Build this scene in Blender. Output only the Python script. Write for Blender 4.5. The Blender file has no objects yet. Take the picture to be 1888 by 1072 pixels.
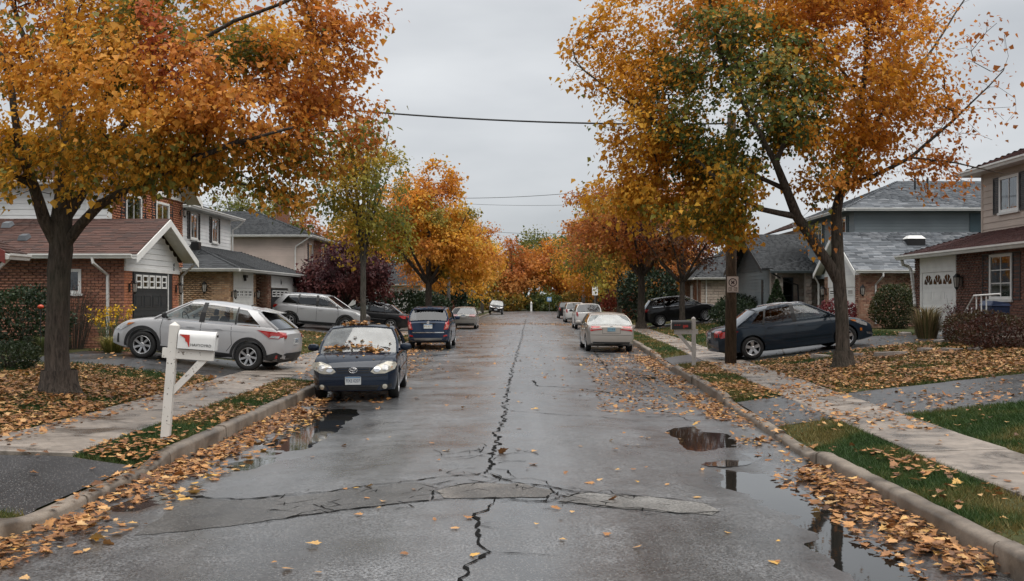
import bpy, bmesh, math, random
import numpy as np
from mathutils import Vector, Matrix
from mathutils.bvhtree import BVHTree

random.seed(7)
RNG = np.random.default_rng(11)
SC = bpy.context.scene
COL = SC.collection
R = math.radians

# ---------------------------------------------------------------- camera
FPX, VPX, HOR, CAMH = 1888.0, 976.0, 551.0, 2.0
cam_d = bpy.data.cameras.new("camera")
cam_d.sensor_width = 36.0
cam_d.lens = 36.0
cam_d.shift_x = -(VPX - 944.0) / 1888.0
cam_d.shift_y = (HOR - 536.0) / 1888.0
cam_d.clip_start = 0.1
cam_d.clip_end = 3000.0
cam = bpy.data.objects.new("camera", cam_d)
cam.location = (0, 0, CAMH)
cam.rotation_euler = (R(90), 0, 0)
COL.objects.link(cam)
SC.camera = cam

# ---------------------------------------------------------------- world: overcast sky
world = bpy.data.worlds.new("World")
SC.world = world
world.use_nodes = True
wn, wl = world.node_tree.nodes, world.node_tree.links
wn.clear()
w_out = wn.new("ShaderNodeOutputWorld")
w_mix = wn.new("ShaderNodeMixShader")
w_bg1 = wn.new("ShaderNodeBackground")
w_bg2 = wn.new("ShaderNodeBackground")
w_sky = wn.new("ShaderNodeTexSky")
w_sky.sky_type = 'NISHITA'
w_sky.sun_disc = False
w_sky.sun_elevation = R(74)
w_sky.sun_rotation = R(125)
w_bg1.inputs[1].default_value = 0.05
wl.new(w_sky.outputs[0], w_bg1.inputs[0])
w_tc = wn.new("ShaderNodeTexCoord")
w_map = wn.new("ShaderNodeMapping")
w_map.inputs['Scale'].default_value = (1.0, 1.0, 3.2)
w_no = wn.new("ShaderNodeTexNoise")
w_no.inputs['Scale'].default_value = 2.1
w_no.inputs['Detail'].default_value = 5.0
w_no.inputs['Roughness'].default_value = 0.5
w_ramp = wn.new("ShaderNodeValToRGB")
w_ramp.color_ramp.elements[0].position = 0.30
w_ramp.color_ramp.elements[0].color = (0.42, 0.44, 0.465, 1)
w_ramp.color_ramp.elements[1].position = 0.70
w_ramp.color_ramp.elements[1].color = (0.72, 0.735, 0.75, 1)
wl.new(w_tc.outputs['Generated'], w_map.inputs[0])
wl.new(w_map.outputs[0], w_no.inputs['Vector'])
wl.new(w_no.outputs[0], w_ramp.inputs[0])
wl.new(w_ramp.outputs[0], w_bg2.inputs[0])
w_bg2.inputs[1].default_value = 0.43
w_mix.inputs[0].default_value = 0.93
wl.new(w_bg1.outputs[0], w_mix.inputs[1])
wl.new(w_bg2.outputs[0], w_mix.inputs[2])
wl.new(w_mix.outputs[0], w_out.inputs[0])

# ---------------------------------------------------------------- sun behind the cloud
sun_d = bpy.data.lights.new("sun", 'SUN')
sun_d.energy = 1.5
sun_d.angle = R(90)
sun_d.color = (1.0, 0.96, 0.90)
sun = bpy.data.objects.new("sun", sun_d)
sun.rotation_euler = (R(16), 0, R(55))
COL.objects.link(sun)

SC.view_settings.view_transform = 'Standard'
SC.view_settings.look = 'None'
SC.view_settings.exposure = 1.42
SC.view_settings.gamma = 1.0
SC.view_settings.use_curve_mapping = False
SC.cycles.max_bounces = 5
SC.cycles.diffuse_bounces = 3
SC.cycles.glossy_bounces = 2
SC.cycles.transparent_max_bounces = 10
SC.cycles.transmission_bounces = 4
SC.cycles.caustics_reflective = False
SC.cycles.caustics_refractive = False

# ---------------------------------------------------------------- helpers
def at(px, py, Z=0.0):
    """photo pixel -> (x, y) of the point at height Z"""
    Y = FPX * (CAMH - Z) / (py - HOR)
    return ((px - VPX) * Y / FPX, Y)

def proj(p):
    return (VPX + FPX * p[0] / p[1], HOR - FPX * (p[2] - CAMH) / p[1])

def tag(o, label=None, cat=None, group=None, kind=None):
    if label: o['label'] = label
    if cat: o['category'] = cat
    if group: o['group'] = group
    if kind: o['kind'] = kind
    return o

def set_parent(o, parent):
    if parent is not None:
        o.parent = parent
        o.matrix_parent_inverse = Matrix.Translation(-Vector(parent.get('base', (0, 0, 0))))

def empty(name, loc, label, cat, group=None):
    o = bpy.data.objects.new(name, None)
    o.empty_display_size = 0.2
    o.location = loc
    COL.objects.link(o)
    tag(o, label, cat, group)
    return o

def root(name, loc, label, cat, group=None):
    """an Empty at the thing's base whose children are written in world coordinates"""
    o = empty(name, loc, label, cat, group)
    o['base'] = tuple(float(c) for c in loc)
    return o

def link(name, me, mat=None, parent=None, local=False):
    o = bpy.data.objects.new(name, me)
    if mat is not None and not me.materials:
        me.materials.append(mat)
    COL.objects.link(o)
    if parent is not None:
        o.parent = parent
        b = None if local else root_base(parent)
        if b is not None:
            o.matrix_parent_inverse = Matrix.Translation(-Vector(b))
    return o

def root_base(p):
    # world-written children sit under a root (or under a part whose own transform is the identity)
    if 'base' in p.keys():
        return p['base']
    return None

def mesh(name, verts, faces, smooth=False):
    me = bpy.data.meshes.new(name)
    me.from_pydata([tuple(v) for v in verts], [], [tuple(f) for f in faces])
    if smooth:
        me.polygons.foreach_set('use_smooth', [True] * len(me.polygons))
    me.update()
    return me

def np_mesh(name, V, F, cols=None, smooth=False, mat=None):
    """V (n,3) array, F (m,k) array of one face size, cols (n,3) point colours"""
    V = np.ascontiguousarray(V, dtype=np.float32)
    F = np.ascontiguousarray(F, dtype=np.int32)
    me = bpy.data.meshes.new(name)
    m, k = F.shape
    me.vertices.add(len(V)); me.vertices.foreach_set('co', V.ravel())
    me.loops.add(m * k); me.loops.foreach_set('vertex_index', F.ravel())
    me.polygons.add(m)
    me.polygons.foreach_set('loop_start', np.arange(0, m * k, k, dtype=np.int32))
    if smooth:
        me.polygons.foreach_set('use_smooth', np.ones(m, dtype=bool))
    if cols is not None:
        a = me.color_attributes.new('Col', 'FLOAT_COLOR', 'POINT')
        c = np.ones((len(V), 4), dtype=np.float32); c[:, :3] = cols
        a.data.foreach_set('color', c.ravel())
    me.update(calc_edges=True)
    me.validate()
    if mat: me.materials.append(mat)
    return me

class MB:
    """collects shapes for ONE mesh"""
    def __init__(s): s.v = []; s.f = []
    def add(s, vs, fs):
        n = len(s.v); s.v += [tuple(v) for v in vs]; s.f += [tuple(i + n for i in f) for f in fs]; return s
    def box(s, a, b):
        x0, y0, z0 = (min(a[i], b[i]) for i in range(3)); x1, y1, z1 = (max(a[i], b[i]) for i in range(3))
        return s.add([(x0,y0,z0),(x1,y0,z0),(x1,y1,z0),(x0,y1,z0),(x0,y0,z1),(x1,y0,z1),(x1,y1,z1),(x0,y1,z1)],
              [(0,3,2,1),(4,5,6,7),(0,1,5,4),(1,2,6,5),(2,3,7,6),(3,0,4,7)])
    def hexa(s, p):   # 8 corners: bottom loop then top loop
        return s.add(p, [(0,3,2,1),(4,5,6,7),(0,1,5,4),(1,2,6,5),(2,3,7,6),(3,0,4,7)])
    def tube(s, pts, rad, n=8, cap=True):
        pts = [Vector(p) for p in pts]
        rads = rad if isinstance(rad, (list, tuple)) else [rad] * len(pts)
        rings = []; up = Vector((0, 0, 1))
        prev = None
        for i, p in enumerate(pts):
            d = (pts[min(i+1, len(pts)-1)] - pts[max(i-1, 0)])
            if d.length < 1e-9: d = Vector((0, 0, 1))
            d.normalize()
            if prev is None:
                a = d.orthogonal().normalized()
            else:
                a = prev - d * prev.dot(d)
                a = a.normalized() if a.length > 1e-6 else d.orthogonal().normalized()
            prev = a
            b = d.cross(a)
            rings.append([p + (a * math.cos(2*math.pi*k/n) + b * math.sin(2*math.pi*k/n)) * rads[i] for k in range(n)])
        vs = [v for r in rings for v in r]; fs = []
        for i in range(len(rings) - 1):
            for k in range(n):
                k2 = (k + 1) % n
                fs.append((i*n+k, i*n+k2, (i+1)*n+k2, (i+1)*n+k))
        if cap:
            fs.append(tuple(range(n-1, -1, -1))); fs.append(tuple((len(rings)-1)*n + k for k in range(n)))
        return s.add(vs, fs)
    def prism(s, poly, ext):
        """poly: list of 3d points in a plane, ext: extrusion vector"""
        n = len(poly); e = Vector(ext)
        a = [Vector(p) for p in poly]; b = [p + e for p in a]
        fs = [tuple(range(n-1, -1, -1)), tuple(range(n, 2*n))]
        for i in range(n):
            j = (i + 1) % n; fs.append((i, j, n+j, n+i))
        return s.add(a + b, fs)
    def lathe(s, prof, axis='z', n=24, c=(0,0,0)):
        vs = []; fs = []
        for (r, h) in prof:
            for k in range(n):
                a = 2*math.pi*k/n
                p = (r*math.cos(a), r*math.sin(a), h)
                if axis == 'y': p = (p[0], p[2], p[1])
                if axis == 'x': p = (p[2], p[0], p[1])
                vs.append((p[0]+c[0], p[1]+c[1], p[2]+c[2]))
        for i in range(len(prof)-1):
            for k in range(n):
                k2 = (k+1) % n
                f = (i*n+k, i*n+k2, (i+1)*n+k2, (i+1)*n+k)
                fs.append(f if axis != 'y' else f[::-1])
        return s.add(vs, fs)
    def build(s, name, mat=None, parent=None, smooth=False, local=False, sharp=None):
        me = mesh(name, s.v, s.f, smooth)
        if sharp is not None:
            me.polygons.foreach_set('use_smooth', [True]*len(me.polygons))
            me.set_sharp_from_angle(angle=R(sharp))
        return link(name, me, mat, parent, local)

def fix_normals(o):
    bm = bmesh.new(); bm.from_mesh(o.data)
    bmesh.ops.recalc_face_normals(bm, faces=bm.faces[:])
    bm.to_mesh(o.data); bm.free(); return o

def bevelled(me, w=0.01, seg=1):
    bm = bmesh.new(); bm.from_mesh(me)
    bmesh.ops.remove_doubles(bm, verts=bm.verts, dist=1e-5)
    bmesh.ops.bevel(bm, geom=bm.edges[:] , offset=w, segments=seg, affect='EDGES', profile=0.5, clamp_overlap=True)
    bm.to_mesh(me); bm.free()
    return me

def text_mesh(s, size, ext=0.002, font_scale_x=1.0):
    cu = bpy.data.curves.new('txt', 'FONT')
    cu.body = s; cu.size = size; cu.extrude = ext; cu.align_x = 'CENTER'; cu.align_y = 'CENTER'
    cu.resolution_u = 3
    o = bpy.data.objects.new('txt', cu); COL.objects.link(o)
    dg = bpy.context.evaluated_depsgraph_get()
    me = bpy.data.meshes.new_from_object(o.evaluated_get(dg))
    bpy.data.objects.remove(o); bpy.data.curves.remove(cu)
    me.materials.clear()
    return me

# ---------------------------------------------------------------- smooth value noise (numpy)
_NT = np.random.default_rng(5).random((64, 64))
def vnoise(x, y, s=1.0):
    x = np.asarray(x, dtype=float) * s + 100.3; y = np.asarray(y, dtype=float) * s + 57.7
    xi = np.floor(x).astype(int); yi = np.floor(y).astype(int)
    fx = x - xi; fy = y - yi
    fx = fx*fx*(3-2*fx); fy = fy*fy*(3-2*fy)
    a = _NT[xi % 64, yi % 64]; b = _NT[(xi+1) % 64, yi % 64]; c = _NT[xi % 64, (yi+1) % 64]; d = _NT[(xi+1) % 64, (yi+1) % 64]
    return (a*(1-fx)+b*fx)*(1-fy) + (c*(1-fx)+d*fx)*fy
def fbm(x, y, s=1.0, o=3):
    t = 0; a = 0.5; n = 0
    for i in range(o):
        t = t + a*vnoise(x, y, s*2**i + 0.17*i); n += a; a *= 0.5
    return t / n

# ---------------------------------------------------------------- materials
def new_mat(name):
    m = bpy.data.materials.new(name); m.use_nodes = True
    nt = m.node_tree; b = nt.nodes['Principled BSDF']
    return m, nt, b

def nd(nt, t, **kw):
    n = nt.nodes.new(t)
    for k, v in kw.items():
        if hasattr(n, k): setattr(n, k, v)
        else: n.inputs[k].default_value = v
    return n

def noise(nt, scale, detail=4.0, rough=0.55, vec=None, dist=0.0):
    n = nt.nodes.new('ShaderNodeTexNoise')
    n.inputs['Scale'].default_value = scale; n.inputs['Detail'].default_value = detail
    n.inputs['Roughness'].default_value = rough; n.inputs['Distortion'].default_value = dist
    if vec is not None: nt.links.new(vec, n.inputs['Vector'])
    return n.outputs['Fac']

def ramp(nt, fac, stops):
    r = nt.nodes.new('ShaderNodeValToRGB')
    e = r.color_ramp.elements
    while len(e) < len(stops): e.new(0.5)
    for i, (p, c) in enumerate(stops):
        e[i].position = p
        e[i].color = (*c, 1) if not isinstance(c, (int, float)) else (c, c, c, 1)
    nt.links.new(fac, r.inputs[0])
    return r.outputs[0]

def math_n(nt, op, a, b=None, clamp=False):
    n = nt.nodes.new('ShaderNodeMath'); n.operation = op; n.use_clamp = clamp
    for i, v in enumerate((a, b)):
        if v is None: continue
        if isinstance(v, (int, float)): n.inputs[i].default_value = v
        else: nt.links.new(v, n.inputs[i])
    return n.outputs[0]

def mixc(nt, fac, a, b, mode='MIX'):
    n = nt.nodes.new('ShaderNodeMix'); n.data_type = 'RGBA'; n.blend_type = mode
    for s, v in ((0, fac), (6, a), (7, b)):
        if isinstance(v, (int, float)): n.inputs[s].default_value = v
        elif isinstance(v, tuple): n.inputs[s].default_value = (*v, 1)
        else: nt.links.new(v, n.inputs[s])
    return n.outputs[2]

def objvec(nt, scale=None):
    t = nt.nodes.new('ShaderNodeTexCoord')
    if scale is None: return t.outputs['Object']
    m = nt.nodes.new('ShaderNodeMapping'); m.inputs['Scale'].default_value = scale
    nt.links.new(t.outputs['Object'], m.inputs[0]); return m.outputs[0]

def worldvec(nt, scale=None):
    t = nt.nodes.new('ShaderNodeNewGeometry')
    if scale is None: return t.outputs['Position']
    m = nt.nodes.new('ShaderNodeMapping'); m.inputs['Scale'].default_value = scale
    nt.links.new(t.outputs['Position'], m.inputs[0]); return m.outputs[0]

def bump(nt, b, h, strength=0.3, dist=0.02):
    n = nt.nodes.new('ShaderNodeBump'); n.inputs['Strength'].default_value = strength
    n.inputs['Distance'].default_value = dist
    nt.links.new(h, n.inputs['Height']); nt.links.new(n.outputs[0], b.inputs['Normal'])

def piece_rand(nt):
    """a random number for every piece, single object or island of a joined mesh alike"""
    g = nt.nodes.new('ShaderNodeNewGeometry'); o = nt.nodes.new('ShaderNodeObjectInfo')
    s = math_n(nt, 'ADD', g.outputs['Random Per Island'], o.outputs['Random'])
    return math_n(nt, 'FRACT', s)

def simple(name, col, rough=0.6, var=0.12, nscale=6.0, metal=0.0, spec=0.5, bmp=0.0, bscale=40.0, coat=0.0):
    m, nt, b = new_mat(name)
    v = worldvec(nt)
    f = noise(nt, nscale, 5, 0.6, v)
    lo = tuple(c*(1-var) for c in col); hi = tuple(min(1, c*(1+var)) for c in col)
    nt.links.new(ramp(nt, f, [(0.3, lo), (0.7, hi)]), b.inputs['Base Color'])
    nt.links.new(ramp(nt, f, [(0.3, max(0.02, rough-0.06)), (0.7, min(1, rough+0.06))]), b.inputs['Roughness'])
    b.inputs['Metallic'].default_value = metal
    b.inputs['Specular IOR Level'].default_value = spec
    b.inputs['Coat Weight'].default_value = coat
    if bmp: bump(nt, b, noise(nt, bscale, 4, 0.6, v), bmp, 0.01)
    return m

def pieces_mat(name, cols, rough=0.8, grain=0.15, nscale=25.0, bmp=0.25, streak=None, spec=0.4):
    """material for bricks, shingles, boards: each piece its own tone"""
    m, nt, b = new_mat(name)
    r = piece_rand(nt)
    n = len(cols)
    c = ramp(nt, r, [(i/max(1, n-1), c) for i, c in enumerate(cols)])
    v = worldvec(nt, streak)
    f = noise(nt, nscale, 5, 0.65, v)
    g = ramp(nt, f, [(0.25, 1-grain), (0.75, 1+grain)])
    c = mixc(nt, 1.0, c, g, 'MULTIPLY')
    big = noise(nt, 0.7, 3, 0.5, worldvec(nt))
    c = mixc(nt, 1.0, c, ramp(nt, big, [(0.3, 0.82), (0.7, 1.1)]), 'MULTIPLY')
    nt.links.new(c, b.inputs['Base Color'])
    b.inputs['Roughness'].default_value = rough
    b.inputs['Specular IOR Level'].default_value = spec
    if bmp: bump(nt, b, f, bmp, 0.006)
    return m

def attr_mat(name, trans=0.0, rough=0.6, spec=0.25, vary=0.25, nscale=30.0):
    """leaf-like material: colour from the mesh attribute, some light through"""
    m, nt, b = new_mat(name)
    a = nt.nodes.new('ShaderNodeAttribute'); a.attribute_name = 'Col'
    f = noise(nt, nscale, 3, 0.6, worldvec(nt))
    c = mixc(nt, 1.0, a.outputs['Color'], ramp(nt, f, [(0.3, 1-vary), (0.7, 1+vary)]), 'MULTIPLY')
    nt.links.new(c, b.inputs['Base Color'])
    b.inputs['Roughness'].default_value = rough
    b.inputs['Specular IOR Level'].default_value = spec
    if trans > 0:
        t = nt.nodes.new('ShaderNodeBsdfTranslucent'); nt.links.new(c, t.inputs[0])
        x = nt.nodes.new('ShaderNodeMixShader'); x.inputs[0].default_value = trans
        nt.links.new(b.outputs[0], x.inputs[1]); nt.links.new(t.outputs[0], x.inputs[2])
        nt.links.new(x.outputs[0], nt.nodes['Material Output'].inputs[0])
    return m

def schlick(nt):
    g = nt.nodes.new('ShaderNodeNewGeometry')
    d = nt.nodes.new('ShaderNodeVectorMath'); d.operation = 'DOT_PRODUCT'
    nt.links.new(g.outputs['Normal'], d.inputs[0]); nt.links.new(g.outputs['Incoming'], d.inputs[1])
    c = math_n(nt, 'SUBTRACT', 1.0, math_n(nt, 'ABSOLUTE', d.outputs['Value']), True)
    return math_n(nt, 'ADD', math_n(nt, 'MULTIPLY', math_n(nt, 'POWER', c, 5.0), 0.95), 0.045)

def glass_mat(name, tint=(0.10, 0.11, 0.115), opacity=0.0, rough=0.02, ior=1.5):
    """thin pane: tinted see-through plus mirror reflection"""
    m, nt, b = new_mat(name)
    nt.nodes.remove(b)
    tr = nt.nodes.new('ShaderNodeBsdfTransparent'); tr.inputs[0].default_value = (*tint, 1)
    gl = nt.nodes.new('ShaderNodeBsdfGlossy'); gl.inputs['Roughness'].default_value = rough
    gl.inputs[0].default_value = (0.95, 0.97, 1, 1)
    k = math_n(nt, 'MULTIPLY', schlick(nt), 1.7, True)
    x = nt.nodes.new('ShaderNodeMixShader')
    nt.links.new(k, x.inputs[0]); nt.links.new(tr.outputs[0], x.inputs[1]); nt.links.new(gl.outputs[0], x.inputs[2])
    nt.links.new(x.outputs[0], nt.nodes['Material Output'].inputs[0])
    return m

# ---------------------------------------------------------------- many alike pieces
def in_view(p, m=20):
    if p[1] < 1: return False
    x, y = proj(p); return -m < x < 1888+m and -m < y < 1072+m

def pieces(name, parent, proto_v, proto_f, mats, mat, limit=300, rest_name=None, smooth=False):
    """mats: (n,4,4) world transforms.  The nearest `limit` in view become objects sharing one mesh,
    the rest one joined part."""
    if len(mats) == 0: return
    mats = np.array(mats, dtype=float)
    pv = np.array(proto_v, dtype=float)
    cen = mats[:, :3, 3] + (mats[:, :3, :3] @ pv.mean(0))
    key = np.array([np.linalg.norm(c - np.array([0, 0, CAMH])) + (0 if in_view(c) else 1000) for c in cen])
    order = np.argsort(key)
    one, rest = order[:limit], order[limit:]
    me = mesh(name, proto_v, proto_f, smooth); me.materials.append(mat)
    b = root_base(parent) if 'base' in parent.keys() else (root_base(parent.parent) if parent.parent else None)
    inv = Matrix.Identity(4)
    if 'base' in parent.keys(): inv = Matrix.Translation(-Vector(parent['base']))
    for i in one:
        o = bpy.data.objects.new(name, me); COL.objects.link(o)
        o.parent = parent; o.matrix_parent_inverse = inv
        o.matrix_basis = Matrix(mats[i].tolist())
    if len(rest):
        M = mats[rest]
        V = np.einsum('nij,kj->nki', M[:, :3, :3], pv) + M[:, None, :3, 3]
        k = len(pv); F = []
        offs = (np.arange(len(rest)) * k)[:, None]
        tri = []
        for f in proto_f:
            for j in range(1, len(f)-1): tri.append((f[0], f[j], f[j+1]))
        tri = np.array(tri)
        F = (tri[None] + offs[:, :, None]).reshape(-1, 3)
        o = link(rest_name or name + 's_beyond', np_mesh(name, V.reshape(-1, 3), F, mat=mat), None, None)
        o.parent = parent; o.matrix_parent_inverse = inv
        o['kind'] = 'stuff'

def frame_mat(o, ux, uy, uz, s=(1, 1, 1)):
    m = np.eye(4)
    m[:3, 0] = np.array(ux) * s[0]; m[:3, 1] = np.array(uy) * s[1]; m[:3, 2] = np.array(uz) * s[2]
    m[:3, 3] = o
    return m
# ================================================================ GROUND, ROAD, KERBS, PAVEMENTS
def KL(y): return np.interp(y, [0, 8, 20, 32, 43, 68, 85, 130, 170], [-4.35, -4.38, -4.5, -4.8, -5.1, -5.4, -5.1, -5.1, -5.0])
def KR(y): return np.interp(y, [0, 7, 12, 20, 30, 42, 65, 110, 170], [3.55, 3.56, 3.5, 3.75, 4.05, 4.5, 4.95, 4.9, 4.5])
# driveway gaps in the kerb (side, y0, y1)
DRIVE = {'L': [(9.3, 12.0), (23.2, 27.6), (47.5, 54.5), (56.0, 60.0)], 'R': [(13.2, 19.4), (29.3, 33.6), (60.5, 65.5)]}
def kerb_h(side, y):
    y = np.asarray(y, dtype=float); h = np.ones_like(y)
    for a, b in DRIVE[side]:
        e = np.clip(np.minimum(y - (a - 0.8), (b + 0.8) - y) / 0.8, 0, 1)
        e = e*e*(3-2*e)
        h = np.minimum(h, 1 - 0.80*e)
    return h
def gz(x, y):
    x = np.asarray(x, dtype=float); y = np.asarray(y, dtype=float)
    dl = KL(y) - x; dr = x - KR(y)
    l = 0.14 + 0.04*np.clip(dl, 0, 1) + 0.02*np.clip(dl-1, 0, 1.4) + 0.115*np.clip(dl-2.4, 0, 3.0) + 0.012*np.clip(dl-5.4, 0, 8)
    l = l - 0.14*(1-kerb_h('L', y))*(1-np.clip(dl, 0, 1))
    r = 0.13 + 0.04*np.clip(dr, 0, 1) + 0.02*np.clip(dr-1, 0, 1.2) + 0.115*np.clip(dr-2.2, 0, 5.0) + 0.02*np.clip(dr-7.2, 0, 6)
    r = r - 0.13*(1-kerb_h('R', y))*(1-np.clip(dr, 0, 1))
    z = np.where(dl > 0, l, np.where(dr > 0, r, 0.0))
    d = np.maximum(dl, dr)
    return z + np.clip((d-2.6)*0.4, 0, 1)*0.07*(fbm(x, y, 0.35, 2)-0.5)

PUD = [(2.40, 14.9, 0.42, 1.15, 0.020), (2.46, 11.8, 0.42, 1.0, 0.026), (2.85, 10.5, 0.45, 0.8, 0.024), (2.66, 8.2, 0.34, 1.2, 0.026),
       (-3.40, 15.6, 0.62, 2.1, 0.020), (-3.55, 18.3, 0.50, 0.9, 0.022), (-3.95, 10.4, 0.25, 0.55, 0.020), (-3.5, 12.7, 0.4, 0.7, 0.014), (3.1, 26.0, 0.35, 1.6, 0.014)]
def road_z(x, y):
    x = np.asarray(x, dtype=float); y = np.asarray(y, dtype=float)
    c = (KL(y)+KR(y))/2; w = (KR(y)-KL(y))/2
    u = np.clip(np.abs(x-c)/w, 0, 0.66)
    z = -0.055*(u/0.66)**2 + 0.010*(fbm(x, y, 0.9, 3)-0.5) + 0.016*(fbm(x, y, 2.6, 3)-0.5)
    for px, py, rx, ry, d in PUD:
        z = z - d*np.exp(-((x-px)/rx)**2 - ((y-py)/ry)**2)
    return z

# ---------------- materials
def asphalt(name, lo, hi, wet=0.5, brown=0.0):
    m, nt, b = new_mat(name)
    v = worldvec(nt)
    fine = noise(nt, 42, 3, 0.85, v)
    lane = noise(nt, 1.0, 3, 0.55, worldvec(nt, (1.5, 0.09, 1)))
    wa = nt.nodes.new('ShaderNodeAttribute'); wa.attribute_name = 'wet'
    big = noise(nt, 0.55, 5, 0.55, v, 0.4)
    mid = noise(nt, 3.0, 4, 0.6, v)
    c = ramp(nt, fine, [(0.42, lo), (0.5, tuple((a+h)/2 for a, h in zip(lo, hi))), (0.58, hi)])
    c = mixc(nt, 1.0, c, ramp(nt, mid, [(0.3, 0.72), (0.7, 1.22)]), 'MULTIPLY')
    c = mixc(nt, 1.0, c, ramp(nt, big, [(0.36, (0.42, 0.41, 0.40)), (0.47, (0.80, 0.79, 0.78)), (0.62, (1.15, 1.14, 1.13))]), 'MULTIPLY')
    c = mixc(nt, 1.0, c, ramp(nt, lane, [(0.38, 0.74), (0.62, 1.18)]), 'MULTIPLY')
    spots = nt.nodes.new('ShaderNodeTexVoronoi'); spots.inputs['Scale'].default_value = 34
    nt.links.new(v, spots.inputs['Vector'])
    c = mixc(nt, ramp(nt, spots.outputs['Distance'], [(0.12, 0.8), (0.26, 0.0)]), c, (0.27, 0.26, 0.245))
    c = mixc(nt, wa.outputs['Fac'], c, mixc(nt, 1.0, c, (0.45, 0.45, 0.45), 'MULTIPLY'))
    nt.links.new(c, b.inputs['Base Color'])
    k = math_n(nt, 'ADD', math_n(nt, 'MULTIPLY', big, 0.75), math_n(nt, 'MULTIPLY', mid, 0.25))
    r = ramp(nt, k, [(0.36, 0.22 + 0.25*(1-wet)), (0.50, 0.32 + 0.2*(1-wet)), (0.68, 0.50)])
    r = math_n(nt, 'MULTIPLY', r, math_n(nt, 'SUBTRACT', 1.0, math_n(nt, 'MULTIPLY', wa.outputs['Fac'], 0.55)))
    nt.links.new(r, b.inputs['Roughness'])
    b.inputs['Specular IOR Level'].default_value = 0.5
    b.inputs['Coat IOR'].default_value = 1.5
    film = math_n(nt, 'ADD', math_n(nt, 'MULTIPLY', ramp(nt, fine, [(0.40, 1.0), (0.60, 0.12)]), ramp(nt, k, [(0.36, wet), (0.56, 0.9*wet), (0.70, 0.7*wet)])), math_n(nt, 'MULTIPLY', wa.outputs['Fac'], 0.8), True)
    nt.links.new(film, b.inputs['Coat Weight'])
    nt.links.new(ramp(nt, k, [(0.36, 0.22), (0.52, 0.36), (0.70, 0.50)]), b.inputs['Coat Roughness'])
    hgt = math_n(nt, 'ADD', math_n(nt, 'MULTIPLY', fine, 1.0), math_n(nt, 'MULTIPLY', spots.outputs['Distance'], 0.5))
    bump(nt, b, hgt, 0.30, 0.005)
    return m

M_ROAD = asphalt('road_asphalt', (0.008, 0.0085, 0.0098), (0.170, 0.176, 0.185), 1.0)
M_DRIVE = asphalt('driveway_asphalt', (0.020, 0.021, 0.024), (0.062, 0.063, 0.067), 0.75)
M_DRIVE2 = asphalt('fresh_driveway_asphalt', (0.008, 0.008, 0.009), (0.034, 0.034, 0.037), 0.25)
M_PATCH1 = asphalt('patch_dark', (0.030, 0.030, 0.031), (0.10, 0.098, 0.095), 0.5)
M_PATCH2 = asphalt('patch_brown', (0.085, 0.078, 0.07), (0.24, 0.22, 0.20), 0.1)
M_PATCH3 = asphalt('patch_pale', (0.075, 0.074, 0.072), (0.24, 0.235, 0.225), 0.15)
M_CRACK = simple('crack_dark', (0.008, 0.008, 0.008), 0.95, 0.3, 30, spec=0.1)

def concrete(name, col, wetness=0.4):
    m, nt, b = new_mat(name)
    v = worldvec(nt)
    f = noise(nt, 60, 4, 0.7, v); g = noise(nt, 1.3, 5, 0.6, v, 0.6); st = noise(nt, 5, 4, 0.6, v)
    c = ramp(nt, f, [(0.3, tuple(x*0.8 for x in col)), (0.7, tuple(x*1.15 for x in col))])
    c = mixc(nt, 1.0, c, ramp(nt, g, [(0.38, (0.45, 0.43, 0.41)), (0.52, (0.9, 0.88, 0.86)), (0.64, (1.1, 1.08, 1.06))]), 'MULTIPLY')
    c = mixc(nt, 1.0, c, ramp(nt, st, [(0.35, 0.82), (0.65, 1.1)]), 'MULTIPLY')
    r = piece_rand(nt)
    c = mixc(nt, 1.0, c, ramp(nt, r, [(0.0, 0.86), (1.0, 1.12)]), 'MULTIPLY')
    nt.links.new(c, b.inputs['Base Color'])
    nt.links.new(ramp(nt, g, [(0.36, 0.16 + 0.3*(1-wetness)), (0.6, 0.6)]), b.inputs['Roughness'])
    bump(nt, b, f, 0.35, 0.004)
    return m
M_CONC = concrete('pavement_concrete', (0.27, 0.235, 0.205), 1.0)
M_KERB = concrete('kerb_concrete', (0.22, 0.185, 0.152), 0.4)

def soil():
    m, nt, b = new_mat('lawn_soil')
    v = worldvec(nt)
    f = noise(nt, 14, 5, 0.7, v); g = noise(nt, 0.5, 4, 0.6, v)
    c = ramp(nt, f, [(0.3, (0.022, 0.026, 0.010)), (0.55, (0.05, 0.062, 0.02)), (0.75, (0.085, 0.082, 0.032))])
    c = mixc(nt, ramp(nt, g, [(0.45, 0.0), (0.7, 0.55)]), c, (0.085, 0.062, 0.028))
    nt.links.new(c, b.inputs['Base Color']); b.inputs['Roughness'].default_value = 0.95
    b.inputs['Specular IOR Level'].default_value = 0.2
    bump(nt, b, f, 0.8, 0.03)
    return m
M_SOIL = soil()

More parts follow.
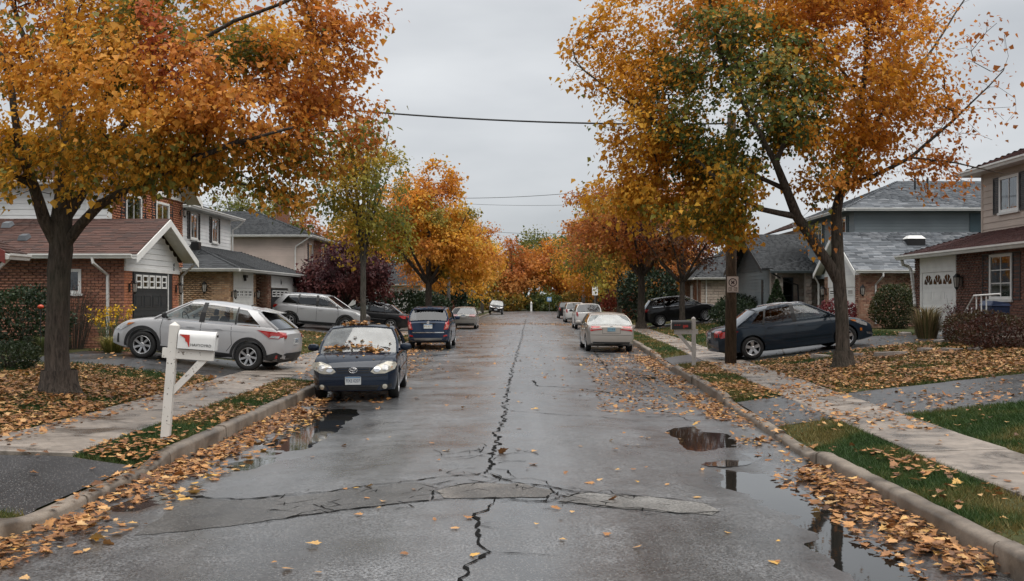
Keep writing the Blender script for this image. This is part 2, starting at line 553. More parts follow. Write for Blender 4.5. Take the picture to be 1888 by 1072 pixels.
# ---------------- the ground sheet
def build_ground():
    ys = np.concatenate([np.arange(-14, 40, 0.3), np.arange(40, 170, 1.0), np.array([172, 180, 190, 205, 230, 280, 360, 500, 800, 1400])])
    dd = np.concatenate([[0.13, 0.3, 0.6, 0.95], np.arange(1.3, 14, 0.45), [14.5, 16, 19, 24, 32, 45, 70, 120, 250, 600, 1200]])
    X = []; Z = []
    for y in ys:
        l = KL(y) - dd[::-1]; r = KR(y) + dd
        mid = np.linspace(KL(y)-0.09, KR(y)+0.09, 5)
        zl = gz(l, np.full_like(l, y)) - 0.035; zr = gz(r, np.full_like(r, y)) - 0.035
        t = np.clip((y-160)/12, 0, 1)
        zm = np.full(5, -0.35)*(1-t) + 0.12*t
        X.append(np.concatenate([l, mid, r])); Z.append(np.concatenate([zl, zm, zr]))
    X = np.array(X); Z = np.array(Z); Y = np.repeat(ys[:, None], X.shape[1], 1)
    n, k = X.shape
    V = np.stack([X, Y, Z], -1).reshape(-1, 3)
    i, j = np.meshgrid(np.arange(n-1), np.arange(k-1), indexing='ij')
    a = (i*k+j).ravel(); F = np.stack([a, a+1, a+k+1, a+k], 1)
    tag(link('ground', np_mesh('ground', V, F, smooth=True), M_SOIL), 'lawns and verges on both sides of the street', None, None, 'structure')
build_ground()

def grid_sheet(name, x0f, x1f, ys, nx, zf, mat, parent=None, kind=None, label=None):
    V = []; 
    for y in ys:
        xs = np.linspace(x0f(y), x1f(y), nx)
        V.append(np.stack([xs, np.full(nx, y), zf(xs, np.full(nx, y))], 1))
    V = np.array(V); n = len(ys)
    i, j = np.meshgrid(np.arange(n-1), np.arange(nx-1), indexing='ij')
    a = (i*nx+j).ravel(); F = np.stack([a, a+1, a+nx+1, a+nx], 1)
    o = link(name, np_mesh(name, V.reshape(-1, 3), F, smooth=True), mat, parent)
    if kind: tag(o, label, None, None, kind)
    return o

road = grid_sheet('road', lambda y: float(KL(y))-0.03, lambda y: float(KR(y))+0.03,
                  np.concatenate([np.arange(-12, 4, 0.5), np.arange(4, 32, 0.10), np.arange(32, 70, 0.4), np.arange(70, 166, 2.0)]), 110, road_z, M_ROAD,
                  None, 'structure', 'wet cracked asphalt street')

# how wet the road is: a dark margin round the puddles, a film of water down the left side
_me = road.data; _co = np.zeros(len(_me.vertices)*3, dtype=np.float32); _me.vertices.foreach_get('co', _co); _co = _co.reshape(-1, 3)
_wet = 0.75*np.clip((fbm(_co[:, 0]*1.3, _co[:, 1]*.45, .8, 4)-.50)*5, 0, 1)*np.clip(1.4-np.abs(_co[:, 0]+2.6)/1.7, 0, 1)*np.clip((34-_co[:, 1])/8, 0, 1)
for px, py, rx, ry, d in PUD:
    _q = np.exp(-((_co[:, 0]-px)/(rx*1.75))**2 - ((_co[:, 1]-py)/(ry*1.6))**2)
    _wet = np.maximum(_wet, np.clip((_q-.28 + .5*(fbm(_co[:, 0], _co[:, 1], 2.6, 3)-.5))*3.0, 0, 1))
_at = _me.attributes.new('wet', 'FLOAT', 'POINT'); _at.data.foreach_set('value', _wet.astype(np.float32))

# ---------------- puddles: level water lying in the dips of the road
M_WATER, _nt, _b = new_mat('puddle_water')
_b.inputs['Base Color'].default_value = (0.012, 0.012, 0.011, 1); _b.inputs['Roughness'].default_value = 0.03
_b.inputs['Specular IOR Level'].default_value = 0.6
bump(_nt, _b, noise(_nt, 9, 2, 0.5, worldvec(_nt)), 0.03, 0.01)
def puddle(px, py, rx, ry, d):
    lv = float(road_z(px, py)) + d*0.43
    xs = np.arange(px-2.2*rx, px+2.2*rx, 0.03); ys = np.arange(py-2.2*ry, py+2.2*ry, 0.04)
    Xg, Yg = np.meshgrid(xs, ys, indexing='ij')
    ok = (road_z(Xg, Yg) < lv+0.002) & (Xg > KL(Yg)+0.01) & (Xg < KR(Yg)-0.01) & (((Xg-px)/rx)**2+((Yg-py)/ry)**2 < 4)
    c = ok[:-1, :-1] | ok[1:, :-1] | ok[:-1, 1:] | ok[1:, 1:]
    i, j = np.nonzero(c); k = len(ys)
    a = i*k+j; F = np.stack([a, a+k, a+k+1, a+1], 1)
    V = np.stack([Xg, Yg, np.full_like(Xg, lv)], -1).reshape(-1, 3)
    u, inv = np.unique(F, return_inverse=True)
    o = link('puddle', np_mesh('puddle', V[u], inv.reshape(F.shape)), M_WATER)
    tag(o, None, None, None, 'structure')
for p in PUD: puddle(*p)

# ---------------- kerbs, laid in separate stones
def build_kerb(side):
    K, s = (KL, -1) if side == 'L' else (KR, 1)
    par = bpy.data.objects.new('kerb', None); COL.objects.link(par)
    par['kind'] = 'structure'; par['base'] = (0.0, 0.0, 0.0)
    edges = list(np.arange(3.0, 60, 2.4)) + list(np.arange(60.6, 166, 7.0))
    for a, b in zip(edges[:-1], edges[1:]):
        n = max(3, int((b-a)/0.16)) if b < 40 else 4
        ys = np.linspace(a+0.010, b-0.010, n+1)
        jx, jz = RNG.normal(0, 0.012), RNG.normal(0, 0.009)
        V = []
        for i, y in enumerate(ys):
            kx = float(K(y)) + jx + 0.008*(float(vnoise(y, 3.3, 4.0))-0.5); zt = float(gz(kx + s*0.03, y)) + jz + 0.010 + 0.020*(float(fbm(y, 9.1+float(K(0)), 5.0, 3))-0.5)
            zb = -0.16
            V += [(kx, y, zb), (kx, y, zt-0.045), (kx+s*0.012, y, zt-0.016), (kx+s*0.045, y, zt), (kx+s*0.15, y, zt+0.003), (kx+s*0.172, y, zt-0.015), (kx+s*0.175, y, zb)]
        k = 7; F = []
        for i in range(n):
            for j in range(k-1):
                f = (i*k+j, (i+1)*k+j, (i+1)*k+j+1, i*k+j+1); F.append(f if s > 0 else f[::-1])
        e0 = tuple(range(k)); e1 = tuple(n*k+j for j in range(k))
        F += [e0 if s > 0 else e0[::-1], e1[::-1] if s > 0 else e1]
        me = mesh('kerb_stone', V, F, True); me.set_sharp_from_angle(angle=R(50))
        link('kerb_stone', me, M_KERB, par)
build_kerb('L'); build_kerb('R')

# ---------------- pavement slabs
def build_pavement(side, d0, d1, y0, y1, skip):
    K, s = (KL, -1) if side == 'L' else (KR, 1)
    par = bpy.data.objects.new('sidewalk', None); COL.objects.link(par)
    par['kind'] = 'structure'; par['base'] = (0.0, 0.0, 0.0)
    y = y0
    while y < y1:
        ln = 1.5 if y < 60 else 3.0
        a, b = y+0.014, y+ln-0.014
        y += ln
        if any(a < q1 and b > q0 for q0, q1 in skip): 
            continue
        tz = RNG.normal(0, 0.005, 4)
        P = []
        for yy, dd_ in ((a, d0), (a, d1), (b, d1), (b, d0)):
            x = float(K(yy)) + s*dd_
            P.append((x, yy))
        top = [(x, yy, float(gz(x, yy)) + 0.016 + tz[i]) for i, (x, yy) in enumerate(P)]
        cx = sum(p[0] for p in top)/4; cy = sum(p[1] for p in top)/4
        ins = [(x + (0.02 if x < cx else -0.02), yy + (0.015 if yy < cy else -0.015), z) for x, yy, z in top]
        rim = [(x, yy, z-0.012) for x, yy, z in top]; bot = [(x, yy, z-0.12) for x, yy, z in top]
        V = ins + rim + bot
        F = [(0, 1, 2, 3)] + [(i, 4+i, 4+(i+1) % 4, (i+1) % 4) for i in range(4)] + [(4+i, 8+i, 8+(i+1) % 4, 4+(i+1) % 4) for i in range(4)]
        if s < 0: F = [f[::-1] for f in F]
        link('paving_slab', mesh('paving_slab', V, [f for f in F]), M_CONC, par)
build_pavement('L', 0.95, 2.42, 12.05, 150, [])
build_pavement('R', 1.05, 2.20, 3.2, 150, [])

# ---------------- driveways
def build_drive(side, y0, y1, d0, d1, label, mat=M_DRIVE):
    K, s = (KL, -1) if side == 'L' else (KR, 1)
    ny = max(8, int((y1-y0)/0.15))
    dsx = np.linspace(d0, d1, max(4, int((d1-d0)/0.25)))
    V = []
    for t in np.linspace(0, 1, ny):
        for d in dsx:
            wob = 0.16*(float(fbm(d, y0, 2.2, 3))-0.5)
            y = y0 + wob + (y1-y0)*t
            x = float(K(y)) + s*d
            V.append((x, y, float(gz(x, y)) + 0.001 - (0.03 if t in (0, 1) else 0)))
    k = len(dsx)
    i, j = np.meshgrid(np.arange(ny-1), np.arange(k-1), indexing='ij'); a = (i*k+j).ravel()
    F = np.stack([a, a+1, a+k+1, a+k], 1)
    if s < 0: F = F[:, ::-1]
    tag(link('driveway', np_mesh('driveway', np.array(V), F, smooth=True), mat), label, None, None, 'structure')
build_drive('L', 9.3, 12.02, 0.17, 14, 'black asphalt driveway at the lower left', M_DRIVE2)
build_drive('L', 23.0, 28.0, 2.44, 7.4, 'wet asphalt driveway under the silver hatchback')
build_drive('L', 23.2, 27.6, 0.17, 0.94, 'asphalt apron behind the parked blue sedan')
build_drive('L', 47.2, 55.0, 2.44, 8.0, 'driveway under the silver suv')
build_drive('L', 55.4, 60.0, 2.44, 8.0, 'driveway under the black sedan')
build_drive('R', 15.8, 19.4, 0.17, 1.04, 'dark asphalt apron inside the right kerb')
build_drive('R', 16.0, 19.6, 2.21, 10.0, 'leaf strewn asphalt driveway on the right')
build_drive('R', 29.4, 33.6, 0.17, 1.04, 'grey asphalt apron beside the black mailbox')
build_drive('R', 28.9, 33.8, 2.21, 9.3, 'driveway under the dark blue sedan')
build_drive('R', 60.5, 65.5, 2.21, 7.6, 'driveway under the black suv')

# ---------------- cracks and patches of the road
def ground_poly(name, pts, mat, lift, parent):
    """flat patch following the road, outline in photo pixels"""
    P = []
    n = len(pts)
    for i in range(n):
        a, b = pts[i], pts[(i+1) % n]
        ga, gb = at(*a), at(*b)
        L = math.hypot(ga[0]-gb[0], ga[1]-gb[1]); k = max(1, int(L/0.12))
        for t in range(k):
            q = t/k
            P.append((ga[0]*(1-q)+gb[0]*q + random.uniform(-.018, .018), ga[1]*(1-q)+gb[1]*q + random.uniform(-.025, .025)))
    bm = bmesh.new()
    vs = [bm.verts.new((x, y, 0)) for x, y in P]
    f = bm.faces.new(vs)
    bmesh.ops.triangulate(bm, faces=[f])
    for _ in range(3):
        bmesh.ops.subdivide_edges(bm, edges=[e for e in bm.edges if e.calc_length() > 0.12], cuts=1)
        bmesh.ops.triangulate(bm, faces=bm.faces[:])
    for v in bm.verts: v.co.z = float(road_z(v.co.x, v.co.y)) + lift
    bmesh.ops.recalc_face_normals(bm, faces=bm.faces[:])
    if sum(fc.normal.z for fc in bm.faces) < 0: bmesh.ops.reverse_faces(bm, faces=bm.faces[:])
    me = bpy.data.meshes.new(name); bm.to_mesh(me); bm.free()
    me.polygons.foreach_set('use_smooth', [True]*len(me.polygons))
    return link(name, me, mat, parent)

road['base'] = (0.0, 0.0, 0.0)
ground_poly('asphalt_patch', [(322, 909), (470, 915), (640, 902), (760, 889), (800, 893), (790, 924), (600, 942), (420, 962), (250, 975), (300, 940)], M_PATCH1, 0.004, road)
ground_poly('asphalt_patch', [(806, 905), (850, 893), (960, 892), (1022, 905), (1012, 917), (910, 919), (815, 920)], M_PATCH2, 0.005, road)
ground_poly('asphalt_patch', [(1030, 925), (1060, 908), (1180, 912), (1300, 922), (1328, 935), (1310, 943), (1150, 937)], M_PATCH3, 0.005, road)
ground_poly('asphalt_patch', [(1240, 655), (1300, 690), (1330, 730), (1240, 735), (1160, 690)], M_PATCH1, 0.004, road)

def crack(pts, w0, w1, rough=0.05, lift=0.0075):
    P = [at(*p) for p in pts]
    path = []
    for a, b in zip(P[:-1], P[1:]):
        L = math.hypot(a[0]-b[0], a[1]-b[1]); k = max(1, int(L/0.07))
        nx, ny = -(b[1]-a[1])/max(L, 1e-6), (b[0]-a[0])/max(L, 1e-6)
        off = 0
        for t in range(k):
            q = t/k
            off = off*0.6 + random.uniform(-1, 1)*rough*min(1, L)
            path.append((a[0]*(1-q)+b[0]*q + nx*off, a[1]*(1-q)+b[1]*q + ny*off))
    path.append(P[-1])
    V = []; n = len(path)
    for i, (x, y) in enumerate(path):
        x0, y0 = path[max(0, i-1)]; x1, y1 = path[min(n-1, i+1)]
        L = math.hypot(x1-x0, y1-y0) or 1; nx, ny = -(y1-y0)/L, (x1-x0)/L
        t = i/(n-1)
        w = (w0*(1-t)+w1*t) * random.choice((0.3, 0.6, 0.9, 1.2, 1.9)) * random.uniform(.8, 1.2) * (1 if 0 < i < n-1 else 0.1)
        for s in (-1, 1):
            xx, yy = x+nx*w*s/2, y+ny*w*s/2
            V.append((xx, yy, float(road_z(xx, yy)) + lift))
    F = [(2*i+1, 2*i, 2*i+2, 2*i+3) for i in range(n-1)]
    link('crack', mesh('crack', V, F), M_CRACK, road)
crack([(835, 1170), (852, 1085), (866, 1039), (902, 1019), (882, 999), (878, 974), (878, 954), (910, 926)], 0.032, 0.028, 0.04)
crack([(910, 926), (914, 917)], 0.03, 0.03, 0.02)
crack([(898, 874), (910, 854), (906, 837), (920, 821), (912, 801), (922, 789), (934, 757)], 0.034, 0.028, 0.05)
crack([(934, 757), (930, 745), (936, 721), (942, 692), (955, 648)], 0.026, 0.022, 0.05)
crack([(955, 648), (962, 622), (966, 602), (970, 588)], 0.022, 0.022, 0.05)
crack([(330, 906), (458, 913), (600, 904), (753, 887), (898, 873)], 0.04, 0.022, 0.04)
crack([(898, 873), (955, 891), (1071, 906), (1250, 916), (1322, 926)], 0.028, 0.02, 0.03)
crack([(420, 965), (600, 941), (793, 924), (910, 918), (1007, 926), (1083, 930), (1250, 942), (1330, 937)], 0.02, 0.022, 0.03)
crack([(793, 924), (800, 905), (860, 893), (905, 890)], 0.02, 0.015, 0.02)
crack([(1012, 900), (1030, 912), (1048, 917), (1071, 906)], 0.022, 0.018, 0.03)
crack([(915, 925), (960, 923), (1005, 925), (1012, 913), (1030, 914)], 0.02, 0.02, 0.03)
crack([(905, 866), (935, 868), (952, 884)], 0.018, 0.018, 0.03)
crack([(905, 872), (925, 880), (920, 888)], 0.016, 0.014, 0.02)
crack([(935, 757), (1020, 764), (1110, 768), (1180, 774)], 0.018, 0.012, 0.02)
crack([(902, 1019), (980, 1022), (1042, 1027)], 0.012, 0.008, 0.01)
crack([(985, 702), (992, 712), (1080, 716), (1165, 728)], 0.03, 0.03, 0.03)
crack([(1040, 662), (1090, 660), (1105, 668), (1180, 664)], 0.05, 0.05, 0.05)
crack([(1095, 645), (1110, 665), (1120, 680)], 0.05, 0.03, 0.05)
crack([(760, 700), (830, 694), (925, 690)], 0.02, 0.012, 0.03)
crack([(1180, 765), (1250, 762), (1290, 775)], 0.02, 0.012, 0.03)
# fine alligator cracking round the old utility cut
for _k in range(64):
    _x, _y = random.choice(((830, 890), (905, 880), (960, 900), (1040, 915), (700, 915), (560, 930), (880, 960), (905, 840), (1180, 925)))
    _p = [(_x+random.uniform(-90, 90), _y+random.uniform(-18, 18))]
    for _q in range(random.randint(2, 4)): _p.append((_p[-1][0]+random.uniform(-45, 45), _p[-1][1]+random.uniform(-9, 9)))
    crack(_p, .010, .006, .03, .0065)
# ================================================================ HOUSES
Z3 = np.array([0, 0, 1.0])
class Face:
    """a wall plane: O corner at z=0, u along the wall (to the right seen from outside), n outward"""
    def __init__(s, x, y, way):
        s.O = np.array([x, y, 0.0])
        s.u, s.n = {'cam': ((1, 0, 0), (0, -1, 0)), 'east': ((0, 1, 0), (1, 0, 0)), 'west': ((0, -1, 0), (-1, 0, 0)), 'back': ((-1, 0, 0), (0, 1, 0))}[way]
        s.u = np.array(s.u, float); s.n = np.array(s.n, float)
    def p(s, u, z, d=0.0): return s.O + s.u*u + Z3*z + s.n*d
    def box(s, mb, u0, u1, z0, z1, d0, d1):
        c = [s.p(u0, z0, d0), s.p(u1, z0, d0), s.p(u1, z0, d1), s.p(u0, z0, d1)]
        t = [s.p(u0, z1, d0), s.p(u1, z1, d0), s.p(u1, z1, d1), s.p(u0, z1, d1)]
        mb.hexa([*c, *t][0:4] + t); return mb
    def prism(s, mb, pts, d0, d1):
        mb.prism([s.p(u, z, d0) for u, z in pts], s.n*(d1-d0)); return mb

M_BRICK_RED = pieces_mat('brick_red', [(0.238, 0.109, 0.073), (0.350, 0.161, 0.101), (0.280, 0.133, 0.095), (0.406, 0.196, 0.126), (0.210, 0.101, 0.078)], 0.85, 0.25, 40, 0.4)
M_BRICK_ORANGE = pieces_mat('brick_orange', [(0.420, 0.161, 0.084), (0.504, 0.210, 0.112), (0.378, 0.140, 0.084), (0.560, 0.238, 0.140)], 0.85, 0.25, 40, 0.4)
M_BRICK_TAN = pieces_mat('brick_tan', [(0.462, 0.294, 0.175), (0.560, 0.364, 0.224), (0.364, 0.224, 0.140), (0.630, 0.448, 0.294), (0.476, 0.266, 0.140)], 0.85, 0.25, 40, 0.4)
M_BRICK_MIX = pieces_mat('brick_mixed', [(0.308, 0.140, 0.091), (0.448, 0.266, 0.182), (0.364, 0.182, 0.126), (0.504, 0.350, 0.252), (0.252, 0.119, 0.084)], 0.85, 0.25, 40, 0.4)
M_BRICK_DARK = pieces_mat('brick_brown', [(0.168, 0.081, 0.059), (0.224, 0.105, 0.073), (0.140, 0.070, 0.056), (0.266, 0.133, 0.092)], 0.85, 0.25, 40, 0.4)
M_STONE = pieces_mat('rubble_stone', [(0.30, 0.25, 0.21), (0.42, 0.37, 0.32), (0.24, 0.19, 0.165), (0.38, 0.30, 0.25), (0.46, 0.42, 0.38)], 0.85, 0.25, 14, 0.5)
M_STONE_PALE = pieces_mat('pale_stone', [(0.46, 0.38, 0.32), (0.55, 0.47, 0.40), (0.38, 0.31, 0.27)], 0.85, 0.2, 14, 0.4)
M_MORTAR = simple('mortar', (0.22, 0.185, 0.155), 0.9, 0.2, 20, bmp=0.3)
M_MORTAR_P = simple('mortar_pale', (0.36, 0.32, 0.28), 0.9, 0.2, 20, bmp=0.3)
M_WHITE = simple('white_paint', (0.78, 0.78, 0.76), 0.5, 0.07, 3.0)
M_WHITE_T = simple('white_trim', (0.66, 0.66, 0.64), 0.45, 0.10, 5.0)
M_SIDE_W = pieces_mat('white_siding', [(0.74, 0.75, 0.75), (0.80, 0.80, 0.79), (0.77, 0.77, 0.77)], 0.55, 0.05, 4, 0.05, (1, 1, 8))
M_SIDE_P = pieces_mat('pinkish_siding', [(0.50, 0.41, 0.36), (0.54, 0.44, 0.39)], 0.6, 0.05, 4, 0.05, (1, 1, 8))
M_SIDE_B = pieces_mat('blue_grey_siding', [(0.20, 0.235, 0.25), (0.225, 0.26, 0.275)], 0.6, 0.06, 4, 0.05, (1, 1, 8))
M_SIDE_D = pieces_mat('dark_grey_siding', [(0.115, 0.135, 0.145), (0.13, 0.15, 0.16)], 0.6, 0.06, 4, 0.05, (1, 1, 8))
M_SIDE_BG = pieces_mat('beige_siding', [(0.47, 0.39, 0.33), (0.51, 0.42, 0.36)], 0.6, 0.05, 4, 0.05, (1, 1, 8))
M_SH_BROWN = pieces_mat('brown_shingle', [(0.070, 0.036, 0.028), (0.105, 0.052, 0.040), (0.085, 0.043, 0.035), (0.055, 0.033, 0.028)], 0.8, 0.3, 60, 0.4)
M_SH_MAROON = pieces_mat('maroon_shingle', [(0.075, 0.032, 0.030), (0.095, 0.040, 0.036), (0.06, 0.028, 0.027)], 0.8, 0.3, 60, 0.4)
M_SH_DARK = pieces_mat('charcoal_shingle', [(0.034, 0.037, 0.041), (0.060, 0.064, 0.069), (0.046, 0.050, 0.054)], 0.8, 0.3, 60, 0.4)
M_SH_GREY = pieces_mat('grey_shingle', [(0.050, 0.057, 0.066), (0.15, 0.165, 0.185), (0.080, 0.09, 0.103), (0.21, 0.222, 0.24), (0.065, 0.073, 0.084), (0.16, 0.173, 0.19)], 0.8, 0.25, 60, 0.4)
M_DARKPAINT = simple('charcoal_paint', (0.030, 0.033, 0.036), 0.5, 0.15, 8)
M_SHUTTER = simple('dark_shutter', (0.022, 0.024, 0.028), 0.45, 0.15, 8)
M_TEAL = simple('teal_shutter', (0.04, 0.075, 0.09), 0.5, 0.1, 8)
M_IRON = simple('black_iron', (0.012, 0.012, 0.013), 0.4, 0.2, 12)
M_ROOM = simple('dark_room', (0.028, 0.028, 0.030), 0.9, 0.4, 1.5)
M_LAMPGLASS = simple('lamp_glass', (0.35, 0.33, 0.30), 0.15, 0.2, 12)
M_CURTAIN = simple('pale_curtain', (0.40, 0.37, 0.33), 0.9, 0.2, 9)
M_PANE = glass_mat('window_glass', (0.55, 0.58, 0.6))
M_REDWOOD = simple('red_fascia', (0.20, 0.035, 0.028), 0.5, 0.2, 6)

BV = [(0,0,0),(1,0,0),(1,0,1),(0,0,1),(.03,1,.06),(.97,1,.06),(.97,1,.94),(.03,1,.94)]
BF = [(4,5,6,7)[::-1],(0,1,5,4)[::-1],(1,2,6,5)[::-1],(2,3,7,6)[::-1],(3,0,4,7)[::-1]]
def unit_fix(fs): return fs
def brickwork(F, wall, u0, u1, z0, z1, openings, mat, limit=0, bw=0.215, bh=0.072, joint=0.011, depth=0.035, name='brick', top=None, jit=0.0, course=None):
    mats = []
    ch = bh + joint
    row = 0; z = z0
    while z + bh < z1 + 0.02:
        hh = min(bh, z1 - z)
        off = 0 if row % 2 == 0 else -(bw+joint)/2
        a, b = u0, u1
        if top: a, b = top(z + hh)
        u = a + off
        while u < b:
            w = bw*(random.uniform(0.55, 1.5) if jit else 1.0)
            s, e = max(u, a), min(u+w, b)
            u += w + joint
            segs = [(s, e)]
            for (o0, o1, q0, q1) in openings:
                if q0 < z+hh*0.5 < q1:
                    ns = []
                    for (x, y) in segs:
                        if y <= o0 or x >= o1: ns.append((x, y)); continue
                        if x < o0: ns.append((x, o0))
                        if y > o1: ns.append((o1, y))
                    segs = ns
            for (x, y) in segs:
                if y - x < 0.03: continue
                d = depth + random.uniform(-0.004, 0.004) + jit*random.uniform(-0.015, 0.02)
                mats.append(frame_mat(F.p(x, z, 0), F.u, F.n, Z3, (y-x, d, hh)))
        z += ch; row += 1
    pieces(name, wall, BV, BF_OUT[tuple(F.n)], mats, mat, limit)

# winding so that faces point outward for each wall direction (u x z frame is right handed or left handed)
def _bf(n, u):
    h = np.dot(np.cross(u, n), Z3)   # +1 right handed
    return [f if h > 0 else f[::-1] for f in [(4,5,6,7)[::-1],(0,4,5,1)[::-1],(1,5,6,2)[::-1],(2,6,7,3)[::-1],(3,7,4,0)[::-1]]]
BF_OUT = {}
for w_ in ('cam', 'east', 'west', 'back'):
    f_ = Face(0, 0, w_); BF_OUT[tuple(f_.n)] = _bf(f_.n, f_.u)

SV = [(0,0,0),(1,0,0),(1,0,1),(0,0,1),(0,1,0),(1,1,0),(1,.25,1),(0,.25,1)]
def siding(F, wall, u0, u1, z0, z1, openings, mat, bh=0.2, depth=0.022, base=0.004, top=None, name='siding_board', limit=400):
    mats = []; z = z0
    while z < z1 - 0.02:
        h = min(bh, z1 - z)
        a, b = u0, u1
        if top: a, b = top(z + h*0.5)
        segs = [(a, b)] if b - a > 0.06 else []
        for (o0, o1, q0, q1) in openings:
            if q0 < z+h*0.5 < q1:
                ns = []
                for (x, y) in segs:
                    if y <= o0 or x >= o1: ns.append((x, y)); continue
                    if x < o0: ns.append((x, o0))
                    if y > o1: ns.append((o1, y))
                segs = ns
        for (x, y) in segs:
            if y - x > 0.02:
                mats.append(frame_mat(F.p(x, z, base), F.u, F.n, Z3, (y-x, depth, h-0.002)))
        z += bh
    pieces(name, wall, SV, BF_OUT[tuple(F.n)], mats, mat, limit)

def wall_box(house, a, b, mat, name='wall'):
    return MB().box(a, b).build(name, mat, house)

def rect_frame(F, mb, u0, u1, z0, z1, t, d0, d1):
    F.box(mb, u0, u1, z1-t, z1, d0, d1); F.box(mb, u0, u1, z0, z0+t, d0, d1)
    F.box(mb, u0, u0+t, z0+t, z1-t, d0, d1); F.box(mb, u1-t, u1, z0+t, z1-t, d0, d1)

def window(house, F, u0, u1, z0, z1, nx=2, ny=1, shutters=None, sill=True, d=0.0, frame=0.07, shw=0.32, mat=None, curtain=False):
    """a window as a part: its dark reveal is the part, with frame, panes, bars and sill as pieces"""
    mb = MB(); F.box(mb, u0+0.01, u1-0.01, z0+0.01, z1-0.01, d+0.002, d+0.010)
    w = mb.build('window', M_ROOM, house)
    mb = MB(); rect_frame(F, mb, u0, u1, z0, z1, frame, d+0.003, d+0.062); mb.build('window_frame', mat or M_WHITE, w)
    iu0, iu1, iz0, iz1 = u0+frame, u1-frame, z0+frame, z1-frame
    if curtain:
        for (a, b) in ((iu0, iu0+(iu1-iu0)*0.25), (iu1-(iu1-iu0)*0.22, iu1)):
            mb = MB(); n = 6
            for k in range(n):
                x0 = a+(b-a)*k/n; x1 = a+(b-a)*(k+1)/n
                F.box(mb, x0, x1-0.006, iz0, iz1, d+0.011, d+0.014+0.005*(k % 2))
            mb.build('curtain', M_CURTAIN, w)
    bt = 0.028
    for i in range(nx):
        for j in range(ny):
            a0 = iu0+(iu1-iu0)*i/nx + bt/2*(i > 0); a1 = iu0+(iu1-iu0)*(i+1)/nx - bt/2*(i < nx-1)
            c0 = iz0+(iz1-iz0)*j/ny + bt/2*(j > 0); c1 = iz0+(iz1-iz0)*(j+1)/ny - bt/2*(j < ny-1)
            mb = MB(); F.box(mb, a0, a1, c0, c1, d+0.026, d+0.032); mb.build('pane', M_PANE, w)
    mb = MB()
    for i in range(1, nx):
        a = iu0+(iu1-iu0)*i/nx; F.box(mb, a-bt/2, a+bt/2, iz0, iz1, d+0.018, d+0.048)
    for j in range(1, ny):
        c = iz0+(iz1-iz0)*j/ny
        for i in range(nx):
            a0 = iu0+(iu1-iu0)*i/nx + bt/2*(i > 0); a1 = iu0+(iu1-iu0)*(i+1)/nx - bt/2*(i < nx-1)
            F.box(mb, a0, a1, c-bt/2, c+bt/2, d+0.020, d+0.044)
    if mb.v: mb.build('glazing_bar', mat or M_WHITE, w)
    if sill:
        mb = MB(); F.box(mb, u0-0.05, u1+0.05, z0-0.07, z0-0.002, d+0.0, d+0.095); mb.build('window_sill', mat or M_WHITE_T, w)
    if shutters:
        for (a, b) in ((u0-shw-0.02, u0-0.02), (u1+0.02, u1+shw+0.02)):
            mb = MB(); rect_frame(F, mb, a, b, z0-0.02, z1+0.02, 0.045, d+0.004, d+0.05)
            zz = z0+0.03
            while zz < z1-0.06:
                F.prism(mb, [(a+0.045, zz), (b-0.045, zz), (b-0.045, zz+0.05), (a+0.045, zz+0.05)], d+0.006, d+0.036 if int(zz*20) % 2 else d+0.028)
                zz += 0.056
            mb.build('shutter', shutters, house)
    return w

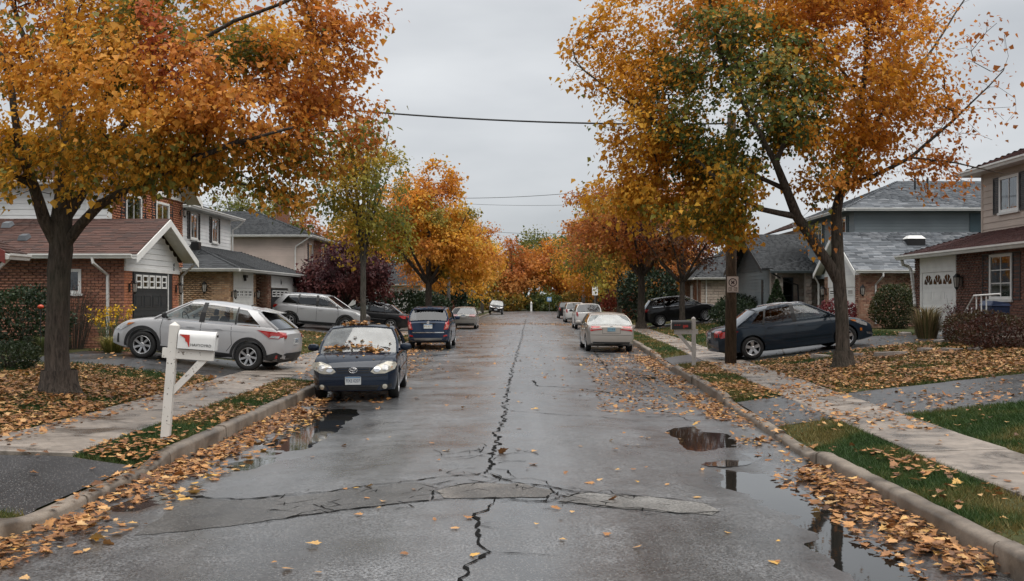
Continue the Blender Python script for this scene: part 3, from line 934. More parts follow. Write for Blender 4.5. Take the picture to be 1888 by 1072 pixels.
def garage_door(house, F, u0, u1, z0, z1, mat, rows=4, cols=4, win=None, d=0.0, surround=M_WHITE_T):
    mb = MB(); F.box(mb, u0, u1, z0, z1, d+0.002, d+0.008)
    g = mb.build('garage_door', mat, house)
    H = (z1-z0)/rows
    for r in range(rows):
        mb = MB(); F.box(mb, u0+0.006, u1-0.006, z0+H*r+0.006, z0+H*(r+1)-0.006, d+0.009, d+0.028)
        W = (u1-u0)/cols
        for c in range(cols):
            if win and r == rows-1: continue
            a, b = u0+W*c+0.09, u0+W*(c+1)-0.09; q0, q1 = z0+H*r+0.11, z0+H*(r+1)-0.11
            rect_frame(F, mb, a, b, q0, q1, 0.035, d+0.0285, d+0.040)
            F.box(mb, a+0.06, b-0.06, q0+0.06, q1-0.06, d+0.0285, d+0.037)
        mb.build('door_panel', mat, g)
    if win:
        q0, q1 = z0+H*(rows-1)+0.10, z1-0.08
        if win == 'fan':
            cu = (u0+u1)/2; n = 8
            W = (u1-u0)*0.30
            for (c, wf, q) in ((u0+(u1-u0)*0.2, 0.30, 1), (cu, 0.30, 1), (u1-(u1-u0)*0.2, 0.30, 1)):
                w = (u1-u0)*wf/2*0.9
                k = 4
                for i in range(k):
                    a0 = math.pi*i/k+0.09; a1 = math.pi*(i+1)/k-0.09
                    pts = [(c+w*0.28*math.cos(a0), q0+0.28*(q1-q0)*math.sin(a0)), (c+w*math.cos(a0), q0+(q1-q0)*math.sin(a0)), (c+w*math.cos((a0+a1)/2), q0+(q1-q0)*math.sin((a0+a1)/2)), (c+w*math.cos(a1), q0+(q1-q0)*math.sin(a1)), (c+w*0.28*math.cos(a1), q0+0.28*(q1-q0)*math.sin(a1))]
                    mb = MB(); F.prism(mb, pts, d+0.0285, d+0.034); fix_normals(mb.build('pane', M_ROOM_GLASS, g))
        else:
            n, style = win
            W = (u1-u0-0.16)/n
            for i in range(n):
                a = u0+0.08+W*i; b = a+W
                mb = MB(); rect_frame(F, mb, a+0.05, b-0.05, q0, q1, 0.055, d+0.0285, d+0.055)
                m_ = (q0+q1)/2
                F.box(mb, a+0.105, b-0.105, m_-0.02, m_+0.02, d+0.0285, d+0.05)
                if style == 4: F.box(mb, (a+b)/2-0.02, (a+b)/2+0.02, q0+0.055, m_-0.02, d+0.0285, d+0.05); F.box(mb, (a+b)/2-0.02, (a+b)/2+0.02, m_+0.02, q1-0.055, d+0.0285, d+0.05)
                mb.build('window_frame', M_WHITE, g)
                mb = MB(); F.box(mb, a+0.10, b-0.10, q0+0.05, q1-0.05, d+0.0283, d+0.033); mb.build('pane', M_ROOM_GLASS, g)
    mb = MB(); F.box(mb, (u0+u1)/2-0.06, (u0+u1)/2+0.06, z0+H*1.02, z0+H*1.02+0.05, d+0.03, d+0.07); mb.build('door_handle', M_WHITE_T, g)
    return g
M_ROOM_GLASS, _nt, _b = new_mat('dark_window_glass')
_b.inputs['Base Color'].default_value = (0.02, 0.022, 0.025, 1); _b.inputs['Roughness'].default_value = 0.06
_b.inputs['Specular IOR Level'].default_value = 0.7

def lantern(house, F, u, z, d=0.0, s=1.0):
    mb = MB()
    F.box(mb, u-0.05*s, u+0.05*s, z-0.14*s, z+0.10*s, d+0.0, d+0.025)
    mb.tube([F.p(u, z+0.06*s, d+0.02), F.p(u, z+0.17*s, d+0.10), F.p(u, z+0.16*s, d+0.17)], 0.012, 6)
    c = F.p(u, z, d+0.17)
    mb.lathe([(0.005, 0.20*s), (0.05*s, 0.15*s), (0.10*s, 0.10*s), (0.085*s, 0.09*s)], 'z', 6, c)
    mb.lathe([(0.055*s, -0.16*s), (0.03*s, -0.20*s), (0.004, -0.23*s)], 'z', 6, c)
    mb.lathe([(0.06*s, -0.15*s), (0.055*s, -0.17*s)], 'z', 6, c)
    for k in range(6):
        a = 2*math.pi*k/6
        mb.tube([c+np.array([0.055*s*math.cos(a), 0.055*s*math.sin(a), -0.16*s]), c+np.array([0.085*s*math.cos(a), 0.085*s*math.sin(a), 0.1*s])], 0.007, 4)
    l = mb.build('wall_lantern', M_IRON, house)
    m2 = MB(); m2.lathe([(0.045*s, -0.15*s), (0.073*s, 0.09*s)], 'z', 6, c); m2.build('lantern_glass', M_LAMPGLASS, l)

def gutter(house, a, b, out, mat=M_WHITE_T, h=0.13, w=0.12):
    """K-profile gutter from a to b (top back edge), out = unit vector away from the wall"""
    a = np.array(a, float); b = np.array(b, float); o = np.array(out, float)
    prof = [(0, 0), (0, -h), (w*0.55, -h), (w*0.75, -h*0.55), (w, -h*0.35), (w, 0), (w-0.015, 0), (w-0.015, -h*0.3), (0.02, -0.02)]
    V = [a+o*x+Z3*z for x, z in prof] + [b+o*x+Z3*z for x, z in prof]
    n = len(prof); F = [tuple(range(n)), tuple(range(2*n-1, n-1, -1))]
    for i in range(n): F.append((i, (i+1) % n, n+(i+1) % n, n+i))
    mb = MB(); mb.add(V, F); return fix_normals(mb.build('gutter', mat, house))

def downspout(house, pts, mat=M_WHITE_T, w=0.075):
    """square pipe along a list of points"""
    mb = MB(); mb.tube(pts, w*0.62, 4); return mb.build('downspout', mat, house)

def roof_plane(house, e0, e1, r1, r0, mat, thick=0.05, sw=0.30, sh=0.145, limit=0, name='roof'):
    """sloping plane: eave e0->e1, ridge r0->r1 (above e0/e1), laid with single shingles"""
    e0, e1, r0, r1 = (np.array(p, float) for p in (e0, e1, r0, r1))
    u = e1-e0; L = np.linalg.norm(u); u /= L
    n = np.cross(u, (r0-e0) if np.linalg.norm(r0-e0) > 0.2 and abs(np.dot((r0-e0)/np.linalg.norm(r0-e0), u)) < 0.98 else (r1-e1))
    n /= np.linalg.norm(n)
    if n[2] < 0: n = -n
    v = np.cross(n, u); 
    if v[2] < 0: v = -v
    S = np.dot(r0-e0, v)
    l0, l1 = np.dot(r0-e0, u), np.dot(r1-e0, u)
    mb = MB()
    P = [e0, e1, r1, r0]
    mb.add([p - n*thick for p in P] + P, [(3,2,1,0), (4,5,6,7), (0,1,5,4), (1,2,6,5), (2,3,7,6), (3,0,4,7)])
    o = fix_normals(mb.build(name, mat, house))
    mats = []; rows = int(S/sh)+1
    for r in range(rows):
        t = r*sh/S
        if t >= 0.995: break
        a, b = l0*t, L + (l1-L)*t
        x = a - random.uniform(0, sw)
        while x < b:
            w = sw*random.choice((0.55, 0.8, 1.0, 1.0, 1.35))
            s, e = max(x, a), min(x+w, b); x += w
            if e-s < 0.03: continue
            hh = min(sh*1.25, (1-t)*S)
            org = e0 + u*(s+0.002) + v*(r*sh - (0.02 if r == 0 else 0)) + n*0.003
            vv = v*1.0 - n*(0.010/sh)
            vv = vv/np.linalg.norm(vv)
            mats.append(frame_mat(org, u, vv, n, (e-s-0.004, hh, 0.016 + random.choice((0, 0, 0.006)))))
    h = np.dot(np.cross(u, v), n)
    SHV = [(0,0,0),(1,0,0),(1,0,1),(0,0,1),(0,1,.1),(1,1,.1),(1,1,.55),(0,1,.55)]
    SHF = [(3,2,6,7),(0,1,2,3),(1,5,6,2),(0,3,7,4)]
    if h > 0: SHF = [f[::-1] if False else f for f in SHF]
    # make the top face point along n
    SHF = [(3,2,6,7) if h > 0 else (7,6,2,3), (0,1,2,3) if h > 0 else (3,2,1,0), (1,5,6,2) if h > 0 else (2,6,5,1), (0,3,7,4) if h > 0 else (4,7,3,0)]
    pieces('shingle', o, SHV, SHF, mats, mat, limit, 'shingles_beyond')
    return o

def slab_between(house, name, P, ext, mat):
    mb = MB(); mb.prism(P, ext); return fix_normals(mb.build(name, mat, house))

def gable_top(c, half, zb, zp):
    """u-range of a gable at height z"""
    def f(z):
        t = max(0.0, min(1.0, (zp-z)/(zp-zb))); return (c-half*t, c+half*t)
    return f

# ---------------------------------------------------------------- house 1 on the left: brown roofed brick garage wing
def house_left_1():
    gx, gy = -11.75, 29.7
    H = root('house', (-14.0, 32.0, 0.55), 'brown roofed brick house with white garage gable and dark garage door', 'house')
    zg = 0.45
    FC = Face(-24.0, gy, 'cam'); ulen = gx+24.0
    wc = wall_box(H, (-24.0, gy, zg-0.6), (gx, gy+0.25, 3.22), M_MORTAR)
    uw = [(-13.62+24.0, -12.98+24.0, 2.15, 2.86)]
    brickwork(FC, wc, 0, ulen, zg, 3.18, uw, M_BRICK_RED, 300)
    FE = Face(gx, gy, 'east')
    we = wall_box(H, (gx-0.25, gy+0.251, zg-0.6), (gx-0.002, 34.2, 3.22), M_MORTAR)
    brickwork(FE, we, 0, 0.52, zg, 2.86, [], M_BRICK_ORANGE, 80)
    brickwork(FE, we, 3.95, 4.5, zg, 2.86, [], M_BRICK_ORANGE, 80)
    window(H, FC, -13.62+24, -12.98+24, 2.15, 2.86, 1, 1, d=0.0, frame=0.085)
    # garage door set in a dark reveal
    mb = MB(); FE.box(mb, 0.521, 3.949, zg-0.2, 2.84, 0.003, 0.012); mb.build('door_reveal', M_DARKPAINT, H)
    garage_door(H, FE, 0.62, 3.45, zg, 2.80, M_DARKPAINT, 4, 4, (5, 2), d=0.012)
    mb = MB(); FE.box(mb, 3.47, 3.53, zg, 2.80, 0.013, 0.05); mb.build('door_trim', M_WHITE, H)
    # gable with white boards
    zb, zp = 2.86, 4.32; c = 31.9-gy
    pts = [(-0.0, zb), (4.5, zb), (4.5, 3.2), (c, zp), (0, 3.2)]
    mb = MB(); FE.prism(mb, pts, -0.2, 0.03); g = fix_normals(mb.build('gable', M_SIDE_W, H))
    def gtop(z):
        if z < 3.2: return (0.0, 4.5)
        t = (zp-z)/(zp-3.2); return (c-c*t, c+(4.5-c)*t)
    siding(FE, g, 0, 4.5, zb, zp-0.05, [], M_SIDE_W, 0.175, 0.022, 0.032, gtop)
    mb = MB(); FE.box(mb, -0.02, 4.52, zb-0.05, zb+0.06, 0.0, 0.07); mb.build('frieze_board', M_WHITE, H)
    for ch, z in (('4', 3.10), ('k', 2.97)):
        me = text_mesh(ch, 0.17, 0.006); o = link('house_numeral', me, M_IRON, H)
        o.matrix_basis = Matrix(((0, 0, 1, gx+0.075), (1, 0, 0, gy+3.95), (0, 1, 0, z), (0, 0, 0, 1)))
    # roof: two slopes running back from the gable, overhang 0.55
    xe, yn, yf, ze, yr, zr = -11.2, 29.2, 34.6, 3.28, 31.9, 4.48
    roof_plane(H, (-26, yn, ze), (xe, yn, ze), (xe, yr, zr), (-26, yr, zr), M_SH_BROWN, 0.06, limit=300)
    roof_plane(H, (xe, yf, ze), (-26, yf, ze), (-26, yr, zr), (xe, yr, zr), M_SH_BROWN, 0.06)
    # barge boards and soffit
    for (y0, z0) in ((yn, ze), (yf, ze)):
        P = [(xe+0.004, y0, z0-0.02), (xe+0.004, yr, zr-0.02), (xe+0.004, yr, zr-0.24), (xe+0.004, y0, z0-0.24)]
        slab_between(H, 'barge_board', P, (0.03, 0, 0), M_WHITE)
        P = [(gx+0.06, y0, z0-0.075), (xe, y0, z0-0.075), (xe, yr, zr-0.075), (gx+0.06, yr, zr-0.075)]
        slab_between(H, 'soffit', P, (0, 0, -0.02), M_WHITE_T)
    slab_between(H, 'soffit', [(-26, yn+0.02, ze-0.09), (xe, yn+0.02, ze-0.09), (xe, gy-0.04, ze-0.09), (-26, gy-0.04, ze-0.09)], (0, 0, -0.02), M_WHITE_T)
    mb = MB(); mb.box((-26, yn-0.0, ze-0.14), (xe, yn+0.018, ze-0.012)); mb.build('fascia', M_WHITE, H)
    gutter(H, (-26, yn-0.002, ze+0.0), (xe-0.12, yn-0.002, ze+0.0), (0, -1, 0))
    downspout(H, [(-12.45, yn-0.05, ze-0.11), (-12.42, yn-0.05, ze-0.26), (-12.2, gy-0.075, ze-0.60), (-12.2, gy-0.075, 0.62)])
    downspout(H, [(-11.3, 34.55, 3.15), (-11.6, 34.62, 2.9), (-11.75, 34.62, 2.75), (-11.75, 34.62, 0.6)])
    lantern(H, FE, 0.26, 2.35, 0.04); lantern(H, FE, 4.22, 2.35, 0.04)
    # roof vents
    for (x, y) in ((-14.9, 30.2), (-15.9, 31.2)):
        z = ze+(y-yn)*(zr-ze)/(yr-yn)
        mb = MB(); mb.add([(x-.14, y-.14, z-.02), (x+.14, y-.14, z-.02), (x+.14, y+.16, z+.1), (x-.14, y+.16, z+.1), (x-.10, y-.12, z+.13), (x+.10, y-.12, z+.13), (x+.10, y+.12, z+.2), (x-.10, y+.12, z+.2)], [(0,1,5,4),(1,2,6,5),(2,3,7,6),(3,0,4,7),(4,5,6,7)])
        mb.build('roof_vent', M_SH_GREY, H)
    # upper storey
    ux, uy0, uy1, ut = -13.2, 32.4, 38.9, 5.75
    FU = Face(ux, uy0, 'east'); n_ = uy1-uy0
    wu = wall_box(H, (ux-9, uy0, 3.0), (ux, uy1, ut), M_MORTAR)
    wins = [(1.0, 2.35, 4.35, 5.45), (3.7, 5.0, 4.35, 5.45)]
    brickwork(FU, wu, 0, n_, 3.2, ut, wins, M_BRICK_ORANGE, 0)
    for (a, b, z0, z1) in wins: window(H, FU, a, b, z0, z1, 2, 1, M_SHUTTER, True, 0.0, 0.08, 0.38, curtain=True)
    FS = Face(ux-9, uy0, 'cam')
    siding(FS, wu, 0, 9, 3.5, ut, [], M_SIDE_W, 0.19, 0.022, 0.003)
    mb = MB(); mb.box((ux-0.16, uy0-0.03, 3.5), (ux+0.0, uy0-0.0022, ut)); mb.build('corner_board', M_WHITE, H)
    # its front gable
    c = n_/2
    mb = MB(); FU.prism(mb, [(-0.05, ut), (n_+0.05, ut), (c, ut+1.75)], -0.2, 0.03); g = fix_normals(mb.build('gable', M_SIDE_W, H))
    siding(FU, g, 0, n_, ut, ut+1.7, [], M_SIDE_W, 0.19, 0.022, 0.032, gable_top(c, n_/2, ut, ut+1.75))
    mb = MB(); FU.box(mb, -0.05, n_+0.05, ut-0.10, ut+0.03, 0.03, 0.09); mb.build('frieze_board', M_WHITE, H)
    xr = ux+0.62; zr2 = ut+1.98; z2 = ut-0.06; yc = (uy0+uy1)/2
    roof_plane(H, (ux-10, uy0-0.45, z2), (xr, uy0-0.45, z2), (xr, yc, zr2), (ux-10, yc, zr2), M_SH_BROWN, 0.06)
    roof_plane(H, (xr, uy1+0.45, z2), (ux-10, uy1+0.45, z2), (ux-10, yc, zr2), (xr, yc, zr2), M_SH_BROWN, 0.06)
    for y0 in (uy0-0.45, uy1+0.45):
        slab_between(H, 'barge_board', [(xr+0.004, y0, z2-0.02), (xr+0.004, yc, zr2-0.02), (xr+0.004, yc, zr2-0.26), (xr+0.004, y0, z2-0.26)], (0.03, 0, 0), M_WHITE)
        slab_between(H, 'soffit', [(ux+0.04, y0, z2-0.075), (xr, y0, z2-0.075), (xr, yc, zr2-0.075), (ux+0.04, yc, zr2-0.075)], (0, 0, -0.02), M_WHITE_T)
    gutter(H, (ux-9, uy0-0.452, z2), (xr-0.05, uy0-0.452, z2), (0, -1, 0))
    downspout(H, [(-14.1, uy0-0.5, z2-0.1), (-14.0, uy0-0.3, z2-0.3), (-13.95, uy0-0.08, z2-0.5), (-13.95, uy0-0.08, 4.4)])
    lantern(H, FU, n_-0.3, 5.25, 0.04, 0.9)
house_left_1()


# ---------------------------------------------------------------- house 2 on the left: white upper storey, tan brick garages
def house_left_2():
    H = root('house', (-15.5, 48.0, 0.55), 'white sided house with dark shutters, tan brick garage and charcoal roofs', 'house')
    zg = 0.5
    # garage a
    ax, ay0, ay1 = -13.0, 44.3, 48.6
    FC = Face(-22, ay0, 'cam'); w = wall_box(H, (-22, ay0, zg-0.5), (ax, ay0+0.25, 3.25), M_MORTAR_P)
    brickwork(FC, w, 0, 9.0, zg, 3.2, [], M_BRICK_TAN, 120)
    FE = Face(ax, ay0, 'east'); w = wall_box(H, (ax-0.25, ay0+0.251, zg-0.5), (ax-0.002, ay1, 3.25), M_MORTAR_P)
    brickwork(FE, w, 0, 0.55, zg, 3.2, [], M_BRICK_TAN, 60)
    brickwork(FE, w, 3.75, 4.3, zg, 3.2, [], M_BRICK_TAN, 60)
    mb = MB(); FE.box(mb, 0.551, 3.749, 2.62, 3.2, 0.003, 0.05); mb.build('door_header', M_WHITE, H)
    rect = MB(); rect_frame(FE, rect, 0.552, 3.748, zg-0.2, 2.618, 0.14, 0.004, 0.05); rect.build('door_trim', M_WHITE, H)
    garage_door(H, FE, 0.70, 3.60, zg, 2.47, M_WHITE, 4, 4, (4, 4), d=0.004)
    lantern(H, FC, 8.0, 2.5, 0.04, 1.3); lantern(H, FE, 0.28, 2.2, 0.04); lantern(H, FE, 4.0, 2.2, 0.04)
    mb = MB(); FE.box(mb, 2.0, 2.3, 2.95, 3.07, 0.051, 0.20); FE.box(mb, 2.08, 2.2, 2.8, 2.95, 0.08, 0.16); mb.build('security_lamp', M_IRON, H)
    # recess and garage b
    bx, by0, by1 = -12.9, 50.4, 57.2
    FR = Face(-16, by0, 'cam'); w = wall_box(H, (-16, by0, zg-0.5), (bx, by0+0.25, 3.2), M_MORTAR)
    brickwork(FR, w, 0, 3.1, zg, 3.15, [], M_BRICK_MIX, 60)
    FB = Face(bx, by0, 'east'); w = wall_box(H, (bx-0.25, by0+0.251, zg-0.5), (bx-0.002, by1, 3.2), M_MORTAR)
    brickwork(FB, w, 0, 0.6, zg, 3.15, [], M_BRICK_MIX, 0); brickwork(FB, w, 6.2, 6.8, zg, 3.15, [], M_BRICK_MIX, 0)
    mb = MB(); FB.box(mb, 0.601, 6.199, 2.55, 3.15, 0.003, 0.05); mb.build('door_header', M_WHITE, H)
    garage_door(H, FB, 0.7, 4.2, zg, 2.5, M_DARKPAINT, 4, 4, (4, 2), d=0.004)
    mb = MB(); FB.box(mb, 4.21, 6.19, zg, 2.55, 0.003, 0.05); mb.build('door_trim', M_WHITE, H)
    o = link('house_numeral', text_mesh('b', 0.4, 0.008), M_IRON, H); o.matrix_basis = Matrix(((0, 0, 1, bx+0.06), (1, 0, 0, by0+2.6), (0, 1, 0, 2.85), (0, 0, 0, 1)))
    # lower roof with a hip toward the camera
    ex, ey0, ey1, ze = -12.4, 43.8, 57.6, 3.3
    tx, ty, zt = -15.5, 46.9, 4.5
    roof_plane(H, (-24, ey0, ze), (ex, ey0, ze), (tx, ty, zt), (-24, ty, zt), M_SH_DARK, 0.06, limit=150)
    roof_plane(H, (ex, ey0, ze), (ex, ey1, ze), (tx, 54.6, zt), (tx, ty, zt), M_SH_DARK, 0.06, limit=150)
    roof_plane(H, (ex, ey1, ze), (-24, ey1, ze), (-24, 54.6, zt), (tx, 54.6, zt), M_SH_DARK, 0.06)
    slab_between(H, 'soffit', [(-24, ey0+.02, ze-.08), (ex-.02, ey0+.02, ze-.08), (ex-.02, ey1, ze-.08), (-24, ey1, ze-.08)], (0, 0, -0.02), M_WHITE_T)
    gutter(H, (-24, ey0, ze), (ex, ey0, ze), (0, -1, 0)); gutter(H, (ex, ey0-.1, ze), (ex, ey1, ze), (1, 0, 0))
    mb = MB(); mb.box((-15.2, 46.0, 4.15), (-14.85, 46.35, 4.55)); mb.build('roof_vent', M_IRON, H)
    # upper storey
    ux, uy0, uy1, z0, zt2 = -15.5, 45.6, 53.0, 3.6, 6.15
    FU = Face(ux, uy0, 'east'); L = uy1-uy0
    w = wall_box(H, (-25, uy0, z0), (ux, uy1, zt2), M_SIDE_W)
    wins = [(1.1, 2.1, 4.75, 5.95), (4.3, 5.2, 4.75, 5.95)]
    siding(FU, w, 0, L, 4.3, zt2, wins, M_SIDE_W, 0.175, 0.022, 0.003)
    for a, b, q0, q1 in wins: window(H, FU, a, b, q0, q1, 2, 1, M_SHUTTER, True, 0.0, 0.07, 0.36, curtain=True)
    FS = Face(-25, uy0, 'cam'); siding(FS, w, 0, 9.5, z0, zt2, [], M_SIDE_W, 0.175, 0.022, 0.003)
    mb = MB(); mb.box((ux-0.1, uy1-0.06, 4.3), (ux+0.035, uy1+0.03, zt2)); mb.build('corner_board', M_WHITE, H)
    e = 0.55
    roof_plane(H, (ux+e, uy0-e, zt2), (ux+e, uy1+e, zt2), (-19.6, 49.3, 7.7), (-19.6, 49.3, 7.7), M_SH_DARK, 0.06)
    roof_plane(H, (-26, uy0-e, zt2), (ux+e, uy0-e, zt2), (-19.6, 49.3, 7.7), (-26, 49.3, 7.7), M_SH_DARK, 0.06)
    slab_between(H, 'soffit', [(-26, uy0-e+.02, zt2-.08), (ux+e-.02, uy0-e+.02, zt2-.08), (ux+e-.02, uy1+e, zt2-.08), (-26, uy1+e, zt2-.08)], (0, 0, -0.02), M_WHITE_T)
    gutter(H, (-26, uy0-e, zt2), (ux+e, uy0-e, zt2), (0, -1, 0)); gutter(H, (ux+e, uy0-e-.1, zt2), (ux+e, uy1+e, zt2), (1, 0, 0))
    downspout(H, [(ux+e+.05, uy1+e-.1, zt2-.1), (ux+.3, uy1+.3, zt2-.45), (ux+.1, uy1+.12, zt2-.6), (ux+.1, uy1+.12, 4.3)])
house_left_2()

# ---------------------------------------------------------------- house 3 on the left: pinkish siding, charcoal hip roof
def house_left_3():
    H = root('house', (-18, 68.0, 0.55), 'two storey house with pinkish beige siding and charcoal hip roof', 'house')
    x1, y0, y1 = -14.4, 65.5, 74.0
    w = wall_box(H, (-27, y0, 0.2), (x1, y1, 6.0), M_SIDE_P)
    FC = Face(-27, y0, 'cam'); siding(FC, w, 0, 12.6, 3.6, 6.0, [], M_SIDE_P, 0.14, 0.022, 0.003)
    FE = Face(x1, y0, 'east')
    wins = [(1.2, 2.2, 4.4, 5.6), (5.2, 6.4, 4.4, 5.6)]
    siding(FE, w, 0, 2.8, 3.6, 6.0, wins, M_SIDE_P, 0.14, 0.022, 0.003)
    brickwork(FE, w, 2.8, 8.5, 3.6, 6.0, wins, M_BRICK_RED, 0, bw=0.3, bh=0.1)
    for a, b, q0, q1 in wins: window(H, FE, a, b, q0, q1, 2, 1, M_SHUTTER, True, 0.0)
    e = 0.55; zt = 6.05
    A, B, C_ = (-28, y0-e, zt), (x1+e, y0-e, zt), (x1+e, y1+e, zt)
    pk = (-18.7, 69.75, 7.95)
    roof_plane(H, A, B, pk, (-28, 69.75, 7.95), M_SH_DARK, 0.06, sw=0.4, sh=0.2)
    roof_plane(H, B, C_, pk, pk, M_SH_DARK, 0.06, sw=0.4, sh=0.2)
    slab_between(H, 'soffit', [(-28, y0-e+.02, zt-.08), (x1+e-.02, y0-e+.02, zt-.08), (x1+e-.02, y1+e, zt-.08), (-28, y1+e, zt-.08)], (0, 0, -0.02), M_WHITE_T)
    gutter(H, A, B, (0, -1, 0)); gutter(H, (x1+e, y0-e-.1, zt), (x1+e, y1+e, zt), (1, 0, 0))
    downspout(H, [(x1+e, y0-e, zt-.1), (x1-.5, y0-.12, zt-.7), (x1-.55, y0-.1, zt-1.0), (x1-.55, y0-.1, 3.3), (x1-.9, y0-.3, 3.0)])
    # brick ground floor standing forward, with its low roof
    gx = -10.9
    FG = Face(-16, 65.2, 'cam'); wg = wall_box(H, (-16, 65.2, 0.2), (gx, 72, 3.1), M_MORTAR)
    brickwork(FG, wg, 0, 5.1, 0.4, 3.05, [], M_BRICK_RED, 0, bw=0.25, bh=0.085)
    FG2 = Face(gx, 65.2, 'east'); brickwork(FG2, wg, 0, 6.8, 0.4, 3.05, [(1.0, 4.0, 0, 2.6)], M_BRICK_RED, 0, bw=0.25, bh=0.085)
    garage_door(H, FG2, 1.02, 3.98, 0.45, 2.58, M_WHITE, 4, 4, (4, 2), d=0.0)
    mb = MB(); FG.box(mb, 4.2, 4.95, 0.45, 2.1, 0.05, 0.10); mb.build('door', M_WHITE, H)
    roof_plane(H, (-17, 64.7, 3.15), (gx+.5, 64.7, 3.15), (x1-.1, 66.3, 3.75), (-17, 66.3, 3.75), M_SH_DARK, 0.06, sw=0.4, sh=0.2)
    roof_plane(H, (gx+.5, 64.7, 3.15), (gx+.5, 72.5, 3.15), (x1, 72.5, 3.85), (x1-.1, 66.3, 3.75), M_SH_DARK, 0.06, sw=0.4, sh=0.2)
    gutter(H, (-17, 64.7, 3.15), (gx+.5, 64.7, 3.15), (0, -1, 0))
    mb = MB(); mb.box((-17.6, 71.0, 6.8), (-16.8, 71.8, 8.9)); ch = mb.build('chimney', M_BRICK_DARK, H)
    mb = MB(); mb.box((-17.68, 70.92, 8.9), (-16.72, 71.88, 9.05)); mb.build('chimney_cap', M_IRON, ch)
house_left_3()

def house_left_4():
    H = root('house', (-14, 92.0, 0.5), 'low white bungalow half hidden behind the left street trees', 'house')
    x1, y0, y1 = -9.6, 90.0, 100.0
    w = wall_box(H, (-22, y0, 0.2), (x1, y1, 3.3), M_SIDE_W)
    FC = Face(-22, y0, 'cam'); siding(FC, w, 0, 12.4, 0.5, 3.3, [(3, 5, 1.2, 2.5), (8, 10, 1.2, 2.5)], M_SIDE_W, 0.25, 0.025, 0.003)
    for a in (3, 8): window(H, FC, a, a+2, 1.2, 2.5, 2, 1)
    yc = (y0+y1)/2
    mb = MB(); F = Face(x1, y0, 'east'); F.prism(mb, [(0, 3.3), (10, 3.3), (5, 5.2)], -0.2, 0.02); fix_normals(mb.build('gable', M_WHITE, H))
    roof_plane(H, (-23, y0-.5, 3.25), (x1+.6, y0-.5, 3.25), (x1+.6, yc, 5.3), (-23, yc, 5.3), M_SH_DARK, 0.08, sw=0.5, sh=0.25)
    roof_plane(H, (x1+.6, y1+.5, 3.25), (-23, y1+.5, 3.25), (-23, yc, 5.3), (x1+.6, yc, 5.3), M_SH_DARK, 0.08, sw=0.5, sh=0.25)
    gutter(H, (-23, y0-.5, 3.25), (x1+.6, y0-.5, 3.25), (0, -1, 0))
    for y_ in (y0-.5, y1+.5):
        slab_between(H, 'barge_board', [(x1+.604, y_, 3.22), (x1+.604, yc, 5.28), (x1+.604, yc, 4.95), (x1+.604, y_, 2.9)], (0.03, 0, 0), M_WHITE)
house_left_4()

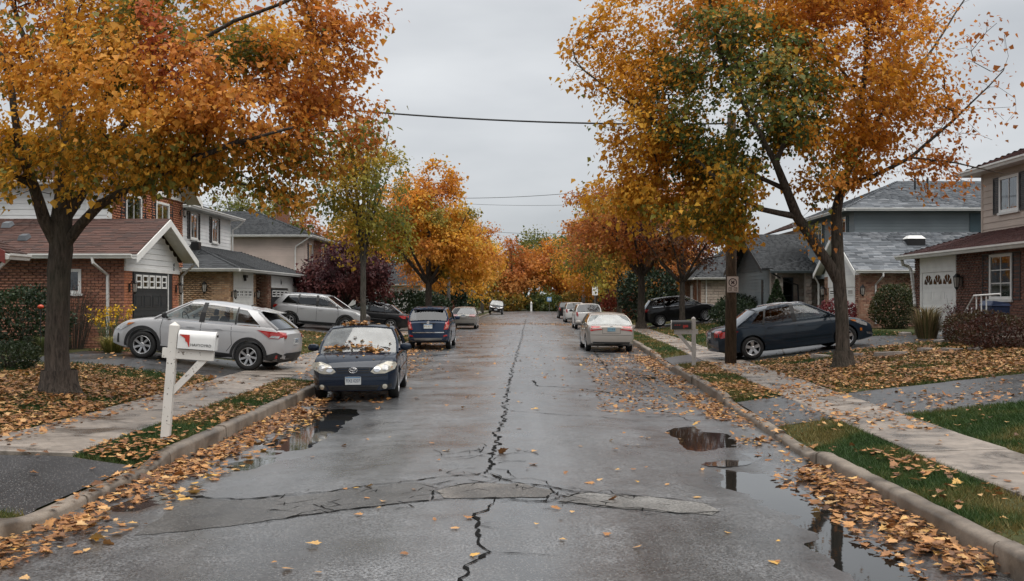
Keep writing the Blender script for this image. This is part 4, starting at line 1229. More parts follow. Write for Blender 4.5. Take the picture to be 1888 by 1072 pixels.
# ---------------------------------------------------------------- house 1 on the right: brown brick, maroon roof, beige upper storey
def house_right_1():
    H = root('house', (16.0, 30.0, 0.85), 'brown brick house with maroon porch roof, beige upper siding and white garage door', 'house')
    wx, yf, yn = 13.5, 35.8, 17.0; zg = 0.86
    F = Face(wx, yf, 'west')              # u runs toward the camera
    w = wall_box(H, (wx, yn, zg-0.6), (wx+0.25, yf, 3.6), M_MORTAR_P)
    U = lambda y: yf-y
    gd = (U(35.25), U(32.3), zg-0.1, 3.08)
    wn_ = (U(29.95), U(28.55), 1.98, 3.28)
    brickwork(F, w, 0, U(yn), zg-0.2, 3.5, [(gd[0]-0.0, gd[1]+0.0, 0, 3.4), wn_], M_BRICK_DARK, 300)
    FC = Face(wx, yf, 'back')
    mb = MB(); F.box(mb, gd[0], gd[1], 3.04, 3.40, 0.003, 0.06); mb.build('door_header', M_WHITE, H)
    rect = MB(); rect_frame(F, rect, gd[0], gd[1], zg-0.3, 3.038, 0.16, 0.004, 0.055); rect.build('door_trim', M_WHITE, H)
    garage_door(H, F, gd[0]+0.17, gd[1]-0.17, zg-0.05, 2.87, M_WHITE, 4, 3, 'fan', d=0.003)
    lantern(H, F, U(31.85), 2.55, 0.04, 1.25)
    window(H, F, *wn_, 2, 3, M_SHUTTER, True, 0.0, 0.085, 0.46, curtain=True)
    # front door and steps nearer the camera
    mb = MB(); F.box(mb, U(27.3), U(26.3), 1.35, 3.3, 0.04, 0.09); dr = mb.build('front_door', M_WHITE, H)
    mb = MB(); F.box(mb, U(27.15), U(26.45), 2.3, 3.1, 0.0901, 0.105); mb.build('pane', M_ROOM_GLASS, dr)
    mb = MB(); F.box(mb, U(27.9), U(25.6), 0.5, 1.32, 0.04, 1.3); mb.build('porch_step', M_CONC, H)
    mb = MB(); F.box(mb, U(28.2), U(25.3), 0.5, 1.05, 0.04, 1.75); mb.build('porch_step', M_CONC, H)
    # porch / garage roof
    ex, ef, en, ze = 13.0, 36.1, 16.5, 3.5
    tx, zt = 15.3, 4.28
    roof_plane(H, (ex, ef, ze), (ex, en, ze), (tx, en, zt), (tx, ef-2.3, zt), M_SH_MAROON, 0.06, limit=300)
    roof_plane(H, (19, ef, ze), (ex, ef, ze), (tx, ef-2.3, zt), (19, ef-2.3, zt), M_SH_MAROON, 0.06)
    slab_between(H, 'soffit', [(ex+.02, ef, ze-.09), (ex+.02, en, ze-.09), (wx-.04, en, ze-.09), (wx-.04, ef, ze-.09)], (0, 0, -0.02), M_WHITE_T)
    mb = MB(); mb.box((ex+.003, en, ze-.15), (ex+.02, ef, ze-.012)); mb.build('fascia', M_WHITE, H)
    gutter(H, (ex, ef+.02, ze), (ex, en, ze), (-1, 0, 0), h=0.15, w=0.14)
    # crooked flex downspout at the far corner
    mb = MB(); P = [(13.1, 36.0, 3.36), (13.15, 36.05, 3.2), (13.35, 36.1, 3.15), (13.42, 36.05, 3.05), (13.42, 35.95, 2.9), (13.46, 35.8, 2.2), (13.44, 35.68, 1.82), (13.40, 35.62, 1.78)]
    rad = [0.06]*len(P); mb.tube(P, rad, 8)
    for t in np.linspace(0, 1, 9):
        q = np.array(P[4])*(1-t)+np.array(P[6])*t
        mb.lathe([(0.058, -0.02), (0.078, 0), (0.058, 0.02)], 'z', 8, tuple(q))
    mb.build('downspout', M_WHITE_T, H)
    # upper storey
    ux, uf = 15.0, 33.9
    FU = Face(ux, uf, 'west'); L = uf-16.5; zt2 = 6.15
    w2 = wall_box(H, (ux, 16.5, 3.4), (ux+8, uf, zt2), M_SIDE_BG)
    V = lambda y: uf-y
    wins = [(V(32.6), V(31.3), 4.72, 5.85), (V(27.0), V(25.6), 4.72, 5.85)]
    siding(FU, w2, 0, L, 4.05, zt2, wins, M_SIDE_BG, 0.21, 0.024, 0.003)
    for q in wins: window(H, FU, *q, 2, 1, M_SHUTTER, True, 0.0, 0.09, 0.42, curtain=True)
    mb = MB(); mb.box((ux-0.035, uf-0.08, 4.1), (ux+0.1, uf+0.03, zt2)); mb.build('corner_board', M_SIDE_BG, H)
    F2 = Face(ux+8, uf, 'back'); siding(F2, w2, 0, 8, 3.6, zt2, [], M_SIDE_BG, 0.21, 0.024, 0.003)
    e = 0.55
    A, B = (ux-e, uf+e, zt2+.05), (ux-e, 16, zt2+.05); D = (ux+8, uf+e, zt2+.05)
    roof_plane(H, A, B, (ux+3.5, 20, 7.9), (ux+3.5, uf-3.5, 7.9), M_SH_MAROON, 0.06)
    roof_plane(H, D, A, (ux+3.5, uf-3.5, 7.9), (ux+4.5, uf-3.5, 7.9), M_SH_MAROON, 0.06)
    slab_between(H, 'soffit', [(ux-e+.02, uf+e-.02, zt2-.03), (ux-e+.02, 16, zt2-.03), (ux+2, 16, zt2-.03), (ux+2, uf+e-.02, zt2-.03)], (0, 0, -0.02), M_WHITE_T)
    gutter(H, (ux-e, uf+e+.02, zt2+.05), (ux-e, 16, zt2+.05), (-1, 0, 0), h=0.15, w=0.14)
    gutter(H, (ux+8, uf+e, zt2+.05), (ux-e, uf+e, zt2+.05), (0, 1, 0))
    # hand rail of the steps
    mb = MB(); rx = wx-1.45
    for y_ in (28.15, 27.9, 27.6, 27.3, 27.0):
        zb = 0.9 if y_ > 27.8 else 1.25; mb.tube([(rx, y_, zb), (rx, y_, zb+0.85)], 0.018, 6)
    mb.tube([(rx, 28.35, 1.62), (rx, 27.75, 2.08), (rx, 26.2, 2.12)], 0.025, 6); mb.tube([(rx, 28.3, 1.08), (rx, 27.75, 1.4), (rx, 26.2, 1.42)], 0.02, 6)
    mb.build('hand_rail', M_WHITE, H)
house_right_1()

# ---------------------------------------------------------------- house 2 on the right: blue-grey siding, grey shingles, brick garage
def house_right_2():
    H = root('house', (17.0, 46.0, 0.85), 'blue grey sided house with mottled grey shingle roofs and brick garage', 'house')
    zg = 0.82
    gx, gy = 13.75, 42.5
    FC = Face(gx, gy, 'cam'); w = wall_box(H, (gx, gy, zg-.6), (22, gy+.25, 3.2), M_MORTAR_P)
    brickwork(FC, w, 0, 8.2, zg-.2, 3.12, [], M_BRICK_MIX, 200)
    FW = Face(gx, 47.6, 'west'); w = wall_box(H, (gx+.002, gy+.251, zg-.6), (gx+.25, 47.6, 3.2), M_MORTAR_P)
    brickwork(FW, w, 0, .6, zg-.2, 3.0, [], M_BRICK_MIX, 40); brickwork(FW, w, 4.5, 5.1, zg-.2, 3.0, [], M_BRICK_MIX, 40)
    mb = MB(); FW.box(mb, .601, 4.499, 2.5, 3.0, .003, .05); mb.build('door_header', M_WHITE, H)
    garage_door(H, FW, .7, 4.4, zg, 2.48, M_WHITE, 4, 4, (4, 2), d=.003)
    lantern(H, FC, .02, 2.35, .04, 1.2); lantern(H, FW, .3, 2.35, .04, 1.2)
    # gable
    zb, zp, c = 3.0, 4.75, 2.55
    mb = MB(); FW.prism(mb, [(0, zb), (5.1, zb), (5.1, 3.15), (c, zp), (0, 3.15)], -.2, .03); g = fix_normals(mb.build('gable', M_SIDE_W, H))
    def gt(z):
        if z < 3.15: return (0, 5.1)
        t = (zp-z)/(zp-3.15); return (c-c*t, c+(5.1-c)*t)
    siding(FW, g, 0, 5.1, zb, zp-.05, [], M_SIDE_W, .175, .022, .032, gt)
    xe, yn, yf, ze, yr, zr = 13.35, 42.0, 48.1, 3.18, 45.05, 4.92
    roof_plane(H, (xe, yn, ze), (24, yn, ze), (24, yr, zr), (xe, yr, zr), M_SH_GREY, .06, sw=.34, sh=.155, limit=300)
    roof_plane(H, (24, yf, ze), (xe, yf, ze), (xe, yr, zr), (24, yr, zr), M_SH_GREY, .06, sw=.34, sh=.155)
    for y_ in (yn, yf):
        slab_between(H, 'barge_board', [(xe-.004, y_, ze-.02), (xe-.004, yr, zr-.02), (xe-.004, yr, zr-.24), (xe-.004, y_, ze-.24)], (-.03, 0, 0), M_WHITE)
        slab_between(H, 'soffit', [(gx-.04, y_, ze-.075), (xe, y_, ze-.075), (xe, yr, zr-.075), (gx-.04, yr, zr-.075)], (0, 0, -.02), M_WHITE_T)
    gutter(H, (xe+.02, yn, ze), (24, yn, ze), (0, -1, 0), M_WHITE_T)
    downspout(H, [(14.5, yn-.05, ze-.11), (14.5, yn-.05, ze-.25), (14.35, gy-.08, ze-.6), (14.35, gy-.08, .95)])
    downspout(H, [(xe, yf-.1, ze-.1), (xe+.25, yf+.05, ze-.5), (xe+.25, yf+.05, .9)])
    mb = MB(); x, y = 16.6, 44.2; z = ze+(y-yn)*(zr-ze)/(yr-yn)
    mb.box((x-.38, y-.3, z-.2), (x+.38, y+.3, z+.14)); v = mb.build('skylight', M_IRON, H)
    mb = MB(); mb.add([(x-.4, y-.32, z+.141), (x+.4, y-.32, z+.141), (x+.4, y+.32, z+.141), (x-.4, y+.32, z+.141), (x-.26, y-.2, z+.28), (x+.26, y-.2, z+.28), (x+.26, y+.2, z+.28), (x-.26, y+.2, z+.28)], [(0,1,5,4),(1,2,6,5),(2,3,7,6),(3,0,4,7),(4,5,6,7)])
    mb.build('skylight_dome', M_WHITE, v)
    # upper storey
    ux, uy, zt = 14.7, 46.3, 6.0
    w2 = wall_box(H, (ux, uy, 3.0), (26, 54, zt), M_SIDE_B)
    FU = Face(ux, uy, 'cam')
    ws = [(6.05, 6.75, 4.7, 5.75)]
    siding(FU, w2, 0, 11.3, 4.6, zt, ws, M_SIDE_B, .135, .022, .003)
    for q in ws: window(H, FU, *q, 1, 1, None, True)
    mb = MB(); FU.box(mb, 5.2, 5.98, 4.65, 5.85, .03, .07); mb.build('shutter', M_TEAL, H)
    F2 = Face(ux, 54, 'west'); w_ = [(5.4, 6.6, 4.6, 5.8), (1.5, 2.7, 4.6, 5.8)]
    siding(F2, w2, 0, 7.7, 3.6, zt, w_, M_SIDE_B, .135, .022, .003)
    for q in w_: window(H, F2, *q, 2, 1, M_TEAL, True)
    e = .6; zt += .05
    A, B, C_ = (ux-e, uy-e, zt), (27, uy-e, zt), (ux-e, 54+e, zt)
    r0, r1 = (ux+3.3, 50.1, 7.75), (24, 50.1, 7.75)
    roof_plane(H, A, B, r1, r0, M_SH_GREY, .06, sw=.34, sh=.155, limit=100)
    roof_plane(H, C_, A, r0, r0, M_SH_GREY, .06, sw=.34, sh=.155)
    slab_between(H, 'soffit', [(ux-e+.02, uy-e+.02, zt-.08), (27, uy-e+.02, zt-.08), (27, 54+e, zt-.08), (ux-e+.02, 54+e, zt-.08)], (0, 0, -.02), M_SIDE_D)
    gutter(H, A, B, (0, -1, 0)); gutter(H, (ux-e, 54+e, zt), (ux-e, uy-e-.1, zt), (-1, 0, 0))
    for x_ in (18.3, 18.9):
        mb = MB(); mb.tube([(x_, 48.6, 6.8), (x_, 48.6, 7.75)], .05, 8); mb.build('roof_vent', M_IRON, H)
    mb = MB(); mb.box((22.0, 45.4, 5.9), (23.6, 46.5, 7.2)); dm = mb.build('dormer', M_SIDE_B, H)
    window(H, Face(22.0, 45.4, 'cam'), .3, 1.3, 6.2, 7.0, 1, 1, None, True)
house_right_2()

# ---------------------------------------------------------------- house 3 on the right: rubble stone front, slate dark roofs
def house_right_3():
    H = root('house', (15, 57, .85), 'stone fronted house with dark slate roofs and blue garage wall', 'house')
    zg = .82; x0, y0, y1 = 12.5, 53.0, 62.0
    w = wall_box(H, (x0, y0, zg-.6), (24, y0+.3, 3.55), M_MORTAR_P); FC = Face(x0, y0, 'cam')
    brickwork(FC, w, 0, 4.5, zg-.2, 3.5, [(.55, 1.15, 1.2, 3.1)], M_STONE, 150, bw=.42, bh=.17, joint=.02, depth=.05, name='stone', jit=1.0)
    window(H, FC, .55, 1.15, 1.2, 3.1, 1, 2, None, True, mat=M_DARKPAINT)
    mb = MB(); mb.box((x0+2.9, y0-.14, zg-.2), (x0+3.04, y0-.06, 3.5)); mb.build('downspout', M_SIDE_D, H)
    # stone pillars of the porch
    for px in (x0+.05, x0+1.5):
        mb = MB(); mb.box((px, y0-1.1, zg-.2), (px+.3, y0-.8, 3.35)); pl = mb.build('porch_pillar', M_MORTAR_P, H)
        Fp = Face(px, y0-1.1, 'cam'); brickwork(Fp, pl, 0, .3, zg, 3.3, [], M_STONE, 30, bw=.25, bh=.16, joint=.02, depth=.04, name='stone', jit=1.0)
    FW = Face(x0, y1, 'west'); w2 = wall_box(H, (x0+.002, y0+.301, zg-.6), (x0+.3, y1, 3.55), M_SIDE_B)
    siding(FW, w2, 0, 8.6, zg-.1, 3.5, [(6.9, 7.4, .5, 3.0)], M_SIDE_B, .18, .024, .003)
    mb = MB(); FW.box(mb, 6.92, 7.38, zg, 3.0, .003, .03); mb.build('corner_board', M_DARKPAINT, H)
    yr, zr, xe, ze = 57.5, 5.6, 11.9, 3.55
    mb = MB(); FW.prism(mb, [(0, 3.5), (9, 3.5), (4.5, 5.4)], -.2, .02); g = fix_normals(mb.build('gable', M_SIDE_D, H))
    siding(FW, g, 0, 9, 3.5, 5.35, [], M_SIDE_D, .18, .024, .022, gable_top(4.5, 4.5, 3.5, 5.4))
    roof_plane(H, (xe, y0-.6, ze), (25, y0-.6, ze), (25, yr, zr), (xe, yr, zr), M_SH_DARK, .07, sw=.36, sh=.18)
    roof_plane(H, (25, y1+.6, ze), (xe, y1+.6, ze), (xe, yr, zr), (25, yr, zr), M_SH_DARK, .07, sw=.36, sh=.18)
    for y_ in (y0-.6, y1+.6):
        slab_between(H, 'barge_board', [(xe-.004, y_, ze-.02), (xe-.004, yr, zr-.02), (xe-.004, yr, zr-.24), (xe-.004, y_, ze-.24)], (-.03, 0, 0), M_DARKPAINT)
    # porch roof in front
    roof_plane(H, (x0-.4, y0-1.5, 3.42), (x0+4.8, y0-1.5, 3.42), (x0+4.8, y0-.1, 3.95), (x0+1.4, y0-.1, 3.95), M_SH_DARK, .06, sw=.36, sh=.18)
    gutter(H, (x0-.4, y0-1.5, 3.42), (x0+4.8, y0-1.5, 3.42), (0, -1, 0), M_SIDE_D)
    downspout(H, [(x0-.3, y0-1.45, 3.3), (x0+.5, y0-.9, 2.9), (x0+1.2, y0-.7, 2.7), (x0+1.3, y0-.7, .9)], M_IRON)
    # pale upper storey behind with its brown roof
    w3 = wall_box(H, (15.5, 58.5, 3.2), (25, 66, 6.0), M_SIDE_W); F3 = Face(15.5, 58.5, 'cam')
    siding(F3, w3, 0, 9.5, 4.4, 6.0, [], M_SIDE_W, .2, .024, .003)
    roof_plane(H, (14.9, 57.9, 6.05), (26, 57.9, 6.05), (26, 62, 7.6), (18.5, 62, 7.6), M_SH_BROWN, .06, sw=.4, sh=.2)
    roof_plane(H, (14.9, 66, 6.05), (14.9, 57.9, 6.05), (18.5, 62, 7.6), (18.5, 62, 7.6), M_SH_BROWN, .06, sw=.4, sh=.2)
    gutter(H, (14.9, 57.9, 6.05), (26, 57.9, 6.05), (0, -1, 0))
house_right_3()

def house_right_4():
    H = root('house', (15, 75, .85), 'pale stone house with brown front door behind the black suv', 'house')
    zg = .8; x0, y0, y1 = 11.9, 71.0, 81.0
    w = wall_box(H, (x0, y0, zg-.6), (22, y1, 3.4), M_MORTAR_P); FC = Face(x0, y0, 'cam')
    brickwork(FC, w, 0, 10, zg-.2, 3.35, [], M_STONE_PALE, 60, bw=.45, bh=.17, joint=.02, depth=.04, name='stone', jit=1.0)
    FW = Face(x0, y1, 'west')
    brickwork(FW, w, 0, 10, zg-.2, 3.35, [(7.6, 8.7, 0, 2.95), (5.4, 6.6, 0, 3.0)], M_BRICK_MIX, 0, bw=.3, bh=.1)
    mb = MB(); FW.box(mb, 7.62, 8.68, zg, 2.93, .003, .03); mb.build('front_door', simple('brown_door', (.20, .06, .025), .4), H)
    garage_door(H, FW, 5.45, 6.55, zg, 2.95, M_WHITE, 4, 2, None, d=.003)
    downspout(H, [(x0+.35, y0-.1, 3.3), (x0+.35, y0-.1, .9)])
    downspout(H, [(x0-.1, y0+.9, 3.3), (x0-.1, y0+.9, .9)])
    roof_plane(H, (x0-.6, y0-.6, 3.45), (23, y0-.6, 3.45), (23, 76, 5.6), (x0+2.5, 76, 5.6), M_SH_DARK, .07, sw=.5, sh=.25)
    roof_plane(H, (x0-.6, y1+.6, 3.45), (x0-.6, y0-.6, 3.45), (x0+2.5, 76, 5.6), (x0+2.5, 76, 5.6), M_SH_DARK, .07, sw=.5, sh=.25)
    gutter(H, (x0-.6, y0-.6, 3.45), (23, y0-.6, 3.45), (0, -1, 0)); gutter(H, (x0-.6, y1+.6, 3.45), (x0-.6, y0-.7, 3.45), (-1, 0, 0))
house_right_4()
# ================================================================ CARS
def paint(name, col, metal=0.35, rough=0.32, dirt=0.15):
    m, nt, b = new_mat(name)
    v = objvec(nt)
    f = noise(nt, 3.0, 5, 0.65, v); s = noise(nt, 220, 2, 0.5, v)
    c = mixc(nt, ramp(nt, f, [(0.45, 0.0), (0.8, dirt)]), col, tuple(0.5*x+0.06 for x in col))
    c = mixc(nt, 1.0, c, ramp(nt, s, [(0.3, 0.93), (0.7, 1.07)]), 'MULTIPLY')
    nt.links.new(c, b.inputs['Base Color'])
    b.inputs['Metallic'].default_value = metal
    nt.links.new(ramp(nt, f, [(0.3, rough), (0.8, rough+0.2)]), b.inputs['Roughness'])
    b.inputs['Coat Weight'].default_value = 0.8; b.inputs['Coat Roughness'].default_value = 0.03; b.inputs['Specular IOR Level'].default_value = 0.12; b.inputs['Coat IOR'].default_value = 1.42
    drops = nt.nodes.new('ShaderNodeTexVoronoi'); drops.inputs['Scale'].default_value = 45; nt.links.new(v, drops.inputs['Vector'])
    bump(nt, b, ramp(nt, drops.outputs['Distance'], [(0.05, 1.0), (0.22, 0.0)]), 0.04, 0.003)
    return m
P_SILVER = paint('paint_silver', (0.50, 0.50, 0.51), 0.3)
P_SILVER2 = paint('paint_silver_grey', (0.46, 0.465, 0.475), 0.35)
P_NAVY = paint('paint_navy', (0.005, 0.013, 0.030), 0.1, 0.5)
P_BLUE = paint('paint_blue', (0.009, 0.024, 0.058), 0.2, 0.38)
P_SLATE = paint('paint_slate_blue', (0.012, 0.022, 0.035), 0.15, 0.45)
P_BLACK = paint('paint_black', (0.010, 0.010, 0.011), 0.1)
P_GREY = paint('paint_warm_grey', (0.25, 0.24, 0.22), 0.3)
P_BEIGE = paint('paint_champagne', (0.36, 0.33, 0.30), 0.4)
P_WHITE = paint('paint_white', (0.78, 0.78, 0.77), 0.0)
M_TYRE = simple('tyre_rubber', (0.014, 0.014, 0.014), 0.75, 0.25, 20)
M_TRIM = simple('black_plastic', (0.018, 0.018, 0.019), 0.55, 0.15, 15)
M_RIM = simple('alloy', (0.52, 0.52, 0.53), 0.3, 0.1, 15, metal=0.85)
M_RIMD = simple('alloy_dark', (0.05, 0.05, 0.055), 0.35, 0.1, 15, metal=0.5)
M_CHROME = simple('chrome', (0.75, 0.75, 0.76), 0.14, 0.05, 15, metal=1.0)
M_SEAT = simple('seat_cloth', (0.03, 0.03, 0.032), 0.85, 0.15, 15)
M_INT = simple('cabin_plastic', (0.035, 0.035, 0.037), 0.7, 0.15, 15)
M_INTG = simple('cabin_grey', (0.16, 0.155, 0.15), 0.7, 0.15, 15)
M_GLASS_C = glass_mat('car_glass', (0.62, 0.66, 0.64))
M_GLASS_T = glass_mat('car_glass_tinted', (0.10, 0.105, 0.11))
M_GLASS_F, _nt, _b = new_mat('car_glass_pale_sheen')
_b.inputs['Base Color'].default_value = (0.55, 0.58, 0.58, 1); _b.inputs['Roughness'].default_value = 0.5
_o = _nt.nodes['Material Output']; _tr = nd(_nt, 'ShaderNodeBsdfTransparent'); _tr.inputs[0].default_value = (.6, .64, .62, 1)
_gl = nd(_nt, 'ShaderNodeBsdfGlossy'); _gl.inputs['Roughness'].default_value = 0.03
_m1 = nd(_nt, 'ShaderNodeMixShader'); _m2 = nd(_nt, 'ShaderNodeMixShader')
_sheen = ramp(_nt, noise(_nt, 2.2, 5, .6, objvec(_nt)), [(.35, .16), (.7, .42)])  # pale diffuse cover painted into the glass to imitate reflected sky
_nt.links.new(_sheen, _m1.inputs[0]); _nt.links.new(_tr.outputs[0], _m1.inputs[1]); _nt.links.new(_b.outputs[0], _m1.inputs[2])
_nt.links.new(math_n(_nt, 'MULTIPLY', schlick(_nt), 2.2, True), _m2.inputs[0]); _nt.links.new(_m1.outputs[0], _m2.inputs[1]); _nt.links.new(_gl.outputs[0], _m2.inputs[2])
_nt.links.new(_m2.outputs[0], _o.inputs[0])
M_RED = simple('red_lens', (0.36, 0.012, 0.010), 0.10, 0.1, 25, coat=1.0)
M_REDDK = simple('dark_red_lens', (0.16, 0.010, 0.010), 0.12, 0.1, 25, coat=1.0)
M_AMBER = simple('amber_lens', (0.55, 0.16, 0.02), 0.12, 0.1, 25, coat=1.0)
M_LENS = simple('clear_lens', (0.42, 0.42, 0.42), 0.08, 0.35, 14, metal=0.3, coat=1.0)
M_LENSY = simple('fogged_lens', (0.44, 0.41, 0.34), 0.15, 0.3, 14, metal=0.2, coat=0.8)
M_PLATE = simple('plate_white', (0.60, 0.62, 0.62), 0.5, 0.1, 20)
M_PLATEB = simple('plate_blue', (0.10, 0.22, 0.38), 0.5, 0.1, 20)
M_PLATET = simple('plate_letters', (0.02, 0.04, 0.10), 0.5, 0.1, 20)
M_GAP = simple('panel_gap', (0.006, 0.006, 0.006), 0.8, 0.1, 20)

RING = [(0.0, 0, 0.0), (0.80, 0, 0.0), (0.945, 0, 0.035), (0.975, 0, 0.13), (0.985, 0.30, 0), (1.0, 0.55, 0), (0.998, 0.72, 0), (0.99, 0.86, 0), (0.972, 0.955, 0)]
def make_wheel(car, x, y, r, width, side, style):
    """wheel part = hub and brake disc; tyre and rim are its pieces. side +1: outer face toward +y"""
    def lat(prof, n=28):
        mb = MB(); mb.lathe([(rr, h*side) for rr, h in prof], 'y', n); return mb
    hub = lat([(0.001, -0.02), (r*0.55, -0.02), (r*0.55, 0.0), (0.001, 0.0)], 18)
    w = fix_normals(hub.build('wheel', M_GAP, car, local=True)); w.location = (x, y, r)
    h = width/2
    ty = lat([(r*0.64, -h*0.9), (r*0.78, -h), (r*0.93, -h*0.96), (r*0.99, -h*0.72), (r, -h*0.4), (r, h*0.4), (r*0.99, h*0.72), (r*0.93, h*0.96), (r*0.78, h), (r*0.66, h*0.93), (r*0.64, h*0.8), (r*0.64, -h*0.9)], 32)
    fix_normals(ty.build('tyre', M_TYRE, w, smooth=True, local=True))
    rim = lat([(r*0.655, h*0.96), (r*0.645, h*0.99), (r*0.60, h*0.93), (r*0.585, h*0.5), (r*0.60, h*0.1)], 32)
    n = {'five': 5, 'ten': 10, 'seven': 7, 'six': 6}[style]
    for k in range(n):
        a = 2*math.pi*k/n + 0.3
        wi, wo = (0.11, 0.15) if n == 5 else (0.07, 0.085)
        tw = 0.0 if n != 7 else 0.22
        def q(rr, off, yy, tws=0): 
            aa = a + tws
            return (math.cos(aa)*rr*r - math.sin(aa)*off*r, yy*side, math.sin(aa)*rr*r + math.cos(aa)*off*r)
        z0, z1 = h*0.78, h*0.90
        P = [q(.10, -wi, z0), q(.62, -wo, z1, tw), q(.62, wo, z1, tw), q(.10, wi, z0)]
        Q = [q(.10, -wi*.9, z0-.035), q(.62, -wo, z1-.05, tw), q(.62, wo, z1-.05, tw), q(.10, wi*.9, z0-.035)]
        rim.hexa(Q + P)
    rim.lathe([(0.001, h*0.86*side), (r*0.13, h*0.86*side), (r*0.17, h*0.78*side), (r*0.17, h*0.5*side)], 'y', 16)
    fix_normals(rim.build('rim', M_RIM, w, local=True))
    return w

def interp(pts, x):
    xs = [p[0] for p in pts]; return float(np.interp(x, xs, [p[1] for p in pts]))

def smooth_curve(pts):
    """monotone cubic through (x, v) points"""
    xs = np.array([p[0] for p in pts]); vs = np.array([p[1] for p in pts])
    d = np.diff(vs)/np.diff(xs); m = np.zeros_like(vs)
    m[1:-1] = np.where(d[:-1]*d[1:] > 0, 2*d[:-1]*d[1:]/(d[:-1]+d[1:]+1e-12), 0); m[0] = d[0]; m[-1] = d[-1]
    def f(x):
        x = min(max(x, xs[0]), xs[-1]); i = min(np.searchsorted(xs, x, 'right')-1, len(xs)-2)
        h = xs[i+1]-xs[i]; t = (x-xs[i])/h
        return float((2*t**3-3*t**2+1)*vs[i] + (t**3-2*t**2+t)*h*m[i] + (-2*t**3+3*t**2)*vs[i+1] + (t**3-t**2)*h*m[i+1])
    return f

class Car:
    def __init__(s, name, label, P, cat='car', group=None):
        s.P = P
        s.root = empty(name, (0, 0, 0), label, cat, group)
        s.build_body(); s.build_cabin(); s.fix_bvh(); s.details()
    # ---- lower body
    def half_w(s, x):
        P = s.P; L0, L1 = P['rear'], P['front']; W = P['w']/2
        t = 1.0
        df = L1-x; dr = x-L0
        t *= 1-0.17*max(0, 1-df/0.55)**2.2 - 0.035*max(0, 1-df/1.3)
        t *= 1-0.10*max(0, 1-dr/0.45)**2.2 - 0.03*max(0, 1-dr/1.2)
        return W*t
    def build_body(s):
        P = s.P; top = smooth_curve(P['deck']); bot = smooth_curve(P['floor'])
        L0, L1 = P['rear'], P['front']
        xs = list(np.linspace(L0+0.35, L1-0.4, 34))
        xs = [L0, L0+0.015, L0+0.05, L0+0.12, L0+0.22] + xs + [L1-0.27, L1-0.16, L1-0.08, L1-0.03, L1]
        s.top, s.bot = top, bot
        rings = []
        for x in xs:
            w = s.half_w(x); zb = bot(x); zt = top(x)
            crown = P.get('crown', 0.035)
            sh = zt - crown - 0.012
            endf = 1.0
            if x > L1-0.2: endf = (L1-x)/0.2
            if x < L0+0.1: endf = (x-L0)/0.1
            pts = []
            for (fw, ft, dz) in RING:
                pts.append((x, fw*w, zb + ft*(sh-zb) + dz))
            pts += [(x, w*0.945, sh+0.004), (x, w*0.90, sh+0.014), (x, w*0.70, zt-crown*0.45), (x, w*0.40, zt-crown*0.12), (x, 0, zt)]
            rings.append(pts)
        n = len(rings[0]); V = []
        def full(r): return [r[0]] + r[1:-1] + [r[-1]] + [(p[0], -p[1], p[2]) for p in reversed(r[1:-1])]
        full_rings = [full(r) for r in rings]
        k = len(full_rings[0]); F = []
        for r in full_rings: V += r
        m = len(full_rings)
        for i in range(m-1):
            for j in range(k):
                j2 = (j+1) % k
                F.append((i*k+j, i*k+j2, (i+1)*k+j2, (i+1)*k+j))
        for (ri, flip) in ((0, False), (m-1, True)):
            ring = full_rings[ri]; c = (ring[0][0], 0, (min(p[2] for p in ring)+max(p[2] for p in ring))/2)
            prev = [ri*k+j for j in range(k)]
            for sc in (0.82, 0.6, 0.35):
                base = len(V); V += [(c[0], c[1]+(p[1])*sc, c[2]+(p[2]-c[2])*sc) for p in ring]
                cur = [base+j for j in range(k)]
                for j in range(k):
                    j2 = (j+1) % k; f = (prev[j], prev[j2], cur[j2], cur[j]); F.append(f if flip else f[::-1])
                prev = cur
            V.append(c); ci = len(V)-1
            for j in range(k):
                f = (prev[j], prev[(j+1) % k], ci); F.append(f if flip else f[::-1])
        # shape of the two ends: bowed in plan and in profile
        W = P['w']/2; V2 = []
        for (x, y, z) in V:
            zf = P.get('nose_z', 0.48); 
            a = max(0, 1-(L1-x)/0.5)
            x -= a*(0.13*(y/W)**2 + P.get('nose_rake', 0.22)*max(0, z-zf)**1.3 + 0.25*max(0, zf-0.12-z)**1.5)
            b = max(0, 1-(x-L0)/0.45)
            zr = P.get('tail_z', 0.55)
            x += b*(0.09*(y/W)**2 + P.get('tail_rake', 0.10)*max(0, z-zr) + 0.22*max(0, zr-0.15-z)**1.4)
            V2.append((x, y, z))
        me = mesh('body', V2, F, True)
        o = link('body', me, None); fix_normals(o)
        # wheel wells
        tools = []
        for x in (P['axf'], P['axr']):
            for sd in (1, -1):
                mb = MB(); rr = P['r']+P.get('well', 0.045)
                y0, y1 = sd*(W-0.28), sd*(W+0.2)
                mb.lathe([(0.0001, y0), (rr, y0), (rr, y1), (0.0001, y1)], 'y', 36, (x, 0, P['r']+0.01))
                t = fix_normals(mb.build('tool', None, None)); tools.append(t)
        for t in tools:
            md = o.modifiers.new('b', 'BOOLEAN'); md.operation = 'DIFFERENCE'; md.object = t; md.solver = 'EXACT'
        dg = bpy.context.evaluated_depsgraph_get()
        me2 = bpy.data.meshes.new_from_object(o.evaluated_get(dg))
        for t in tools: bpy.data.objects.remove(t)
        bpy.data.objects.remove(o)
        me2.materials.clear(); me2.materials.append(P['paint']); me2.name = 'body'
        me2.polygons.foreach_set('use_smooth', [True]*len(me2.polygons)); me2.set_sharp_from_angle(angle=R(38))
        s.body = link('body', me2, None, s.root, local=True)
        for x in (P['axf'], P['axr']):
            for sd in (1, -1):
                make_wheel(s.root, x, sd*(W-P.get('tyre', 0.21)/2-0.015), P['r'], P.get('tyre', 0.21), sd, P.get('rim', 'five'))
